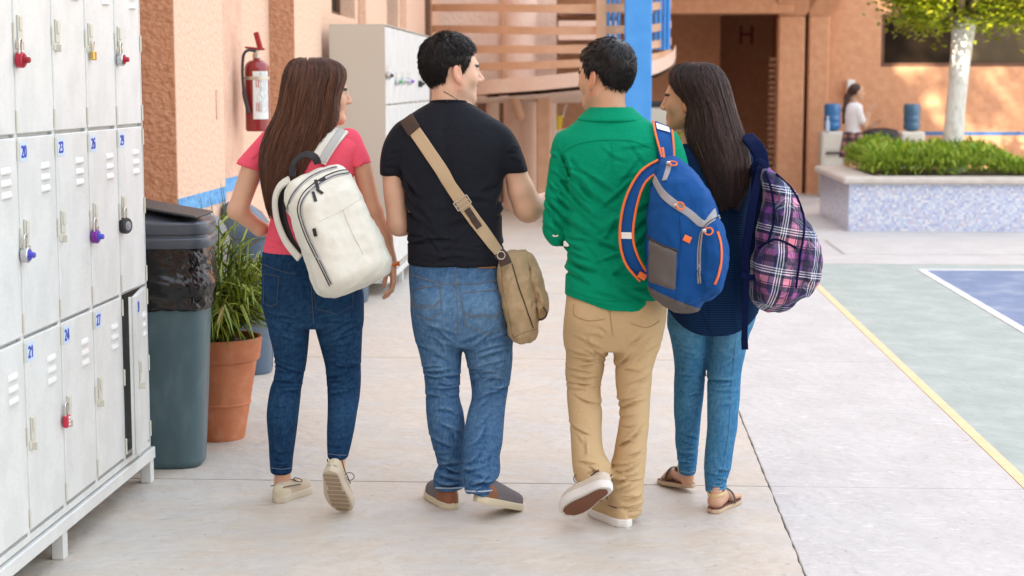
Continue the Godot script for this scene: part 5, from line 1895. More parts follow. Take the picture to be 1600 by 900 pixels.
func foot_frame(heel: Vector3, yaw: float, pitch: float, roll := 0.0) -> Transform3D:      # yaw: 0 points away, + to the right; pitch: heel up
	return Transform3D(Basis(Vector3.UP, PI - yaw) * Basis(Vector3.RIGHT, pitch) * Basis(Vector3(0, 0, 1), roll), heel)
func place_mb(called: String, b: MB, x: Transform3D, m: Material, parent: Node3D) -> MeshInstance3D:
	var o := MB.new()
	o.off = Vector3.ZERO
	var y := x
	y.origin -= parent.global_position
	o.add(b, y)
	return put(called, o.mesh(), m, parent)

func cloth(c: Color, rough := 0.9, o := {}) -> StandardMaterial3D:
	var d := {"nrm": M.crumple, "ns": 0.4, "scale": Vector3(3.2, 5.5, 3.2), "spec": 0.2}
	d.merge(o, true)
	return mat(c, rough, d)

# cloth folds: a relief over the garment's front plan, each fold a ridge beside a valley
class Folds:
	var x0: float
	var y0: float
	var w: int
	var h: int
	var d := PackedFloat32Array()
	const C := 0.0035
	func _init(lo: Vector3, hi: Vector3) -> void:
		x0 = minf(lo.x, hi.x)
		y0 = minf(lo.y, hi.y)
		w = int(absf(hi.x - lo.x) / C) + 2
		h = int(absf(hi.y - lo.y) / C) + 2
		d.resize(w * h)
	func fold(a: Vector2, b: Vector2, bend: float, wd: float, amp: float) -> void:
		var l := a.distance_to(b)
		var t := (b - a) / l
		var n := Vector2(-t.y, t.x)
		var m := wd * 4.0 + absf(bend)
		var lo := a.min(b) - Vector2(m, m)
		var hi := a.max(b) + Vector2(m, m)
		for j in range(maxi(0, int((lo.y - y0) / C)), mini(h, int((hi.y - y0) / C) + 1)):
			for i in range(maxi(0, int((lo.x - x0) / C)), mini(w, int((hi.x - x0) / C) + 1)):
				var q := Vector2(x0 + i * C, y0 + j * C) - a
				var u := q.dot(t) / l
				if u <= 0.0 or u >= 1.0: continue
				var e := (q.dot(n) - bend * 4.0 * u * (1.0 - u)) / (wd * (0.6 + 0.4 * sin(PI * u)))
				if absf(e) > 4.0: continue
				d[i + j * w] += amp * pow(sin(PI * u), 0.8) * (exp(-e * e) - 0.75 * exp(-(e - 1.7) * (e - 1.7) / 1.6))
	func at(x: float, y: float) -> float:
		var fx := (x - x0) / C
		var fy := (y - y0) / C
		if fx < 0.0 or fy < 0.0 or fx >= w - 1 or fy >= h - 1: return 0.0
		var i := int(fx)
		var j := int(fy)
		fx -= i
		fy -= j
		var k := i + j * w
		return lerpf(lerpf(d[k], d[k + 1], fx), lerpf(d[k + w], d[k + w + 1], fx), fy)
func folds(lo: Array, hi: Array, sets: Array, sd: int) -> Folds:      # pixel corners; sets of [cx, cy, sx, sy, angle, spread, count, length, width mm, depth mm]
	var f := Folds.new(jj(lo[0], lo[1]), jj(hi[0], hi[1]))
	var r := RandomNumberGenerator.new()
	r.seed = sd
	for q in sets:
		for k in q[6]:
			var c := Vector2(q[0] + clampf(r.randfn(), -1.6, 1.6) * q[2], q[1] + (2.0 * (k + r.randf()) / q[6] - 1.0) * q[3] * 1.3)
			var a: float = q[4] + r.randfn() * q[5]
			var l: float = q[7] * r.randf_range(0.55, 1.15) * 0.5
			var v := Vector2(cos(a), sin(a)) * l
			var p1 := jj(c.x - v.x, c.y - v.y)
			var p2 := jj(c.x + v.x, c.y + v.y)
			f.fold(Vector2(p1.x, p1.y), Vector2(p2.x, p2.y), r.randfn() * 0.006 * q[7] / 40.0, q[8] * 0.0009 * r.randf_range(0.75, 1.3), q[9] * 0.0015 * r.randf_range(0.5, 1.2))
	return f
func bump(v: float, c: float, w: float) -> float:
	return exp(-pow((v - c) / w, 2.0))

# ---------------------------------------------------------------- the four students
func denim_colour(base: Color, pale: Color, spots: Array, sd: int, fm: Folds) -> Callable:      # spots: [point, radius, amount] where the dye is worn
	var nz := noise(1.0, 3, FastNoiseLite.TYPE_SIMPLEX_SMOOTH, sd)
	return func(p: Vector3, _n: Vector3) -> Color:
		var w := 0.22 + 0.22 * nz.get_noise_3d(p.x * 160.0, p.y * 22.0, p.z * 160.0) + 0.16 * nz.get_noise_3d(p.x * 30.0, p.y * 60.0, p.z * 30.0)
		w += clampf(-fm.at(p.x, p.y) * 45.0, -0.12, 0.2)
		for s in spots: w += s[2] * exp(-(p - s[0]).length_squared() / (s[1] * s[1])) * (0.75 + 0.5 * nz.get_noise_3d(p.x * 60.0, p.y * 90.0, p.z * 60.0))
		return base.lerp(pale, clampf(w, 0.0, 1.0))

func build_boy_black() -> void:
	PZ = -6.2
	var o := person("young man in black T-shirt and faded blue jeans wearing a tan messenger bag", Vector3(-0.48, 0, -6.15))
	var HX := Transform3D(Basis(Vector3.UP, PI - 1.08).scaled(Vector3.ONE * 1.06), jj(705, 110, -0.01))
	var skin := mat(Color(1, 1, 1), 0.5, {"vc": true, "sss": 0.06})
	var neck := loft([[118, 676, 730, -0.01, 0.058], [140, 676, 728, 0.005, 0.057], [160, 672, 732, 0.0, 0.062], [185, 650, 756, 0.0, 0.07]], 0.03)
	var head := sdf(head_field(HX, true) + [neck], 0.0036)
	var arms := sdf([loft([[225, 604, 642, 0.0, 0.046], [262, 598, 634, 0.0, 0.048], [300, 599, 635, 0.0, 0.046], [335, 604, 638, -0.005, 0.043], [352, 608, 640, -0.01, 0.042], [366, 616, 640, -0.02, 0.036]], 0.03),
		cap([623, 350, -0.02, 17], [668, 322, -0.22, 11], 0.03),
		cap([802, 260, 0.0, 18.5], [822, 320, -0.01, 18.5], 0.03), cap([815, 300, 0.0, 19], [826, 326, -0.01, 19], 0.03), cap([826, 327, -0.01, 18.5], [880, 305, -0.16, 13], 0.03)], 0.006)
	var hr := sdf(hand_prims(jj(884, 303, -0.17), Vector3(0.85, 0.1, -0.5).normalized(), Vector3(0.1, 1, 0.1).normalized(), Vector3(-0.5, 0, -0.85).normalized(), [0.4, 0.45, 0.5, 0.5]) , 0.0045)
	var hl := sdf(hand_prims(jj(670, 321, -0.23), Vector3(0.5, 0.35, -0.8).normalized(), Vector3(0.2, 0.9, 0.3).normalized(), Vector3(0.8, -0.2, 0.5).normalized(), [0.5, 0.5, 0.55, 0.6]), 0.0045)
	var trunk := sdf([loft([[185, 665, 745, 0, 0.06], [230, 645, 770, 0, 0.09], [400, 655, 770, 0, 0.09], [470, 655, 785, 0, 0.09]], 0.02), cap([684, 480, 0, 18], [692, 600, 0, 14]), cap([692, 600, 0, 14], [703, 750, 0.012, 12]), cap([760, 480, 0, 18], [766, 590, -0.01, 14]), cap([766, 590, -0.01, 14], [750, 755, 0.2, 12])], 0.014)
	field("body", [head, arms, hr, hl, trunk], skin, o, skin_colour(HX, Color(0.68, 0.42, 0.29), true, 0.35))
	# T-shirt
	var fs := folds([580, 150], [840, 425], [[640, 300, 8, 25, 0.9, 0.3, 5, 60, 7, 6.4], [776, 300, 8, 25, -0.9, 0.3, 5, 60, 7, 6.4], [700, 388, 45, 18, 0.05, 0.2, 8, 90, 6, 5.6], [720, 335, 30, 30, -0.45, 0.3, 5, 80, 9, 4.8], [665, 345, 15, 25, 0.5, 0.3, 4, 60, 8, 4.8], [612, 250, 8, 15, -0.3, 0.3, 3, 30, 6, 4.0], [800, 240, 8, 12, 0.3, 0.3, 3, 30, 6, 2.5]], 301)
	var spine := jj(703, 300)
	var wr := func(p: Vector3) -> float:
		return fs.at(p.x, p.y) + (0.010 * bump(p.x, spine.x + (p.y - spine.y) * -0.03, 0.022) * bump(p.y, spine.y + 0.05, 0.22) if p.z > spine.z else 0.0)
	var torso := sdf([loft([[156, 678, 726, 0, 0.058], [162, 668, 736, 0, 0.07], [170, 654, 750, 0, 0.084], [182, 637, 767, 0, 0.098], [198, 623, 784, 0.002, 0.112], [225, 617, 796, 0.004, 0.125], [255, 621, 792, 0.004, 0.13], [285, 627, 786, 0, 0.128], [315, 633, 785, 0, 0.122], [360, 636, 785, 0, 0.117], [395, 637, 788, 0, 0.12], [414, 637, 790, 0.002, 0.124]], 0.02, 2.3),
		loft([[190, 622, 660, 0, 0.05], [205, 609, 655, 0, 0.058], [225, 599, 646, 0, 0.062], [250, 594, 634, 0, 0.060], [275, 593.5, 630, 0, 0.056]], 0.03),
		loft([[190, 752, 782, 0, 0.05], [205, 765, 799, 0, 0.058], [225, 775, 811, 0, 0.062], [248, 780, 820, -0.003, 0.062], [270, 781, 826, -0.005, 0.060]], 0.03)], 0.006, wr)
	S.black = torso
	var blk := cloth(lin(0.013, 0.015, 0.021), 0.7, {"rim": 0.2})
	var sh := field("tshirt", [torso], blk, o)
	var collar := MB.new()
	collar.off = o.position
	var ring := []
	for k in 33:
		var a := TAU * k / 32.0
		var c := jj(702, 160)
		ring.append(c + Vector3(sin(a) * 0.067, 0.006 * cos(a), cos(a) * 0.062))
	collar.tube(ring, 0.0055, 6, false)
	put("collar", collar.mesh(), blk, o)
	for q in [[[600, 268], [618, 271], [629, 270]], [[783, 262], [800, 263], [817, 260]]]:
		seam("hem_stitch", torso, q, 0.0010, blk, sh)
	seam("hem_stitch", torso, [[640, 404], [700, 408], [786, 404]], 0.0010, blk, sh)
	# jeans
	var fj := folds([630, 400], [830, 775], [[692, 594, 12, 20, 0.12, 0.16, 9, 56, 5.5, 5.5], [768, 588, 12, 20, -0.2, 0.16, 9, 60, 5.5, 5.5], [702, 738, 8, 18, 0.05, 0.2, 9, 44, 5.5, 6], [752, 734, 8, 22, -0.1, 0.2, 9, 50, 5.5, 6], [686, 528, 14, 16, 0.5, 0.2, 6, 60, 6, 4.5], [758, 530, 14, 16, -0.5, 0.2, 6, 60, 6, 4.5], [698, 665, 10, 35, 0.6, 0.3, 6, 50, 6, 4], [756, 665, 10, 35, -0.5, 0.3, 6, 50, 6, 4], [690, 560, 10, 14, 0.35, 0.2, 3, 50, 5, 3.5], [765, 558, 10, 14, -0.35, 0.2, 3, 50, 5, 3.5]], 302)
	var jw := func(p: Vector3) -> float: return fj.at(p.x, p.y)
	var hipx := loft([[408, 639, 787, 0, 0.115], [440, 639, 787, 0.004, 0.122], [470, 642, 791, 0.01, 0.132], [500, 645, 797, 0.008, 0.130], [524, 650, 799, 0, 0.118], [540, 655, 797, 0, 0.10]], 0.03, 2.3)
	var pants := sdf([hipx,
		loft([[480, 646, 716, 0.005, 0.11], [505, 646, 719, 0.005, 0.105], [530, 650, 721, 0.0, 0.098], [560, 657, 721, 0, 0.09], [595, 663.5, 719, 0, 0.080], [620, 665, 718, 0, 0.077], [644, 666, 724, 0.01, 0.078], [669, 669, 727, 0.015, 0.078], [693, 675, 727, 0.015, 0.074], [713, 681, 726, 0.012, 0.072], [727, 684, 726, 0.01, 0.072], [738, 679, 727, 0.01, 0.075], [750, 677, 727, 0.012, 0.078], [763, 678, 727, 0.012, 0.078]], 0.022),
		loft([[480, 726, 790, 0.005, 0.11], [505, 723, 797, 0.005, 0.108], [530, 723, 800, 0.0, 0.1], [560, 728, 801, 0, 0.092], [595, 735, 797, -0.01, 0.082], [620, 737, 792, 0.015, 0.078], [644, 731, 789, 0.05, 0.08], [669, 726, 787, 0.09, 0.08], [693, 724, 785, 0.13, 0.078], [713, 724, 781, 0.16, 0.076], [730, 724, 782, 0.185, 0.078], [742, 724, 780, 0.2, 0.078], [755, 725, 772, 0.21, 0.076], [769, 726, 772, 0.215, 0.075]], 0.022),
		Ell.new(Transform3D(Basis(), jj(681, 478, 0.055)), Vector3(0.082, 0.09, 0.078), 0.03), Ell.new(Transform3D(Basis(), jj(754, 478, 0.055)), Vector3(0.082, 0.09, 0.078), 0.03)], 0.006, jw)
	var den := cloth(Color(1, 1, 1), 0.85, {"vc": true})
	var dye := denim_colour(Color(0.015, 0.06, 0.16), Color(0.19, 0.35, 0.53), [[jj(685, 480, 0.12), 0.09, 0.35], [jj(757, 480, 0.12), 0.10, 0.45], [jj(690, 560, 0.1), 0.08, 0.2], [jj(765, 570, 0.1), 0.09, 0.28], [jj(695, 640, 0.09), 0.08, 0.1], [jj(755, 660, 0.1), 0.08, 0.15]], 77, fj)
	var pj := field("jeans", [pants], den, o, dye)
	denim_details(pants, pj, [[640, 428], [680, 441], [712, 444], [745, 443], [786, 436]], [712, 415, 520], [[644, 452, 688, 446, 690, 487, 668, 500, 647, 490], [721, 458, 789, 452, 788, 510, 762, 522, 726, 508]], mat(lin(0.19, 0.165, 0.115), 0.9), true, dye)
	put("belt_patch", null, mat(lin(0.30, 0.13, 0.045), 0.7), pj)
	var bp := MB.new()
	bp.off = o.position
	var bl := drape_line(pants, [[747, 417], [774, 416.5]], 0.002, 3.0)
	bp.strap(bl[0], bl[1], 0.012, 0.002)
	(pj.get_node("belt_patch") as MeshInstance3D).mesh = bp.mesh()
	var hm := mat(lin(0.40, 0.47, 0.55), 0.9)
	for q in [[[678, 762], [700, 763], [724, 762]], [[727, 767], [750, 768], [771, 766]]]:
		seam("cuff_edge", pants, q, 0.0028, hm, pj, 0.0)
	# shoes
	var upm := cloth(lin(0.17, 0.155, 0.165), 0.9)
	var tan := mat(lin(0.24, 0.085, 0.035), 0.55)
	var solem := mat(lin(0.62, 0.55, 0.40), 0.7)
	for q in [[gnd(706, 797), -0.33, 0.0, 0.0], [atz(744, 792, -5.93), 0.52, 0.30, 0.1]]:
		var hx := foot_frame(Vector3(q[0].x, maxf(q[0].y, 0.0), q[0].z), q[1], q[2], q[3])
		hx.origin.y = 0.265 * sin(q[2])
		shoe_pair_part(o, hx, 0.275, 0.046, 0.075, 0.045, 0.02, upm, solem, tan, "", null)
	# hair
	var hair := mat(lin(0.012, 0.009, 0.008), 0.38, {"spec": 0.4, "vc": true})
	short_hair(HX, hair, o, func(az: float, _x: float) -> float:
		if az < 0.75: return 0.068
		if az < 1.25: return lerpf(0.068, 0.0, (az - 0.75) / 0.5)
		if az < 1.5: return -0.012
		if az < 2.05: return lerpf(0.026, 0.018, (az - 1.5) / 0.55)
		if az < 2.35: return lerpf(0.018, -0.058, (az - 2.05) / 0.3)
		return -0.072, func(q: Vector3) -> float: return 0.006 + 0.005 * smoothstep(0.02, 0.1, q.y) + 0.006 * smoothstep(0.0, 0.08, q.z) * smoothstep(0.05, 0.1, q.y), 5)
	eyes(HX, o)
	# thin cord necklace
	var nk := sdf([neck], 0.01)
	seam("neck_cord", nk, [[693, 143], [706, 150], [720, 160]], 0.0012, M.rubber, o, 0.001)

func eyes(x: Transform3D, o: Node3D) -> void:
	var w := mat(Color(1, 1, 1), 0.15, {"vc": true})
	var s := x.basis.get_scale().x
	for q in [-1.0, 1.0]:
		var b := MB.new()
		b.off = o.position
		var c := x * Vector3(q * 0.031, -0.0045, 0.0785)
		var f := x.basis.orthonormalized() * Vector3(0, 0, 1)
		var prof := []
		for k in 11:
			var a := -PI / 2 + PI * k / 10.0
			prof.append([0.0122 * s * cos(a) + 0.00001, 0.0122 * s * sin(a)])
		b.lathe(c, prof, 16, f)
		for k in b.v.size():
			var d := (b.v[k] + b.off - c).normalized().dot(f)
			b.c[k] = Color(0.02, 0.012, 0.008) if d > 0.86 else Color(0.62, 0.58, 0.54)
		put("eye", b.mesh(), w, o)

func denim_details(s: Sdf, parent: Node3D, yoke: Array, mid: Array, pockets: Array, thread: Material, stitch_v: bool, dye = null) -> void:
	seam("yoke_seam", s, yoke, 0.0012, thread, parent)
	seam("back_seam", s, [[mid[0], mid[1]], [mid[0] + 2, (mid[1] + mid[2]) / 2.0], [mid[0] + 4, mid[2]]], 0.0013, thread, parent)
	for q in pockets:
		var pts := []
		for k in range(0, q.size(), 2): pts.append([q[k], q[k + 1]])
		pts.append(pts[0])
		var lines := []
		for k in pts.size() - 1: lines.append([pts[k], [(pts[k][0] + pts[k + 1][0]) / 2.0, (pts[k][1] + pts[k + 1][1]) / 2.0], pts[k + 1]])
		patch("pocket", s, [pts[0], pts[1], [pts[2][0], pts[2][1]], [pts[4][0], pts[4][1]]], 0.0025, parent.material_override, parent, 10, dye)
		for l in lines: seam("pocket_stitch", s, l, 0.001, thread, parent, 0.0022)
		if stitch_v:
			var cx: float = (pts[0][0] + pts[1][0]) / 2.0
			var cy: float = (pts[0][1] + pts[3][1]) / 2.0 + 2.0
			var w: float = absf(pts[1][0] - pts[0][0]) * 0.46
			for dy in [0.0, 3.5]:
				seam("pocket_stitch", s, [[cx - w, cy - 6 + dy], [cx - w * 0.45, cy + 1 + dy], [cx, cy - 2 + dy], [cx + w * 0.5, cy + 1 + dy], [cx + w, cy - 9 + dy]], 0.001, thread, parent, 0.0035)

func shoe_pair_part(o: Node3D, hx: Transform3D, L: float, W: float, hh: float, toe: float, sole: float, upm: Material, solem: Material, heelm: Material, kind: String, tread: Material) -> Node3D:
	var sh := shoe_shapes(L, W, hh, toe, sole)
	var up := place_mb("shoe", sh[0], hx, upm, o)
	place_mb("sole", sh[1], hx, solem, up)
	if heelm:      # heel counter, a raised piece round the back
		var b := MB.new()
		var rows := []
		for i in 9:
			var t := 0.004 + 0.30 * pow(i / 8.0, 1.5)
			var e := sqrt(maxf(0.0, 1.0 - pow(absf(2.0 * t - 1.0), 5.0)))
			var w := W * e * (0.76 + 0.34 * smoothstep(0.25, 0.68, t)) + 0.0025
			var h := lerpf(hh, toe, smoothstep(0.12, 0.92, t)) * pow(e, 0.55) * (0.93 - 0.35 * pow(i / 8.0, 2.0))
			var ring := []
			for k in 11:
				var a := PI * (k / 10.0) - 0.0
				var c := cos(a)
				ring.append(Vector3(0.010 * sin(t * PI) - 0.004 + signf(c) * pow(absf(c), 0.75) * w, sole + 0.005 + h * 1.04 * pow(maxf(sin(a), 0.0), 0.7), t * L - 0.003))
			rows.append(ring)
		b.grid(rows, false, true)
		b.fan(rows[0], false)
		place_mb("heel_counter", b, hx, heelm, up)
	if tread:
		var b := MB.new()
		for k in 9:
			var z := L * (0.08 + 0.1 * k)
			var w := W * (0.70 if k < 3 else 0.62 if k < 4 else 0.85 if k < 8 else 0.6)
			b.box(Vector3(-w, -0.0025, z), Vector3(w, 0.002, z + L * 0.075), 0.002)
		place_mb("tread", b, hx, tread, up)
	if kind == "laced":      # side panel line, lace collar and a bow
		var b := MB.new()
		for sx in [-1.0, 1.0]:
			var pts := []
			for k in 9:
				var t := 0.05 + 0.5 * k / 8.0
				pts.append(Vector3(sx * W * (0.74 + 0.25 * smoothstep(0.2, 0.6, t)) * 0.9, sole + hh * 0.78 - 0.012 * k / 8.0, t * L))
			b.tube(pts, 0.002, 5)
		for k in 3:
			b.tube([Vector3(-0.022, sole + hh * 0.86 - k * 0.008, L * (0.5 + 0.06 * k)), Vector3(0.022, sole + hh * 0.86 - k * 0.008, L * (0.5 + 0.06 * k))], 0.002, 5)
		var bow := []
		for k in 13:
			var a := TAU * k / 12.0
			bow.append(Vector3(0.038 + 0.020 * cos(a + PI), sole + hh * 0.95 + 0.012 * sin(a), L * 0.47 - 0.01 * sin(a)))
		b.tube(bow, 0.0017, 5)
		bow = []
		for k in 13:
			var a := TAU * k / 12.0
			bow.append(Vector3(-0.032 + 0.018 * cos(a), sole + hh * 0.92 + 0.010 * sin(a), L * 0.48 - 0.01 * sin(a)))
		b.tube(bow, 0.0017, 5)
		place_mb("laces", b, hx, M.lace, up)
	return up

func build_girl_pink() -> void:
	PZ = -6.28
	var o := person("young woman in pink T-shirt and dark blue jeans with long brown hair", Vector3(-1.1, 0, -6.2))
	var HX := Transform3D(Basis(Vector3.UP, PI - 1.18).scaled(Vector3.ONE * 0.98), jj(503, 146, -0.02))
	var skin := mat(Color(1, 1, 1), 0.5, {"vc": true, "sss": 0.06})
	var head := sdf(head_field(HX, false, 0.35) + [loft([[150, 478, 520, 0, 0.045], [190, 476, 520, 0, 0.048], [215, 462, 536, 0, 0.055]], 0.03)], 0.0036)
	var arms := sdf([cap([397, 256, 0.005, 17.5], [372, 326, 0.03, 15.5], 0.02), cap([371, 330, 0.03, 15], [406, 357, -0.02, 11], 0.02), cap([406, 357, -0.02, 11], [430, 360, -0.13, 9.5], 0.02),
		cap([565, 256, 0, 16], [583, 328, 0.0, 13.5], 0.02), cap([583, 328, 0.0, 13.5], [600, 370, 0.0, 12], 0.02), cap([600, 370, 0.0, 12], [614, 412, -0.0, 7.6], 0.02)], 0.006)
	var hr := sdf(hand_prims(jj(613.5, 412, 0), Vector3(0.02, -1, -0.06).normalized(), Vector3(-0.25, 0, -0.95).normalized(), Vector3(-0.95, 0, 0.25).normalized(), [0.30, 0.38, 0.44, 0.5], 0.86), 0.0036)
	var hl := sdf(hand_prims(jj(431, 361, -0.14), Vector3(0.7, -0.3, -0.6).normalized(), Vector3(0.1, 0.95, -0.2).normalized(), Vector3(0.5, 0.1, 0.8).normalized(), [0.3, 0.35, 0.4, 0.4], 0.86), 0.0045)
	var trunk := sdf([loft([[215, 465, 520, 0, 0.05], [300, 440, 525, 0, 0.075], [420, 432, 545, 0, 0.08]]), cap([448, 450, 0, 18], [452, 580, -0.005, 13]), cap([452, 580, -0.005, 13], [440, 765, 0.015, 13.0]), cap([528, 450, 0, 18], [536, 570, -0.03, 13]), cap([536, 570, -0.03, 13], [527, 745, 0.125, 12.0])], 0.012)
	field("body", [head, arms, hr, hl, trunk], skin, o, skin_colour(HX, Color(0.63, 0.355, 0.225), true))
	var fs := folds([370, 195], [590, 400], [[432, 372, 10, 18, 0.15, 0.2, 6, 40, 5, 3], [428, 290, 8, 20, 0.8, 0.3, 4, 40, 6, 3], [545, 290, 8, 20, -0.8, 0.3, 4, 40, 6, 3], [480, 380, 30, 10, 0.05, 0.15, 4, 60, 5, 2.5], [395, 245, 6, 8, -0.7, 0.3, 3, 26, 5, 2]], 303)
	var wr := func(p: Vector3) -> float: return fs.at(p.x, p.y)
	var pink := cloth(lin(0.80, 0.10, 0.155), 0.85, {"rim": 0.2})
	var torso := sdf([loft([[203, 468, 524, 0, 0.05], [209, 446, 546, 0, 0.068], [217, 424, 559, 0, 0.085], [228, 412, 565, 0, 0.098], [248, 408, 560, 0.003, 0.108], [275, 411, 553, 0.003, 0.11], [300, 418, 548, 0, 0.105], [326, 424, 545, 0, 0.1], [350, 421, 549, 0, 0.1], [377, 414, 558, 0, 0.106], [397, 410, 564, 0, 0.112]], 0.02, 2.2)], 0.006, wr)
	S.pink = torso
	var s1 := sdf([cap([425, 222, 0, 21], [390, 262, 0.005, 21.5], 0.02)], 0.006, wr)
	var ax := (jj(372, 326, 0.03) - jj(405, 236)).normalized()
	s1.cuts.append([ax, ax.dot(jj(393, 265))])
	var s2 := sdf([cap([545, 220, 0, 20], [563, 262, 0, 20], 0.02)], 0.006, wr)
	ax = (jj(583, 328) - jj(560, 238)).normalized()
	s2.cuts.append([ax, ax.dot(jj(562, 259))])
	field("tshirt", [torso, s1, s2], pink, o)
	# jeans
	var fj := folds([400, 385], [580, 745], [[452, 588, 8, 20, 0.12, 0.14, 10, 46, 4.5, 3.8], [537, 590, 8, 20, -0.12, 0.14, 10, 50, 4.5, 3.8], [446, 505, 12, 14, 0.3, 0.2, 7, 56, 4.5, 3.2], [532, 508, 12, 14, -0.3, 0.2, 7, 60, 4.5, 3.2], [440, 722, 5, 10, 0.05, 0.2, 4, 30, 4, 2.5], [448, 545, 10, 18, 0.25, 0.2, 5, 44, 4.5, 2.4], [535, 548, 10, 18, -0.25, 0.2, 5, 48, 4.5, 2.4], [440, 660, 6, 30, 0.2, 0.2, 4, 36, 5, 2], [535, 655, 6, 30, -0.2, 0.2, 4, 36, 5, 2]], 304)
	var jw := func(p: Vector3) -> float: return fj.at(p.x, p.y)
	var pants := sdf([loft([[390, 410, 563, 0, 0.108], [415, 409, 564, 0.005, 0.115], [445, 409, 566, 0.012, 0.125], [473, 410, 567, 0.01, 0.124], [495, 416, 567, 0, 0.11], [510, 420, 566, 0, 0.095]], 0.03, 2.2),
		loft([[455, 412, 482, 0.005, 0.105], [480, 412, 486, 0.005, 0.1], [500, 417, 485, 0.0, 0.092], [522, 421, 483, 0, 0.085], [547, 427, 481, -0.01, 0.075], [571, 430, 478, -0.01, 0.066], [590, 428, 474, 0, 0.062], [608, 422, 471, 0.01, 0.063], [644, 417, 467, 0.015, 0.064], [670, 418, 464, 0.015, 0.058], [693, 420, 461, 0.015, 0.052], [715, 421, 458, 0.015, 0.047], [740, 423, 456, 0.015, 0.045]], 0.016),
		loft([[455, 492, 566, 0.005, 0.105], [480, 489, 567, 0.005, 0.1], [500, 490, 567, 0, 0.092], [522, 495, 566, -0.01, 0.085], [547, 502, 565, -0.025, 0.076], [571, 508, 564, -0.03, 0.068], [595, 510.5, 564, -0.02, 0.064], [620, 512, 562, 0.01, 0.065], [644, 512, 558, 0.04, 0.063], [669, 511, 554, 0.07, 0.057], [693, 511, 549, 0.095, 0.05], [717, 512, 543, 0.115, 0.045]], 0.016),
		Ell.new(Transform3D(Basis(), jj(450, 452, 0.055)), Vector3(0.080, 0.085, 0.075), 0.03), Ell.new(Transform3D(Basis(), jj(526, 452, 0.055)), Vector3(0.080, 0.085, 0.075), 0.03)], 0.006, jw)
	var den := cloth(Color(1, 1, 1), 0.85, {"vc": true})
	var dye := denim_colour(Color(0.004, 0.018, 0.055), Color(0.045, 0.125, 0.245), [[jj(450, 520, 0.1), 0.09, 0.22], [jj(530, 530, 0.1), 0.09, 0.25], [jj(445, 640, 0.08), 0.08, 0.18], [jj(535, 640, 0.1), 0.08, 0.25]], 78, fj)
	var pj := field("jeans", [pants], den, o, dye)
	denim_details(pants, pj, [[412, 413], [440, 424], [462, 428]], [486, 440, 505], [[412, 428, 436, 432, 433, 474, 424, 479, 413, 474], [490, 452, 551, 448, 550, 478, 526, 490, 494, 482]], mat(lin(0.075, 0.085, 0.10), 0.9), false, dye)
	for q in [[[424, 731], [440, 733], [456, 731]], [[513, 709], [527, 711], [541, 711]]]:
		seam("cuff_stitch", pants, q, 0.0012, mat(lin(0.14, 0.2, 0.3), 0.9), pj)
	M.lace = mat(lin(0.10, 0.065, 0.045), 0.8)
	var sue := mat(lin(0.50, 0.41, 0.30), 0.85, {"nrm": M.weave, "ns": 0.3, "scale": 12.0})
	var solem := mat(lin(0.56, 0.49, 0.38), 0.75)
	var tr := mat(lin(0.33, 0.25, 0.175), 0.85)
	shoe_pair_part(o, foot_frame(Vector3(gnd(431, 787).x, 0, gnd(431, 787).z), 0.36, 0.0), 0.225, 0.040, 0.055, 0.038, 0.02, sue, solem, mat(lin(0.55, 0.49, 0.35), 0.7), "laced", tr)
	var hx := foot_frame(Vector3.ZERO, 0.2, 0.92, 0.0)
	var toe := gnd(536, 801) - hx.basis * Vector3(0, 0, 0.228)
	hx.origin = toe + Vector3(0, 0.006, 0)
	shoe_pair_part(o, hx, 0.235, 0.042, 0.055, 0.038, 0.02, sue, solem, mat(lin(0.55, 0.49, 0.35), 0.7), "laced", tr)
	# hair
	var hair := mat(Color(1, 1, 1), 0.3, {"vc": true, "spec": 0.5})
	var form := loft([[89, 470, 500, 0.0, 0.03], [92, 458, 517, 0, 0.062], [98, 452, 530, 0, 0.088], [108, 447, 538, 0.004, 0.104], [122, 443, 539, 0.012, 0.108], [140, 440, 533, 0.022, 0.106], [163, 436, 529, 0.03, 0.102], [185, 428, 526, 0.036, 0.1], [205, 418, 519, 0.044, 0.1], [225, 411, 510, 0.055, 0.092], [247, 407, 496, 0.068, 0.076], [275, 408, 480, 0.08, 0.06], [300, 411, 462, 0.085, 0.048], [325, 416, 448, 0.085, 0.035], [335, 420, 444, 0.08, 0.022]], 0.0)
	long_hair(form, hair, mat(lin(0.11, 0.044, 0.024), 0.5), o, 21, Color(0.06, 0.022, 0.012), Color(0.24, 0.10, 0.052), 6000, 0.10)
	eyes(HX, o)
	# woven bracelets
	var bm := MB.new()
	bm.off = o.position
	var c := jj(612.5, 412)
	var ring := []
	for k in 25:
		var a := TAU * k / 24.0
		ring.append(c + Vector3(cos(a) * 0.026, -0.004 * cos(a) + 0.002 * sin(a * 3.0), sin(a) * 0.024))
	bm.tube(ring, 0.0045, 7, false)
	var br := thing("wrist_band", "orange woven wrist band on the girl in pink's hanging hand", "bracelet", c)
	bm.off = c
	put("band", box_mesh(Vector3(0, 0, 0), Vector3(0.001, 0.001, 0.001)), M.white, br).mesh = _shift(bm, o.position - c)
	(br.get_node("band") as MeshInstance3D).material_override = mat(lin(0.80, 0.17, 0.01), 0.6)
	put("knot", box_mesh(Vector3(0.02, -0.004, 0.008), Vector3(0.03, 0.01, 0.016), 0.003), (br.get_node("band") as MeshInstance3D).material_override, br)
func _shift(b: MB, d: Vector3) -> ArrayMesh:
	for k in b.v.size(): b.v[k] += d
	return b.mesh()

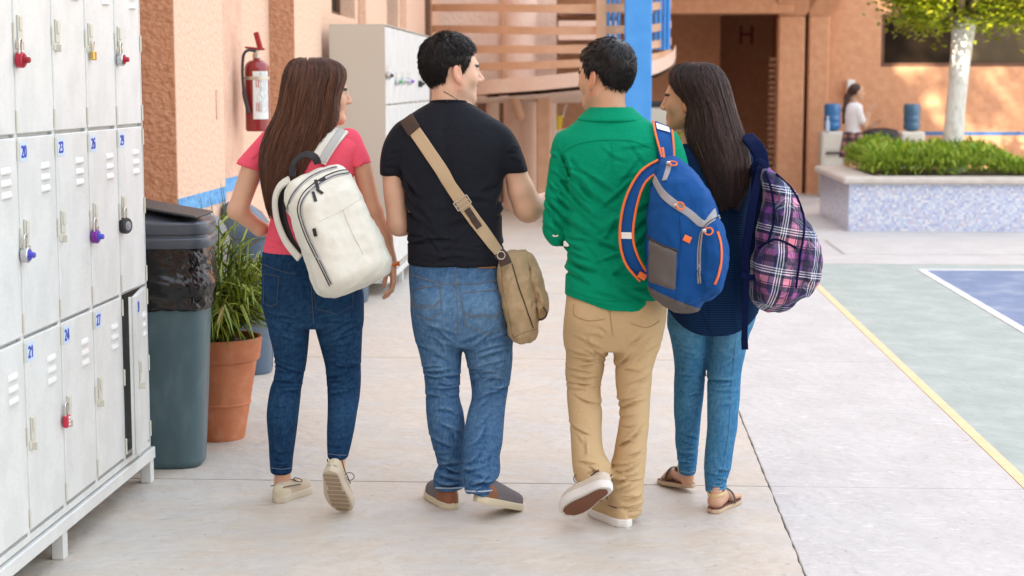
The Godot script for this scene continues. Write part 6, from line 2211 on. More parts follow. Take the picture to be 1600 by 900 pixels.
func build_boy_green() -> void:
	PZ = -6.05
	var o := person("young man in green button shirt and khaki trousers", Vector3(0.0, 0, -6.0))
	var HX := Transform3D(Basis(Vector3.UP, PI + 0.86).scaled(Vector3.ONE * 1.02), jj(946, 119, -0.01))
	var skin := mat(Color(1, 1, 1), 0.5, {"vc": true, "sss": 0.06})
	var head := sdf(head_field(HX, true) + [loft([[128, 925, 977, 0, 0.056], [150, 925, 976, 0.005, 0.056], [172, 922, 980, 0, 0.06], [195, 905, 1000, 0, 0.066]], 0.03)], 0.0036)
	var trunk := sdf([loft([[195, 920, 995, 0, 0.06], [240, 895, 1030, 0, 0.09], [470, 900, 1020, 0, 0.09]]), cap([920, 500, 0, 18], [913, 590, -0.03, 14]), cap([913, 590, -0.03, 14], [926, 762, 0.13, 12]), cap([998, 500, 0, 18], [991, 600, 0.005, 14]), cap([991, 600, 0.005, 14], [977, 806, 0.07, 12])], 0.012)
	var arms := sdf([cap([880, 353, -0.1, 11], [905, 345, -0.25, 10.5], 0.02), cap([1045, 345, -0.1, 11], [1035, 330, -0.26, 10.5], 0.02)], 0.007)
	var hl := sdf(hand_prims(jj(907, 344, -0.26), Vector3(0.4, 0.3, -0.85).normalized(), Vector3(0.2, 0.95, 0.3).normalized(), Vector3(0.85, -0.1, 0.4).normalized(), [0.5, 0.5, 0.5, 0.5]), 0.0045)
	var hr := sdf(hand_prims(jj(1034, 329, -0.27), Vector3(-0.3, 0.4, -0.85).normalized(), Vector3(-0.2, 0.9, 0.35).normalized(), Vector3(-0.85, -0.1, 0.3).normalized(), [0.7, 0.7, 0.7, 0.7]), 0.0045)
	field("body", [head, trunk, arms, hl, hr], skin, o, skin_colour(HX, Color(0.57, 0.325, 0.20), true))
	# shirt
	var fs := folds([840, 160], [1090, 490], [[868, 325, 6, 30, 0.75, 0.25, 9, 46, 6, 8.2], [892, 285, 10, 25, 0.95, 0.2, 6, 80, 8, 8.2], [925, 330, 22, 45, 0.55, 0.25, 8, 110, 9, 7.5], [985, 310, 22, 45, -0.45, 0.3, 7, 100, 10, 6.8], [950, 432, 40, 28, 0.2, 0.25, 9, 100, 8, 6.8], [910, 400, 14, 25, 0.5, 0.3, 5, 70, 7, 6.8], [960, 245, 40, 15, 0.25, 0.5, 6, 60, 8, 4.5], [1000, 400, 20, 40, -0.5, 0.3, 6, 90, 8, 6.8], [872, 262, 6, 18, 0.6, 0.3, 4, 36, 6, 5.2]], 305)
	var wr := func(p: Vector3) -> float: return fs.at(p.x, p.y)
	var torso := sdf([loft([[172, 918, 992, 0, 0.062], [182, 907, 1004, 0, 0.078], [192, 896, 1019, 0, 0.092], [204, 883, 1037, 0, 0.105], [218, 873, 1052, 0.003, 0.118], [240, 868, 1062, 0.004, 0.128], [275, 872, 1060, 0.004, 0.131], [315, 880, 1050, 0, 0.127], [346, 884, 1043, 0, 0.125], [397, 885, 1037, 0, 0.128], [440, 883, 1034, 0.004, 0.135], [482, 882, 1034, 0.008, 0.142]], 0.02, 2.3),
		loft([[205, 872, 905, 0, 0.05], [220, 864, 900, 0, 0.058], [240, 860, 897, 0, 0.06], [270, 856, 894, 0, 0.06], [316, 850, 891, 0, 0.058], [346, 848, 888, -0.003, 0.056], [367, 851, 886, -0.012, 0.05], [383, 860, 881, -0.02, 0.038]], 0.025),
		cap([868, 357, -0.02, 18.5], [893, 347, -0.16, 16], 0.02),
		loft([[205, 1030, 1056, 0, 0.05], [220, 1034, 1064, 0, 0.058], [240, 1036, 1071, 0, 0.06], [262, 1036, 1076, 0, 0.06], [310, 1030, 1077, 0, 0.058], [350, 1028, 1072, -0.02, 0.05], [375, 1032, 1066, -0.03, 0.04]], 0.025)], 0.006, wr)
	var hemc := jj(884, 459)
	var xa := jj(884, 459).x
	var xb := jj(962, 478).x
	var ya := jj(884, 459).y
	var yb := jj(962, 478).y
	torso.cutf = func(p: Vector3) -> float:
		var t := clampf((p.x - xa) / (xb - xa), 0.0, 2.0)
		var y := lerpf(ya, yb, smoothstep(0.0, 1.0, minf(t, 1.0)))
		if t > 1.0: y = lerpf(yb, jj(1030, 470).y, t - 1.0)
		return y - p.y
	var grn := cloth(lin(0.0, 0.26, 0.135), 0.75, {"rim": 0.15})
	var col := sdf([loft([[165.5, 922, 987, 0, 0.063], [171, 917, 992, 0.002, 0.067], [180, 907, 1002, 0.008, 0.079], [190, 898, 1012, 0.012, 0.092]], 0.0, 2.0)], 0.005)
	col.pr.append(loft([[160, 926, 984, 0, 0.055], [180, 926, 984, 0, 0.055]], 0.004))
	col.pr[-1].op = 1
	S.green = torso
	var sh := field("shirt", [torso], grn, o)
	field("collar", [col], grn, o)
	for q in [[[875, 243], [900, 226], [940, 219], [985, 220], [1020, 232]], [[880, 225], [884, 260], [886, 300]], [[888, 452], [920, 464], [960, 471], [1010, 468]], [[956, 222], [957, 270]]]:
		seam("shirt_seam", torso, q, 0.0013, grn, sh, 0.001)
	var bt := MB.new()
	bt.off = o.position
	var bp := drape(torso, 868, 366, 0.002)
	if bp:
		var arc := []
		for k in 7: arc.append(bp[0] + Vector3(cos(0.4 + k * 0.35) * 0.012, sin(0.4 + k * 0.35) * -0.010 + 0.004, 0.002))
		bt.tube(arc, 0.0035, 6)
		put("sleeve_tab", bt.mesh(), M.white, sh)
	# trousers
	var fj := folds([870, 450], [1060, 815], [[912, 586, 10, 18, 0.15, 0.18, 9, 54, 5, 6], [990, 600, 12, 25, -0.25, 0.2, 9, 52, 5.5, 5.5], [922, 545, 14, 20, 0.65, 0.2, 7, 62, 6, 5.5], [992, 540, 14, 20, -0.6, 0.2, 7, 62, 6, 5.5], [918, 650, 10, 35, 0.6, 0.3, 6, 50, 6, 5], [990, 668, 8, 30, -0.35, 0.25, 8, 46, 5.5, 5.5], [922, 732, 10, 18, 0.25, 0.3, 8, 50, 6, 7], [980, 735, 10, 25, -0.3, 0.3, 9, 52, 6, 7], [978, 785, 8, 15, 0.05, 0.2, 7, 48, 5.5, 6], [925, 505, 16, 12, 0.4, 0.3, 4, 50, 6, 3.5]], 306)
	var jw := func(p: Vector3) -> float: return fj.at(p.x, p.y)
	var pants := sdf([loft([[455, 885, 1036, 0, 0.122], [480, 884, 1042, 0.008, 0.13], [505, 883, 1038, 0.01, 0.132], [525, 882, 1033, 0.004, 0.12], [545, 884, 1028, 0, 0.10]], 0.03, 2.3),
		loft([[495, 884, 950, 0.005, 0.11], [520, 882, 953, 0, 0.105], [545, 884, 950, -0.01, 0.096], [562, 884, 946, -0.02, 0.09], [581, 883, 943, -0.03, 0.084], [599, 885, 939, -0.025, 0.08], [622, 886, 939, 0.0, 0.078], [645, 888, 941, 0.03, 0.078], [668, 890.6, 940, 0.06, 0.076], [690, 892, 941, 0.09, 0.074], [709, 893, 945, 0.11, 0.072], [725, 894, 954, 0.125, 0.07], [742, 897, 955, 0.13, 0.068], [756, 903, 948, 0.13, 0.062]], 0.022),
		loft([[495, 960, 1038, 0.005, 0.11], [520, 957, 1034, 0, 0.106], [545, 958, 1029, 0, 0.098], [577, 961, 1020, 0, 0.088], [599, 962, 1018, 0.005, 0.082], [622, 965, 1016, 0.01, 0.08], [645, 968, 1015, 0.02, 0.08], [668, 966, 1013.6, 0.03, 0.08], [690, 962, 1011, 0.04, 0.078], [713, 958, 1010, 0.05, 0.078], [736, 951, 1008, 0.06, 0.078], [754, 949, 1006, 0.065, 0.078], [782, 951, 1005, 0.07, 0.076], [805, 950, 1002, 0.07, 0.074]], 0.022),
		Ell.new(Transform3D(Basis(), jj(922, 492, 0.05)), Vector3(0.08, 0.08, 0.078), 0.03), Ell.new(Transform3D(Basis(), jj(994, 492, 0.05)), Vector3(0.082, 0.08, 0.078), 0.03)], 0.006, jw)
	var kh := cloth(lin(0.53, 0.385, 0.215), 0.85)
	var pj := field("trousers", [pants], kh, o)
	var th := mat(lin(0.36, 0.25, 0.13), 0.9)
	for q in [[[897, 475], [898, 493], [920, 501], [945, 499]], [[952, 480], [955, 505], [958, 525]], [[985, 505], [1010, 512], [1030, 502]]]:
		seam("trouser_seam", pants, q, 0.0015, th, pj)
	for q in [[[951, 798], [975, 800], [1001, 797]], [[903, 752], [925, 754], [946, 753]]]:
		seam("cuff_stitch", pants, q, 0.0012, th, pj)
	var cv := cloth(lin(0.62, 0.56, 0.47), 0.9)
	var solem := mat(lin(0.75, 0.74, 0.71), 0.6)
	var tr := mat(lin(0.20, 0.085, 0.05), 0.85)
	M.lace = mat(lin(0.06, 0.04, 0.05), 0.8)
	shoe_pair_part(o, foot_frame(Vector3(gnd(978, 825).x, 0, gnd(978, 825).z), -0.40, 0.0), 0.27, 0.046, 0.06, 0.045, 0.024, kh, solem, null, "laced", tr)
	var hx := foot_frame(Vector3.ZERO, -0.85, 0.58, 0.5)
	hx.origin = atz(884, 800, -5.93) - hx.basis * Vector3(0, 0.01, 0.24)
	shoe_pair_part(o, hx, 0.25, 0.045, 0.055, 0.042, 0.024, cv, solem, null, "laced", null)
	var fl := MB.new()
	var rim := []
	for k in 33:
		var t := k / 16.0 if k <= 16 else (32 - k) / 16.0
		var e := sqrt(maxf(0.0, 1.0 - pow(absf(2.0 * t - 1.0), 5.0)))
		var w := 0.045 * e * (0.76 + 0.34 * smoothstep(0.25, 0.68, t) - 0.10 * smoothstep(0.75, 1.0, t)) * 0.82
		rim.append(Vector3((w if k <= 16 else -w), -0.0022, 0.0125 + t * 0.225))
	fl.fan(rim, false)
	place_mb("tread", fl, hx, tr, o)
	var hair := mat(lin(0.011, 0.0095, 0.010), 0.38, {"spec": 0.4, "vc": true})
	short_hair(HX, hair, o, func(az: float, _x: float) -> float:
		if az < 0.75: return 0.062
		if az < 1.25: return lerpf(0.062, 0.0, (az - 0.75) / 0.5)
		if az < 1.5: return -0.008
		if az < 2.0: return lerpf(0.022, 0.012, (az - 1.5) / 0.5)
		if az < 2.3: return lerpf(0.012, -0.062, (az - 2.0) / 0.3)
		return -0.078, func(q: Vector3) -> float: return 0.007 + 0.006 * smoothstep(0.0, 0.1, q.y) + 0.016 * smoothstep(0.03, 0.09, q.z) * smoothstep(0.04, 0.09, q.y), 8, 7000)
	eyes(HX, o)

func build_girl_navy() -> void:
	PZ = -6.27
	var o := person("young woman in navy blouse and light blue jeans with long dark hair", Vector3(0.36, 0, -6.3))
	var HX := Transform3D(Basis(Vector3.UP, PI + 1.25).scaled(Vector3.ONE * 0.98), jj(1079, 155, -0.01))
	var skin := mat(Color(1, 1, 1), 0.5, {"vc": true, "sss": 0.06})
	var head := sdf(head_field(HX, false, 0.3) + [loft([[165, 1070, 1110, 0, 0.045], [195, 1071, 1112, 0, 0.047], [215, 1066, 1124, 0, 0.052], [240, 1048, 1160, 0, 0.07]], 0.03)], 0.0036)
	var trunk := sdf([loft([[240, 1075, 1140, 0, 0.06], [400, 1075, 1150, 0, 0.08], [500, 1070, 1160, 0, 0.08]]), cap([1078, 500, 0, 18], [1078, 600, -0.045, 13]), cap([1078, 600, -0.045, 13], [1074, 750, -0.11, 10.5]), cap([1140, 500, 0, 18], [1131, 600, 0.02, 13]), cap([1131, 600, 0.02, 13], [1118, 785, 0.092, 11.0])], 0.012)
	var arms := sdf([cap([1181, 285, -0.005, 13], [1186, 345, -0.04, 12], 0.02), cap([1186, 345, -0.04, 12], [1165, 330, -0.24, 9], 0.02), cap([1043, 285, -0.005, 13], [1040, 345, -0.04, 12], 0.02), cap([1040, 345, -0.04, 12], [1065, 330, -0.24, 9], 0.02)], 0.008)
	var h1 := sdf(hand_prims(jj(1164, 329, -0.25), Vector3(-0.4, 0.5, -0.75).normalized(), Vector3(-0.3, 0.85, 0.4).normalized(), Vector3(-0.8, -0.1, 0.3).normalized(), [0.6, 0.6, 0.6, 0.6], 0.88), 0.0045)
	var h2 := sdf(hand_prims(jj(1066, 329, -0.25), Vector3(0.4, 0.5, -0.75).normalized(), Vector3(0.3, 0.85, 0.4).normalized(), Vector3(0.8, -0.1, 0.3).normalized(), [0.6, 0.6, 0.6, 0.6], 0.88), 0.0045)
	field("body", [head, trunk, arms, h1, h2], skin, o, skin_colour(HX, Color(0.56, 0.31, 0.19), true))
	var fs := folds([1030, 205], [1200, 530], [[1115, 440, 30, 50, 1.35, 0.15, 9, 90, 8, 4.5], [1120, 360, 25, 20, 0.3, 0.3, 5, 60, 7, 3.5]], 307)
	var wr := func(p: Vector3) -> float: return fs.at(p.x, p.y)
	var torso := sdf([loft([[217, 1084, 1124, 0, 0.055], [224, 1064, 1148, 0, 0.07], [233, 1048, 1170, 0, 0.085], [248, 1040, 1184, 0.003, 0.1], [280, 1045, 1180, 0.003, 0.11], [320, 1052, 1172, 0, 0.106], [360, 1056, 1168, 0, 0.102], [400, 1052, 1174, 0, 0.11], [450, 1046, 1184, 0.008, 0.128], [490, 1043, 1187, 0.01, 0.134], [520, 1042, 1188, 0.012, 0.138]], 0.02, 2.2),
		cap([1172, 240, 0, 16], [1183, 300, -0.01, 17], 0.02), cap([1050, 240, 0, 16], [1042, 300, -0.01, 17], 0.02)], 0.0065, wr)
	var hx0 := jj(1113, 517)
	var hy := [jj(1043, 482).y, jj(1113, 517).y, jj(1187, 480).y]
	var xs := [jj(1043, 482).x, jj(1113, 517).x, jj(1187, 480).x]
	torso.cutf = func(p: Vector3) -> float:
		var t: float = (p.x - hx0.x) / (xs[2] - hx0.x)
		return lerpf(hy[1], hy[2], clampf(pow(absf(t), 2.6), 0.0, 1.0)) - p.y
	var navy := mat(Color(1, 1, 1), 0.85, {"tex": _stripe_tex(), "scale": 15.0, "nrm": M.weave, "ns": 0.2, "spec": 0.2})
	field("blouse", [torso], navy, o)
	S.navy = torso
	var fj := folds([1030, 440], [1200, 780], [[1078, 600, 6, 16, 0.05, 0.12, 7, 44, 4.5, 3.2], [1130, 604, 6, 18, -0.08, 0.12, 8, 48, 4.5, 3.4], [1075, 712, 4, 20, 0.1, 0.2, 9, 32, 4.5, 4.5], [1120, 742, 5, 22, 0.0, 0.2, 11, 40, 5, 5.5], [1078, 540, 8, 20, 0.3, 0.2, 4, 44, 4.5, 2], [1138, 545, 8, 20, -0.3, 0.2, 4, 48, 4.5, 2]], 308)
	var jw := func(p: Vector3) -> float: return fj.at(p.x, p.y)
	var pants := sdf([loft([[440, 1054, 1174, 0, 0.10], [470, 1049, 1178, 0.0, 0.108], [495, 1046, 1178, 0.0, 0.106], [515, 1045, 1173, 0, 0.098]], 0.03, 2.2),
		loft([[475, 1044, 1106, 0.0, 0.1], [508, 1043, 1107, -0.01, 0.092], [531, 1048, 1107, -0.02, 0.085], [554, 1052, 1105.6, -0.03, 0.077], [577, 1054, 1103, -0.04, 0.070], [599, 1053, 1101, -0.045, 0.064], [622, 1053, 1099, -0.05, 0.062], [645, 1053, 1096, -0.06, 0.062], [668, 1055, 1094, -0.075, 0.058], [690, 1055, 1092, -0.09, 0.053], [713, 1058, 1090, -0.1, 0.048], [741, 1061, 1087, -0.11, 0.043]], 0.014),
		loft([[475, 1112, 1184, 0.0, 0.1], [495, 1110, 1180, 0.0, 0.096], [508, 1109, 1175, 0.0, 0.092], [531, 1108, 1168.5, 0.0, 0.086], [554, 1107, 1164, 0.0, 0.078], [577, 1105, 1159, 0.01, 0.071], [599, 1105, 1157, 0.02, 0.066], [622, 1105, 1156, 0.035, 0.064], [645, 1105, 1153.5, 0.05, 0.063], [668, 1105, 1152, 0.065, 0.06], [690, 1103, 1148, 0.075, 0.055], [710, 1101, 1145, 0.082, 0.051], [731, 1100, 1142, 0.088, 0.048], [750, 1101, 1136, 0.09, 0.046], [773, 1103, 1132, 0.092, 0.044]], 0.014),
		Ell.new(Transform3D(Basis(), jj(1084, 470, 0.035)), Vector3(0.065, 0.07, 0.06), 0.03), Ell.new(Transform3D(Basis(), jj(1142, 470, 0.035)), Vector3(0.065, 0.07, 0.06), 0.03)], 0.006, jw)
	var den := cloth(Color(1, 1, 1), 0.85, {"vc": true})
	var dye := denim_colour(Color(0.018, 0.115, 0.265), Color(0.17, 0.42, 0.62), [[jj(1075, 520, 0.08), 0.08, 0.3], [jj(1150, 520, 0.1), 0.09, 0.4], [jj(1080, 640, 0.03), 0.07, 0.1], [jj(1130, 620, 0.12), 0.08, 0.12]], 79, fj)
	var pj := field("jeans", [pants], den, o, dye)
	for q in [[[1064, 736], [1075, 738], [1086, 736]], [[1105, 767], [1118, 769], [1131, 767]]]:
		seam("cuff_stitch", pants, q, 0.0014, mat(lin(0.2, 0.33, 0.45), 0.9), pj)
	seam("inner_seam", pants, [[1150, 530], [1143, 600], [1138, 680], [1125, 760]], 0.0012, mat(lin(0.09, 0.22, 0.36), 0.9), pj)
	# bare feet in sandals
	var gold := mat(lin(0.72, 0.56, 0.30), 0.35, {"metal": 0.6})
	var dark := mat(lin(0.05, 0.03, 0.025), 0.6)
	for q in [[gnd(1080, 771), -0.48, 0.10], [gnd(1112, 803), 0.46, 0.0]]:
		var fx := foot_frame(Vector3(q[0].x, 0.2 * sin(q[2]), q[0].z), q[1], q[2])
		var sh := shoe_shapes(0.225, 0.037, 0.001, 0.001, 0.010)
		var so := place_mb("sandal_sole", sh[1], fx, mat(lin(0.50, 0.37, 0.25), 0.8), o)
		var ins := MB.new()
		ins.add(sh[1], Transform3D(Basis.from_scale(Vector3(0.94, 0.2, 0.97)), Vector3(0, 0.0145, 0.003)))
		place_mb("insole", ins, fx, mat(lin(0.16, 0.075, 0.05), 0.7), so)
		var ft := []
		var F2 := func(a: Vector3, b: Vector3, r1: float, r2: float, k: float): ft.append(Cap.new(fx * (a - Vector3(0, 0.005, 0)), fx * (b - Vector3(0, 0.005, 0)), r1, r2, k))
		F2.call(Vector3(0, 0.048, 0.038), Vector3(0, 0.080, 0.040), 0.026, 0.022, 0.02)
		F2.call(Vector3(0, 0.046, 0.030), Vector3(0, 0.040, 0.09), 0.024, 0.021, 0.02)
		F2.call(Vector3(0, 0.070, 0.055), Vector3(0.002, 0.042, 0.15), 0.024, 0.018, 0.02)
		F2.call(Vector3(-0.012, 0.038, 0.15), Vector3(-0.014, 0.036, 0.175), 0.016, 0.014, 0.02)
		F2.call(Vector3(0.016, 0.036, 0.14), Vector3(0.018, 0.034, 0.165), 0.015, 0.012, 0.02)
		for k in 5:
			var x := -0.022 + 0.0115 * k
			F2.call(Vector3(x, 0.034, 0.175 - 0.006 * k), Vector3(x * 1.1, 0.031, 0.215 - 0.010 * k), 0.0095 if k == 0 else 0.0068, 0.0085 if k == 0 else 0.006, 0.004)
		field("foot", [sdf(ft, 0.004)], skin, o, skin_colour(HX, Color(0.56, 0.33, 0.22), false))
		var sb := MB.new()
		var ring := []
		var nn := []
		for k in 17:
			var a := TAU * k / 16.0
			ring.append(fx * Vector3(cos(a) * 0.032, 0.073 + 0.008 * sin(a), 0.042 + sin(a) * 0.033))
			nn.append((fx.basis * Vector3(cos(a), 0, sin(a))).normalized())
		sb.strap(ring, nn, 0.013, 0.003)
		place_mb("ankle_strap", sb, Transform3D(), gold, so)
		sb = MB.new()
		ring = []
		nn = []
		for k in 11:
			var a := PI * k / 10.0
			ring.append(fx * Vector3(cos(a) * 0.042, 0.018 + sin(a) * 0.052, 0.125))
			nn.append((fx.basis * Vector3(cos(a), sin(a), 0)).normalized())
		sb.strap(ring, nn, 0.014, 0.003)
		place_mb("instep_strap", sb, Transform3D(), dark, so)
		sb = MB.new()
		sb.tbox(fx * Transform3D(Basis(), Vector3(0.034, 0.072, 0.05)), Vector3(0.004, 0.009, 0.008), 0.002)
		place_mb("sandal_buckle", sb, Transform3D(), dark, so)
	var hair := mat(Color(1, 1, 1), 0.28, {"vc": true, "spec": 0.5})
	var form := loft([[96.5, 1076, 1098, 0, 0.03], [99, 1064, 1112, 0, 0.06], [104, 1054, 1122, 0, 0.085], [113, 1048, 1129, 0.0, 0.1], [126, 1047, 1136, 0.004, 0.108], [142, 1053, 1141, 0.01, 0.108], [158, 1064, 1145, 0.016, 0.1], [175, 1070, 1150, 0.025, 0.096], [195, 1072, 1157, 0.035, 0.092], [213, 1074, 1162, 0.045, 0.088], [240, 1083, 1169, 0.06, 0.08], [265, 1093, 1172, 0.075, 0.072], [290, 1104, 1170, 0.085, 0.06], [308, 1113, 1163, 0.09, 0.048], [322, 1119, 1154, 0.09, 0.035]], 0.0)
	long_hair(form, hair, mat(lin(0.045, 0.025, 0.022), 0.5), o, 22, Color(0.02, 0.011, 0.010), Color(0.105, 0.058, 0.050), 6000, 0.055)
	eyes(HX, o)

func _stripe_tex() -> ImageTexture:
	var im := Image.create(64, 64, false, Image.FORMAT_RGB8)
	for y in 64:
		for x in 64:
			im.set_pixel(x, y, lin(0.004, 0.018, 0.06) if y % 8 < 5 else lin(0.012, 0.038, 0.095))
	return ImageTexture.create_from_image(im)

func build_schoolgirl() -> void:
	PZ = -22.6
	var base := jj(1335, 250)
	var o := person("schoolgirl in white blouse and dark plaid skirt with a ponytail by the water dispenser", Vector3(base.x, 0, PZ), "")
	var HX := Transform3D(Basis(Vector3.UP, PI - 1.35).scaled(Vector3.ONE * 0.92), jj(1339, 144))
	var skin := mat(Color(1, 1, 1), 0.55, {"vc": true})
	var head := sdf(head_field(HX, false, 0.3) + [Cap.new(jj(1336, 152), jj(1334, 166), 0.045, 0.05, 0.02)], 0.006)
	var fa := jj(1352, 190)
	var arms := sdf([cap([1341, 182, 0.1, 4.6], [1350, 196, 0.12, 5.0]), cap([1350, 196, 0.12, 5.0], [1357, 178, 0.1, 4.0]), cap([1341, 182, -0.12, 4.6], [1351, 200, -0.12, 4.0]), cap([1351, 200, -0.12, 4.0], [1361, 196, -0.06, 3.2])], 0.008)
	var h1 := sdf(hand_prims(jj(1357, 177, 0.1), Vector3(0.45, 0.85, 0).normalized(), Vector3(-0.3, 0.3, -0.9).normalized(), Vector3(0.85, -0.45, 0).normalized(), [0.2, 0.25, 0.3, 0.4], 0.95), 0.006)
	var h2 := sdf(hand_prims(jj(1361, 196, -0.06), Vector3(0.85, 0.4, 0.2).normalized(), Vector3(-0.3, 0.9, 0.1).normalized(), Vector3(0.2, 0.1, 0.95).normalized(), [0.3, 0.3, 0.3, 0.4], 0.95), 0.006)
	var legs := []
	for q in [[1331, 0.07], [1339, -0.07]]:
		var hip := jj(q[0], 225, q[1])
		var f := Vector3(hip.x, 0.06, hip.z)
		legs.append(Cap.new(hip, hip.lerp(f, 0.5), 0.07, 0.052, 0.02))
		legs.append(Cap.new(hip.lerp(f, 0.5), f, 0.052, 0.036, 0.02))
	field("body", [head, arms, h1, h2, sdf(legs, 0.012)], skin, o, skin_colour(HX, Color(0.58, 0.35, 0.23), true))
	var bl := sdf([loft([[160, 1329, 1341, 0, 0.07], [164, 1323, 1346, 0, 0.14], [172, 1320, 1348, 0, 0.17], [185, 1319, 1347, 0, 0.16], [198, 1321, 1344, 0, 0.14], [209, 1321, 1344, 0, 0.14]], 0.02, 2.2), cap([1340, 170, 0.13, 6], [1346, 188, 0.13, 6.5], 0.02), cap([1340, 170, -0.14, 6], [1346, 188, -0.14, 6.5], 0.02)], 0.01)
	field("blouse", [bl], cloth(lin(0.78, 0.78, 0.80), 0.85), o)
	var im := Image.create(64, 64, false, Image.FORMAT_RGB8)
	for y in 64:
		for x in 64:
			var a := x % 32 < 14
			var b := y % 32 < 14
			im.set_pixel(x, y, lin(0.45, 0.26, 0.22) if a and b else (lin(0.16, 0.07, 0.075) if a or b else lin(0.022, 0.016, 0.03)))
	var sk := MB.new()
	sk.off = o.position
	var rows := []
	for i in 9:
		var t := i / 8.0
		var c := jj(lerpf(1332.5, 1334, t), lerpf(206, 246, t))
		var ring := []
		for k in 72:
			var a := -TAU * k / 72.0
			var r := lerpf(0.125, 0.185, t) * (1.0 + 0.06 * t * (1.0 if k % 4 < 2 else -1.0))
			ring.append(c + Vector3(cos(a) * r, 0, sin(a) * r * 1.1))
		rows.push_front(ring)
	sk.grid(rows, true)
	sk.fan(rows[0], true)
	sk.fan(rows[-1])
	put("skirt", sk.mesh(), mat(Color(1, 1, 1), 0.9, {"tex": ImageTexture.create_from_image(im), "scale": 5.0}), o)
	var hm := mat(lin(0.045, 0.018, 0.012), 0.45)
	var hair := sdf([Ell.new(Transform3D(HX.basis.orthonormalized(), HX * Vector3(0, 0.034, -0.024)), Vector3(0.078, 0.094, 0.096) * 0.92, 0.02), cap([1330, 141, 0, 5], [1324, 152, 0, 4.5], 0.03), cap([1324, 152, 0, 4.5], [1320, 172, 0.03, 4], 0.03), cap([1320, 172, 0.03, 4], [1318, 192, 0.03, 2], 0.03)], 0.007)
	field("hair", [hair], hm, o)
	for q in [0.07, -0.07]:
		var sh := shoe_shapes(0.23, 0.04, 0.06, 0.04, 0.02)
		var up := place_mb("shoe", sh[0], foot_frame(Vector3(base.x - 0.05, 0, PZ + q), 1.4, 0.0), M.black, o)
		place_mb("sole", sh[1], foot_frame(Vector3(base.x - 0.05, 0, PZ + q), 1.4, 0.0), M.rubber, up)

# ---------------------------------------------------------------- bags
var S := {}               # forms of the clothes that straps lie on

func free_strap(called: String, line: Array, w: float, th: float, nrm: Vector3, m: Material, parent: Node3D) -> void:      # line of [px, py, z]
	var pts := arc_points(line, 26)
	var N := []
	for p in pts: N.append(nrm)
	var b := MB.new()
	b.off = parent.global_position
	b.strap(pts, N, w, th)
	put(called, b.mesh(), m, parent)
func free_tube(called: String, line: Array, r: float, m: Material, parent: Node3D, n := 26) -> void:
	var b := MB.new()
	b.off = parent.global_position
	b.tube(arc_points(line, n), r, 7)
	put(called, b.mesh(), m, parent)
func ring_mesh(c: Vector3, r: float, w: float, ax: Vector3, off: Vector3, sq := 1.0) -> ArrayMesh:
	var t := ax.cross(Vector3(0.1, 1, 0.05)).normalized()
	var u := ax.cross(t)
	var pts := []
	for k in 21:
		var a := TAU * k / 20.0
		pts.append(c + t * cos(a) * r + u * sin(a) * r * sq)
	var b := MB.new()
	b.off = off
	b.tube(pts, w, 7, false)
	return b.mesh()
func zip_line(s: Sdf, pts: Array, parent: Node3D, tape: Material, teeth: Material, w := 0.010) -> void:
	strap_on("zip_tape", s, smooth_px(pts, 6), w, 0.0022, tape, parent, 0.0, 4.0)
	seam("zip_teeth", s, pts, 0.0015, teeth, parent, 0.0028)
func tag_on(called: String, s: Sdf, px: float, py: float, dx: float, dy: float, w: float, m: Material, parent: Node3D, th := 0.004) -> void:
	strap_on(called, s, [[px, py], [px + dx * 0.5, py + dy * 0.5], [px + dx, py + dy]], w, th, m, parent, 0.002, 3.0)

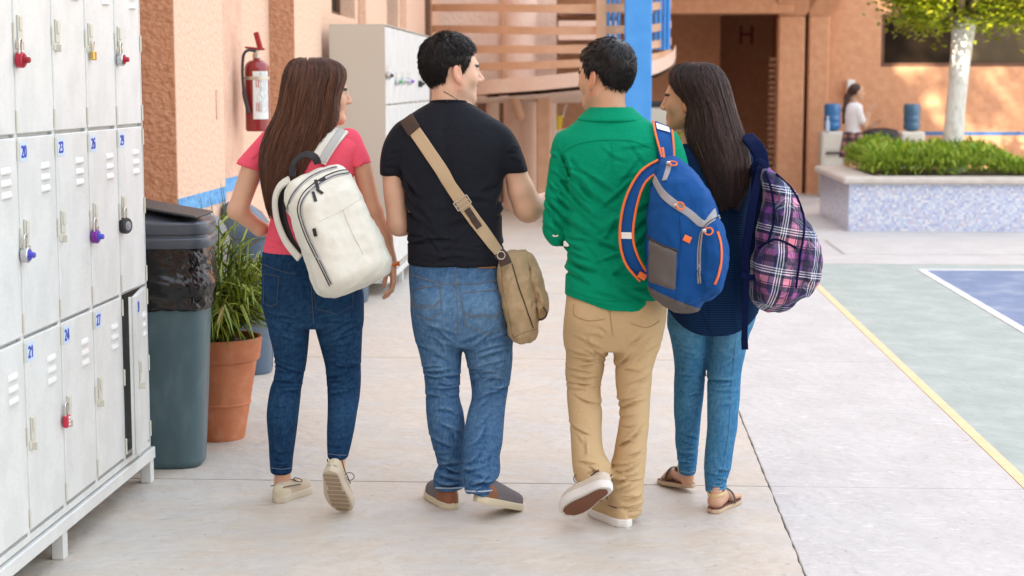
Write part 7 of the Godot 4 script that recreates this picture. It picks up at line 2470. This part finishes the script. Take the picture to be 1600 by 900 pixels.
func build_white_backpack() -> void:
	PZ = -6.28
	var c := atz(524, 360, -6.035)
	var o := thing("white_backpack", "cream white backpack with black zips hanging from the girl in pink's shoulder", "backpack", c, "bags carried by the students")
	var nz := noise(1.0, 2, FastNoiseLite.TYPE_SIMPLEX_SMOOTH, 61)
	var B := Basis(Vector3(0, 0, 1), 0.37) * Basis(Vector3.UP, 0.42) * Basis(Vector3.RIGHT, -0.06)
	var x := Transform3D(B, c)
	var s := sdf([Rbox.new(x, Vector3(0.136, 0.225, 0.088), 0.07, 0.02, 0, 0.10, 0.22), Rbox.new(x * Transform3D(Basis(), Vector3(0.004, -0.025, 0.055)), Vector3(0.118, 0.185, 0.06), 0.055, 0.016, 0, 0.06, 0.15)], 0.0065, func(p: Vector3) -> float: return 0.007 * nz.get_noise_3d(p.x * 9.0, p.y * 9.0, p.z * 9.0) + 0.003 * nz.get_noise_3d(p.x * 30.0, p.y * 24.0, p.z * 30.0))
	var can := mat(lin(0.72, 0.71, 0.62), 0.6, {"nrm": M.weave, "ns": 0.3, "scale": 9.0})
	var body := field("bag_body", [s], can, o)
	var blk := mat(lin(0.012, 0.012, 0.016), 0.6)
	var grey := mat(lin(0.45, 0.45, 0.44), 0.6)
	zip_line(s, [[454, 384], [449, 350], [450, 322], [462, 298], [482, 279], [503, 268], [526, 261]], o, grey, blk, 0.014)
	zip_line(s, [[518, 444], [504, 415], [486, 378], [474, 347], [470, 325], [478, 306], [498, 288], [522, 275], [545, 270]], o, grey, blk, 0.014)
	seam("piping", s, [[515, 447], [500, 416], [481, 378], [469, 347], [465, 325], [473, 303], [494, 284], [520, 270], [546, 266], [562, 281], [578, 312]], 0.0022, blk, o)
	seam("piping", s, [[482, 446], [470, 422], [462, 400]], 0.002, blk, o)
	seam("panel_seam", s, [[498, 346], [535, 328], [573, 303]], 0.0014, can, o)
	seam("panel_seam", s, [[536, 328], [550, 362], [568, 398]], 0.0014, can, o)
	seam("panel_seam", s, [[460, 400], [480, 396], [494, 402]], 0.0014, can, o)
	for q in [[493, 282, 4, 14], [499, 283, 9, -4], [489, 301, 4, 14], [495, 297, 9, 6]]:
		tag_on("zip_pull", s, q[0], q[1], q[2], q[3], 0.011, blk, o)
	tag_on("fabric_tag", s, 491, 357, 3, 12, 0.013, blk, o)
	free_strap("handle", [[457, 276, -6.03], [458, 259, -6.03], [467, 246, -6.02], [480, 241, -6.015], [492, 246, -6.01], [497, 256, -6.01]], 0.028, 0.006, Vector3(-0.35, 0.6, 0.7), blk, o)
	free_strap("shoulder_strap", [[452, 281, -6.05], [438, 291, -6.06], [430, 312, -6.07], [433, 343, -6.075], [446, 376, -6.07], [468, 404, -6.05]], 0.030, 0.012, Vector3(-0.75, 0.1, 0.6).normalized(), can, o)
	free_strap("strap_lining", [[453, 286, -6.075], [444, 298, -6.085], [439, 318, -6.09], [442, 345, -6.09], [453, 376, -6.085], [468, 398, -6.07]], 0.036, 0.008, Vector3(-0.3, 0.1, 0.9).normalized(), blk, o)
	# strap over the right shoulder
	var t: Sdf = S.pink
	var l := strap_on("shoulder_strap", t, [[497, 252], [505, 238], [516, 222], [527, 210], [536, 204]], 0.062, 0.014, can, o, 0.001)
	strap_on("strap_web", t, [[503, 252], [512, 236], [523, 221], [533, 209]], 0.026, 0.004, grey, o, 0.016)

func build_messenger() -> void:
	PZ = -6.2
	var o := thing("messenger_bag", "tan canvas messenger bag with brown leather trim on the young man in black", "messenger bag", jj(815, 465, 0.05), "bags carried by the students")
	var nz := noise(1.0, 2, FastNoiseLite.TYPE_SIMPLEX_SMOOTH, 62)
	var tan := cloth(lin(0.42, 0.315, 0.185), 0.85)
	var lea := mat(lin(0.045, 0.024, 0.016), 0.55)
	var fold := func(p: Vector3) -> float: return 0.008 * nz.get_noise_3d(p.x * 16.0, p.y * 10.0, p.z * 12.0) + 0.003 * nz.get_noise_3d(p.x * 50.0, p.y * 30.0, p.z * 40.0)
	var s := sdf([loft([[392, 790, 824, 0.02, 0.05], [402, 780, 829, 0.02, 0.09], [425, 778, 836, 0.02, 0.12], [450, 780, 841, 0.02, 0.13], [475, 785, 843, 0.02, 0.132], [500, 792, 842, 0.02, 0.13], [520, 797, 839, 0.02, 0.12], [532, 803, 833, 0.02, 0.10]], 0.02, 3.0)], 0.0065, fold)
	field("bag_body", [s], tan, o)
	var fl := sdf([loft([[396, 817, 830, 0.01, 0.05], [420, 826, 842, 0.01, 0.11], [450, 833, 851, 0.01, 0.125], [470, 838, 855, 0.01, 0.12], [490, 840, 855, 0.01, 0.10], [499, 842, 851, 0.01, 0.07]], 0.02, 2.4)], 0.0065, fold)
	field("flap", [fl], tan, o)
	seam("piping", s, [[800, 412], [808, 440], [820, 475], [833, 512]], 0.0022, lea, o)
	seam("piping", s, [[782, 405], [786, 450], [796, 500], [801, 526]], 0.0016, mat(lin(0.3, 0.22, 0.12), 0.9), o)
	seam("piping", s, [[802, 528], [818, 520], [838, 514]], 0.0016, mat(lin(0.3, 0.22, 0.12), 0.9), o)
	var web := mat(lin(0.52, 0.385, 0.235), 0.85, {"nrm": M.weave, "ns": 0.4, "scale": 9.0})
	var t: Sdf = S.black
	strap_on("shoulder_strap", t, [[637, 188], [660, 221], [684, 257], [706, 292], [730, 328], [755, 362], [780, 397]], 0.046, 0.004, web, o, 0.003)
	strap_on("strap_pad", t, [[631, 182], [636, 187], [644, 198], [649, 206]], 0.056, 0.009, lea, o, 0.003)
	strap_on("leather_end", t, [[729, 326], [739, 341], [748, 355]], 0.024, 0.004, lea, o, 0.0075, 3.0)
	var hb := drape(t, 722, 317, 0.011)
	var d: Vector3 = drape(t, 732, 332, 0.011)[0] - hb[0]
	var side: Vector3 = d.normalized().cross(hb[1])
	var bk := MB.new()
	bk.off = o.position
	for k in [-1.0, 0.0, 1.0]:
		bk.tube([hb[0] + d.normalized() * 0.016 * k - side * 0.028, hb[0] + d.normalized() * 0.016 * k + side * 0.028], 0.0022, 6)
	for k in [-1.0, 1.0]:
		bk.tube([hb[0] - d.normalized() * 0.016 + side * 0.028 * k, hb[0] + d.normalized() * 0.016 + side * 0.028 * k], 0.0022, 6)
	put("buckle", bk.mesh(), M.metal_worn, o)
	free_strap("leather_loop", [[779, 394, -6.055], [786, 402, -6.05], [791, 414, -6.045]], 0.044, 0.006, Vector3(0, 0.1, 1), lea, o)
	put("strap_ring", ring_mesh(jj(783, 399, 0.155), 0.014, 0.0022, Vector3(0.2, 0.2, 1).normalized(), o.position), M.metal_worn, o)
	free_tube("flap_cord", [[849, 480, -6.06], [854, 489, -6.055], [850, 497, -6.06], [842, 500, -6.07]], 0.0035, lea, o)

func build_blue_backpack() -> void:
	PZ = -6.05
	var c := jj(1072, 375, 0.22)
	var o := thing("blue_backpack", "bright blue backpack with grey and orange trim on the young man in green", "backpack", c, "bags carried by the students")
	var nz := noise(1.0, 2, FastNoiseLite.TYPE_SIMPLEX_SMOOTH, 63)
	var fold := func(p: Vector3) -> float: return 0.008 * nz.get_noise_3d(p.x * 12.0, p.y * 10.0, p.z * 12.0) + 0.003 * nz.get_noise_3d(p.x * 38.0, p.y * 26.0, p.z * 30.0)
	var blue := mat(lin(0.003, 0.068, 0.26), 0.65, {"spec": 0.3, "nrm": M.weave, "ns": 0.35, "scale": 9.0})
	var grey := mat(lin(0.30, 0.30, 0.32), 0.6)
	var dark := mat(lin(0.11, 0.095, 0.09), 0.8, {"nrm": M.weave, "ns": 0.8, "scale": 12.0})
	var org := mat(lin(0.78, 0.16, 0.035), 0.6)
	var Z := 0.23
	var main := loft([[245, 1040, 1058, Z - 0.03, 0.03], [252, 1031, 1068, Z - 0.03, 0.055], [265, 1024, 1082, Z - 0.02, 0.08], [285, 1018, 1099, Z, 0.1], [315, 1014, 1117, Z, 0.118], [345, 1011, 1122, Z, 0.125], [380, 1009, 1124, Z, 0.128], [410, 1009, 1123, Z, 0.128], [435, 1011, 1118, Z, 0.122], [458, 1018, 1108, Z, 0.11], [474, 1035, 1098, Z - 0.01, 0.09], [485, 1052, 1090, Z - 0.02, 0.06]], 0.02, 2.6)
	var pock := loft([[335, 1100, 1122, Z + 0.05, 0.05], [350, 1093, 1129, Z + 0.05, 0.08], [380, 1088, 1136, Z + 0.05, 0.095], [410, 1087, 1138, Z + 0.05, 0.098], [440, 1088, 1133, Z + 0.05, 0.092], [460, 1090, 1120, Z + 0.04, 0.07], [470, 1095, 1110, Z + 0.04, 0.05]], 0.012, 2.4)
	var s := sdf([main, pock], 0.0065, fold)
	field("bag_body", [s], blue, o)
	var bot := sdf([main], 0.0065, func(p: Vector3) -> float: return -0.0035 + fold.call(p))
	var pa := jj(1010, 443, Z)
	var pb := jj(1096, 480, Z)
	bot.cutf = func(p: Vector3) -> float: return p.y - lerpf(pa.y, pb.y, clampf((p.x - pa.x) / (pb.x - pa.x), -0.5, 1.5))
	field("base_panel", [bot], dark, o)
	patch("mesh_pocket", s, [[1013, 371], [1058, 392], [1056, 455], [1013, 441]], 0.008, dark, o, 14)
	seam("pocket_edge", s, [[1012, 370], [1036, 384], [1059, 391]], 0.004, M.black, o, 0.003)
	strap_on("trim_band", s, smooth_px([[1022, 279], [1036, 303], [1056, 320], [1078, 334], [1097, 350], [1110, 342], [1118, 331]], 6), 0.026, 0.003, grey, o, 0.0, 4.0)
	strap_on("trim_band", s, smooth_px([[1046, 256], [1043, 268], [1038, 282]], 6), 0.018, 0.003, grey, o, 0.0, 4.0)
	zip_line(s, [[1126, 338], [1110, 346], [1098, 360], [1093, 385], [1092, 415], [1093, 443]], o, grey, M.rubber, 0.013)
	strap_on("orange_zip", s, smooth_px([[1121, 362], [1126, 380], [1127, 405], [1123, 428], [1117, 444]], 6), 0.009, 0.003, org, o, 0.0, 4.0)
	seam("panel_seam", s, [[1062, 335], [1064, 380], [1060, 440], [1056, 470]], 0.0016, blue, o)
	tag_on("orange_tab", s, 1068, 371, 11, 5, 0.022, org, o)
	tag_on("orange_tab", s, 1024, 388, 9, 7, 0.018, org, o)
	for q in [[1060, 322], [1106, 362], [1135, 340], [1049, 258]]:
		var h := drape(s, q[0], q[1], 0.008)
		if h:
			put("pull_loop", ring_mesh(h[0] + Vector3(0.004, 0, 0.003), 0.013, 0.0028, (h[1] as Vector3 + Vector3(0, 0.3, 0)).normalized(), o.position), org, o)
			put("zip_slider", box_mesh(h[0] - o.position - Vector3(0.018, 0.005, 0.004), h[0] - o.position + Vector3(-0.004, 0.007, 0.005), 0.003), M.metal, o)
	# strap over the shoulder
	var t: Sdf = S.green
	strap_on("shoulder_strap", t, [[1031, 193], [1033, 200], [1036, 215], [1038, 230], [1039, 246], [1040, 256]], 0.064, 0.014, blue, o, 0.001)
	strap_on("orange_edge", t, [[1017, 194], [1020, 208], [1025, 225], [1031, 246]], 0.008, 0.006, org, o, 0.012)
	strap_on("orange_edge", t, [[1045, 193], [1048, 208], [1049, 228], [1049, 246]], 0.008, 0.006, org, o, 0.012)
	strap_on("reflective_stripe", t, [[1032, 202], [1034, 209]], 0.050, 0.002, M.white, o, 0.0155, 3.0)
	tag_on("orange_tab", t, 1031, 232, 3, 20, 0.018, org, o, 0.018)
	# loose second strap
	var n := Vector3(-0.45, 0.15, 0.88).normalized()
	var z0 := -5.82
	free_strap("shoulder_strap", [[1029, 259, z0 - 0.02], [1003, 278, z0], [985, 318, z0 + 0.01], [978.5, 368, z0 + 0.015], [986, 405, z0 + 0.015], [1004, 431, z0]], 0.044, 0.012, n, blue, o)
	free_tube("orange_edge", [[1028, 250, z0 - 0.02], [999, 270, z0 + 0.006], [976, 315, z0 + 0.012], [968.5, 369, z0 + 0.015], [977, 411, z0 + 0.02], [1000, 439, z0 + 0.005]], 0.0048, org, o)
	free_tube("orange_edge", [[1030, 268, z0 - 0.005], [1008, 286, z0 + 0.016], [995, 322, z0 + 0.026], [989, 368, z0 + 0.03], [996, 399, z0 + 0.03], [1010, 424, z0 + 0.015]], 0.0048, org, o)
	free_strap("reflective_stripe", [[978.6, 363, z0 + 0.024], [978.8, 373, z0 + 0.024]], 0.040, 0.003, n, M.white, o)
	free_strap("orange_tab", [[998, 428, z0 + 0.022], [1009, 434, z0 + 0.02]], 0.022, 0.006, n, org, o)
	free_strap("strap_web", [[1006, 432, z0], [1014, 412, z0 - 0.01], [1020, 385, z0 - 0.03]], 0.02, 0.004, n, org, o)

func plaid_tex() -> ImageTexture:
	var n := 256
	var navy := Color(0.035, 0.055, 0.20)
	var pinkc := Color(0.97, 0.62, 0.72)
	var pur := Color(0.40, 0.16, 0.50)
	var wht := Color(0.93, 0.96, 0.98)
	var teal := Color(0.08, 0.17, 0.36)
	var bandc := func(t: int) -> Color:
		if t < 40: return pinkc
		if t < 46: return navy
		if t < 52: return pinkc
		if t < 84: return navy
		if t < 122: return pur
		if t < 166: return navy
		if t < 196: return teal
		if t < 203: return wht
		if t < 212: return navy
		if t < 219: return wht
		if t < 228: return navy
		if t < 235: return wht
		return navy
	var im := Image.create(n, n, false, Image.FORMAT_RGB8)
	for y in n:
		for x in n:
			var a: Color = bandc.call(x)
			var b: Color = bandc.call((y + 40) % n)
			var c := a.lerp(b, 0.5 if (x / 3 + y / 3) % 2 == 0 else 0.42)
			if a == b: c = a
			elif a == wht or b == wht: c = c.lerp(wht, 0.45)
			elif a == navy or b == navy: c = c.lerp(navy, 0.4)
			im.set_pixel(x, y, c)
	return ImageTexture.create_from_image(im)

func build_plaid_backpack() -> void:
	PZ = -6.27
	var Z := 0.22
	var c := jj(1215, 375, Z)
	var o := thing("plaid_backpack", "navy and pink plaid backpack on the young woman in navy", "backpack", c, "bags carried by the students")
	var nz := noise(1.0, 2, FastNoiseLite.TYPE_SIMPLEX_SMOOTH, 64)
	var fold := func(p: Vector3) -> float: return 0.011 * nz.get_noise_3d(p.x * 11.0, p.y * 8.0, p.z * 11.0) + 0.004 * nz.get_noise_3d(p.x * 36.0, p.y * 22.0, p.z * 30.0)
	var navy := mat(lin(0.004, 0.009, 0.045), 0.8, {"spec": 0.2, "nrm": M.weave, "ns": 0.4, "scale": 9.0})
	var plaid := mat(Color(1, 1, 1), 0.75, {"tex": plaid_tex(), "scale": 7.2, "world": false, "nrm": M.weave, "ns": 0.1})
	var back := sdf([loft([[255, 1172, 1190, Z - 0.08, 0.04], [266, 1172, 1202, Z - 0.07, 0.07], [300, 1176, 1222, Z - 0.06, 0.085], [345, 1169, 1230, Z - 0.05, 0.09], [385, 1164, 1235, Z - 0.05, 0.09], [420, 1164, 1235, Z - 0.05, 0.09], [450, 1168, 1230, Z - 0.05, 0.085], [472, 1176, 1220, Z - 0.05, 0.06]], 0.02, 2.6)], 0.007, fold)
	field("back_panel", [back], navy, o)
	var main := sdf([loft([[262, 1189, 1204, Z, 0.04], [275, 1189, 1216, Z, 0.075], [300, 1190, 1240, Z, 0.1], [345, 1184, 1259, Z, 0.118], [380, 1178, 1267, Z, 0.122], [410, 1174, 1268, Z, 0.122], [440, 1172, 1261, Z, 0.115], [465, 1174, 1248, Z, 0.098], [480, 1186, 1235, Z - 0.01, 0.07], [487, 1198, 1220, Z - 0.01, 0.04]], 0.02, 2.5),
		loft([[345, 1248, 1262, Z + 0.02, 0.035], [370, 1246, 1274, Z + 0.02, 0.06], [400, 1244, 1283, Z + 0.02, 0.075], [430, 1242, 1281, Z + 0.02, 0.075], [452, 1242, 1270, Z + 0.02, 0.065], [464, 1244, 1262, Z + 0.02, 0.045]], 0.01, 2.5),
		loft([[372, 1196, 1240, Z + 0.07, 0.04], [390, 1186, 1246, Z + 0.07, 0.07], [430, 1180, 1246, Z + 0.07, 0.078], [462, 1182, 1240, Z + 0.065, 0.07], [476, 1190, 1232, Z + 0.06, 0.05]], 0.012, 2.6)], 0.0065, fold)
	var mm := field("bag_body", [main], plaid, o)
	jobs[-1].basis = Basis(Vector3(0, 0, 1), -0.17) * Basis(Vector3.UP, 0.2)
	seam("zip_line", main, [[1196, 268], [1206, 300], [1210, 340], [1200, 380]], 0.004, navy, o, 0.002)
	seam("zip_line", main, [[1186, 388], [1212, 374], [1244, 388]], 0.004, navy, o, 0.002)
	seam("zip_line", main, [[1212, 272], [1240, 300], [1256, 345], [1250, 400], [1243, 450]], 0.004, navy, o, 0.002)
	# straps
	var t: Sdf = S.navy
	free_strap("shoulder_strap", [[1166, 212, -6.2], [1178, 225, -6.15], [1188, 242, -6.14], [1190, 262, -6.13]], 0.055, 0.012, Vector3(0.2, 0.3, 0.9).normalized(), navy, o)
	free_strap("strap_web", [[1189, 264, -6.06], [1180, 300, -6.0], [1171, 350, -5.98], [1163, 405, -5.975], [1166, 428, -5.97]], 0.030, 0.005, Vector3(-0.35, 0.1, 0.9).normalized(), navy, o)
	free_strap("hanging_strap", [[1165, 425, -5.965], [1165, 460, -5.965], [1164, 500, -5.97], [1163, 532, -5.975]], 0.022, 0.003, Vector3(-0.1, 0, 1).normalized(), navy, o)
	free_strap("strap_end", [[1163, 528, -5.973], [1164, 546, -5.973]], 0.024, 0.008, Vector3(-0.1, 0, 1).normalized(), navy, o)
	free_strap("adjuster", [[1158, 428, -5.965], [1168, 433, -5.963], [1190, 434, -5.97]], 0.022, 0.006, Vector3(-0.1, 0.3, 1).normalized(), navy, o)
	free_strap("top_loop", [[1176, 262, -6.05], [1186, 252, -6.03], [1200, 262, -6.02]], 0.024, 0.006, Vector3(0, 0.6, 0.8), navy, o)

func _ready() -> void:
	rng.seed = 7
	var cam := Camera3D.new()
	cam.name = "camera"
	add_child(cam)
	cam.position = EYE
	cam.rotation_degrees = Vector3(PITCH, YAW, 0)
	cam.fov = rad_to_deg(2.0 * atan(450.0 / F))
	cam.far = 300.0
	FW = -cam.basis.z
	RT = cam.basis.x
	UPV = cam.basis.y
	var ca := CameraAttributesPhysical.new()
	ca.frustum_focal_length = 60.0
	ca.frustum_focus_distance = 6.3
	ca.exposure_aperture = 3.8
	cam.attributes = ca
	cam.fov = rad_to_deg(2.0 * atan(450.0 / F))
	var we := WorldEnvironment.new()
	we.name = "environment"
	var e := Environment.new()
	e.background_mode = Environment.BG_SKY
	var sm := ProceduralSkyMaterial.new()
	sm.sky_top_color = Color(0.80, 0.83, 0.88)
	sm.sky_horizon_color = Color(0.96, 0.94, 0.90)
	sm.sky_curve = 0.18
	sm.ground_bottom_color = Color(0.6, 0.56, 0.5)
	sm.ground_horizon_color = Color(0.75, 0.72, 0.68)
	sm.sky_energy_multiplier = 1.0
	e.sky = Sky.new()
	e.sky.sky_material = sm
	e.tonemap_mode = Environment.TONE_MAPPER_LINEAR
	e.tonemap_exposure = 3.25
	e.sdfgi_enabled = true
	e.ssao_enabled = true
	e.ssil_enabled = true
	we.environment = e
	add_child(we)
	var sun := DirectionalLight3D.new()
	sun.name = "sun"
	sun.light_color = Color(1.0, 0.95, 0.86)
	sun.light_energy = 1.3
	sun.light_angular_distance = 0.5
	sun.shadow_enabled = true
	add_child(sun)
	sun.look_at_from_position(Vector3.ZERO, Vector3(0.5, -0.6, -0.8))
	make_materials()
	build_ground()
	build_corridor_building()
	build_back_building()
	build_added_rear_building()
	build_stair()
	build_lockers()
	build_extinguisher()
	build_bins()
	build_pot()
	build_planter()
	build_tree()
	build_far_things()
	build_added_shade_tree()
	build_girl_pink()
	build_boy_black()
	build_boy_green()
	build_girl_navy()
	build_schoolgirl()
	build_white_backpack()
	build_messenger()
	build_blue_backpack()
	build_plaid_backpack()
	mesh_fields()
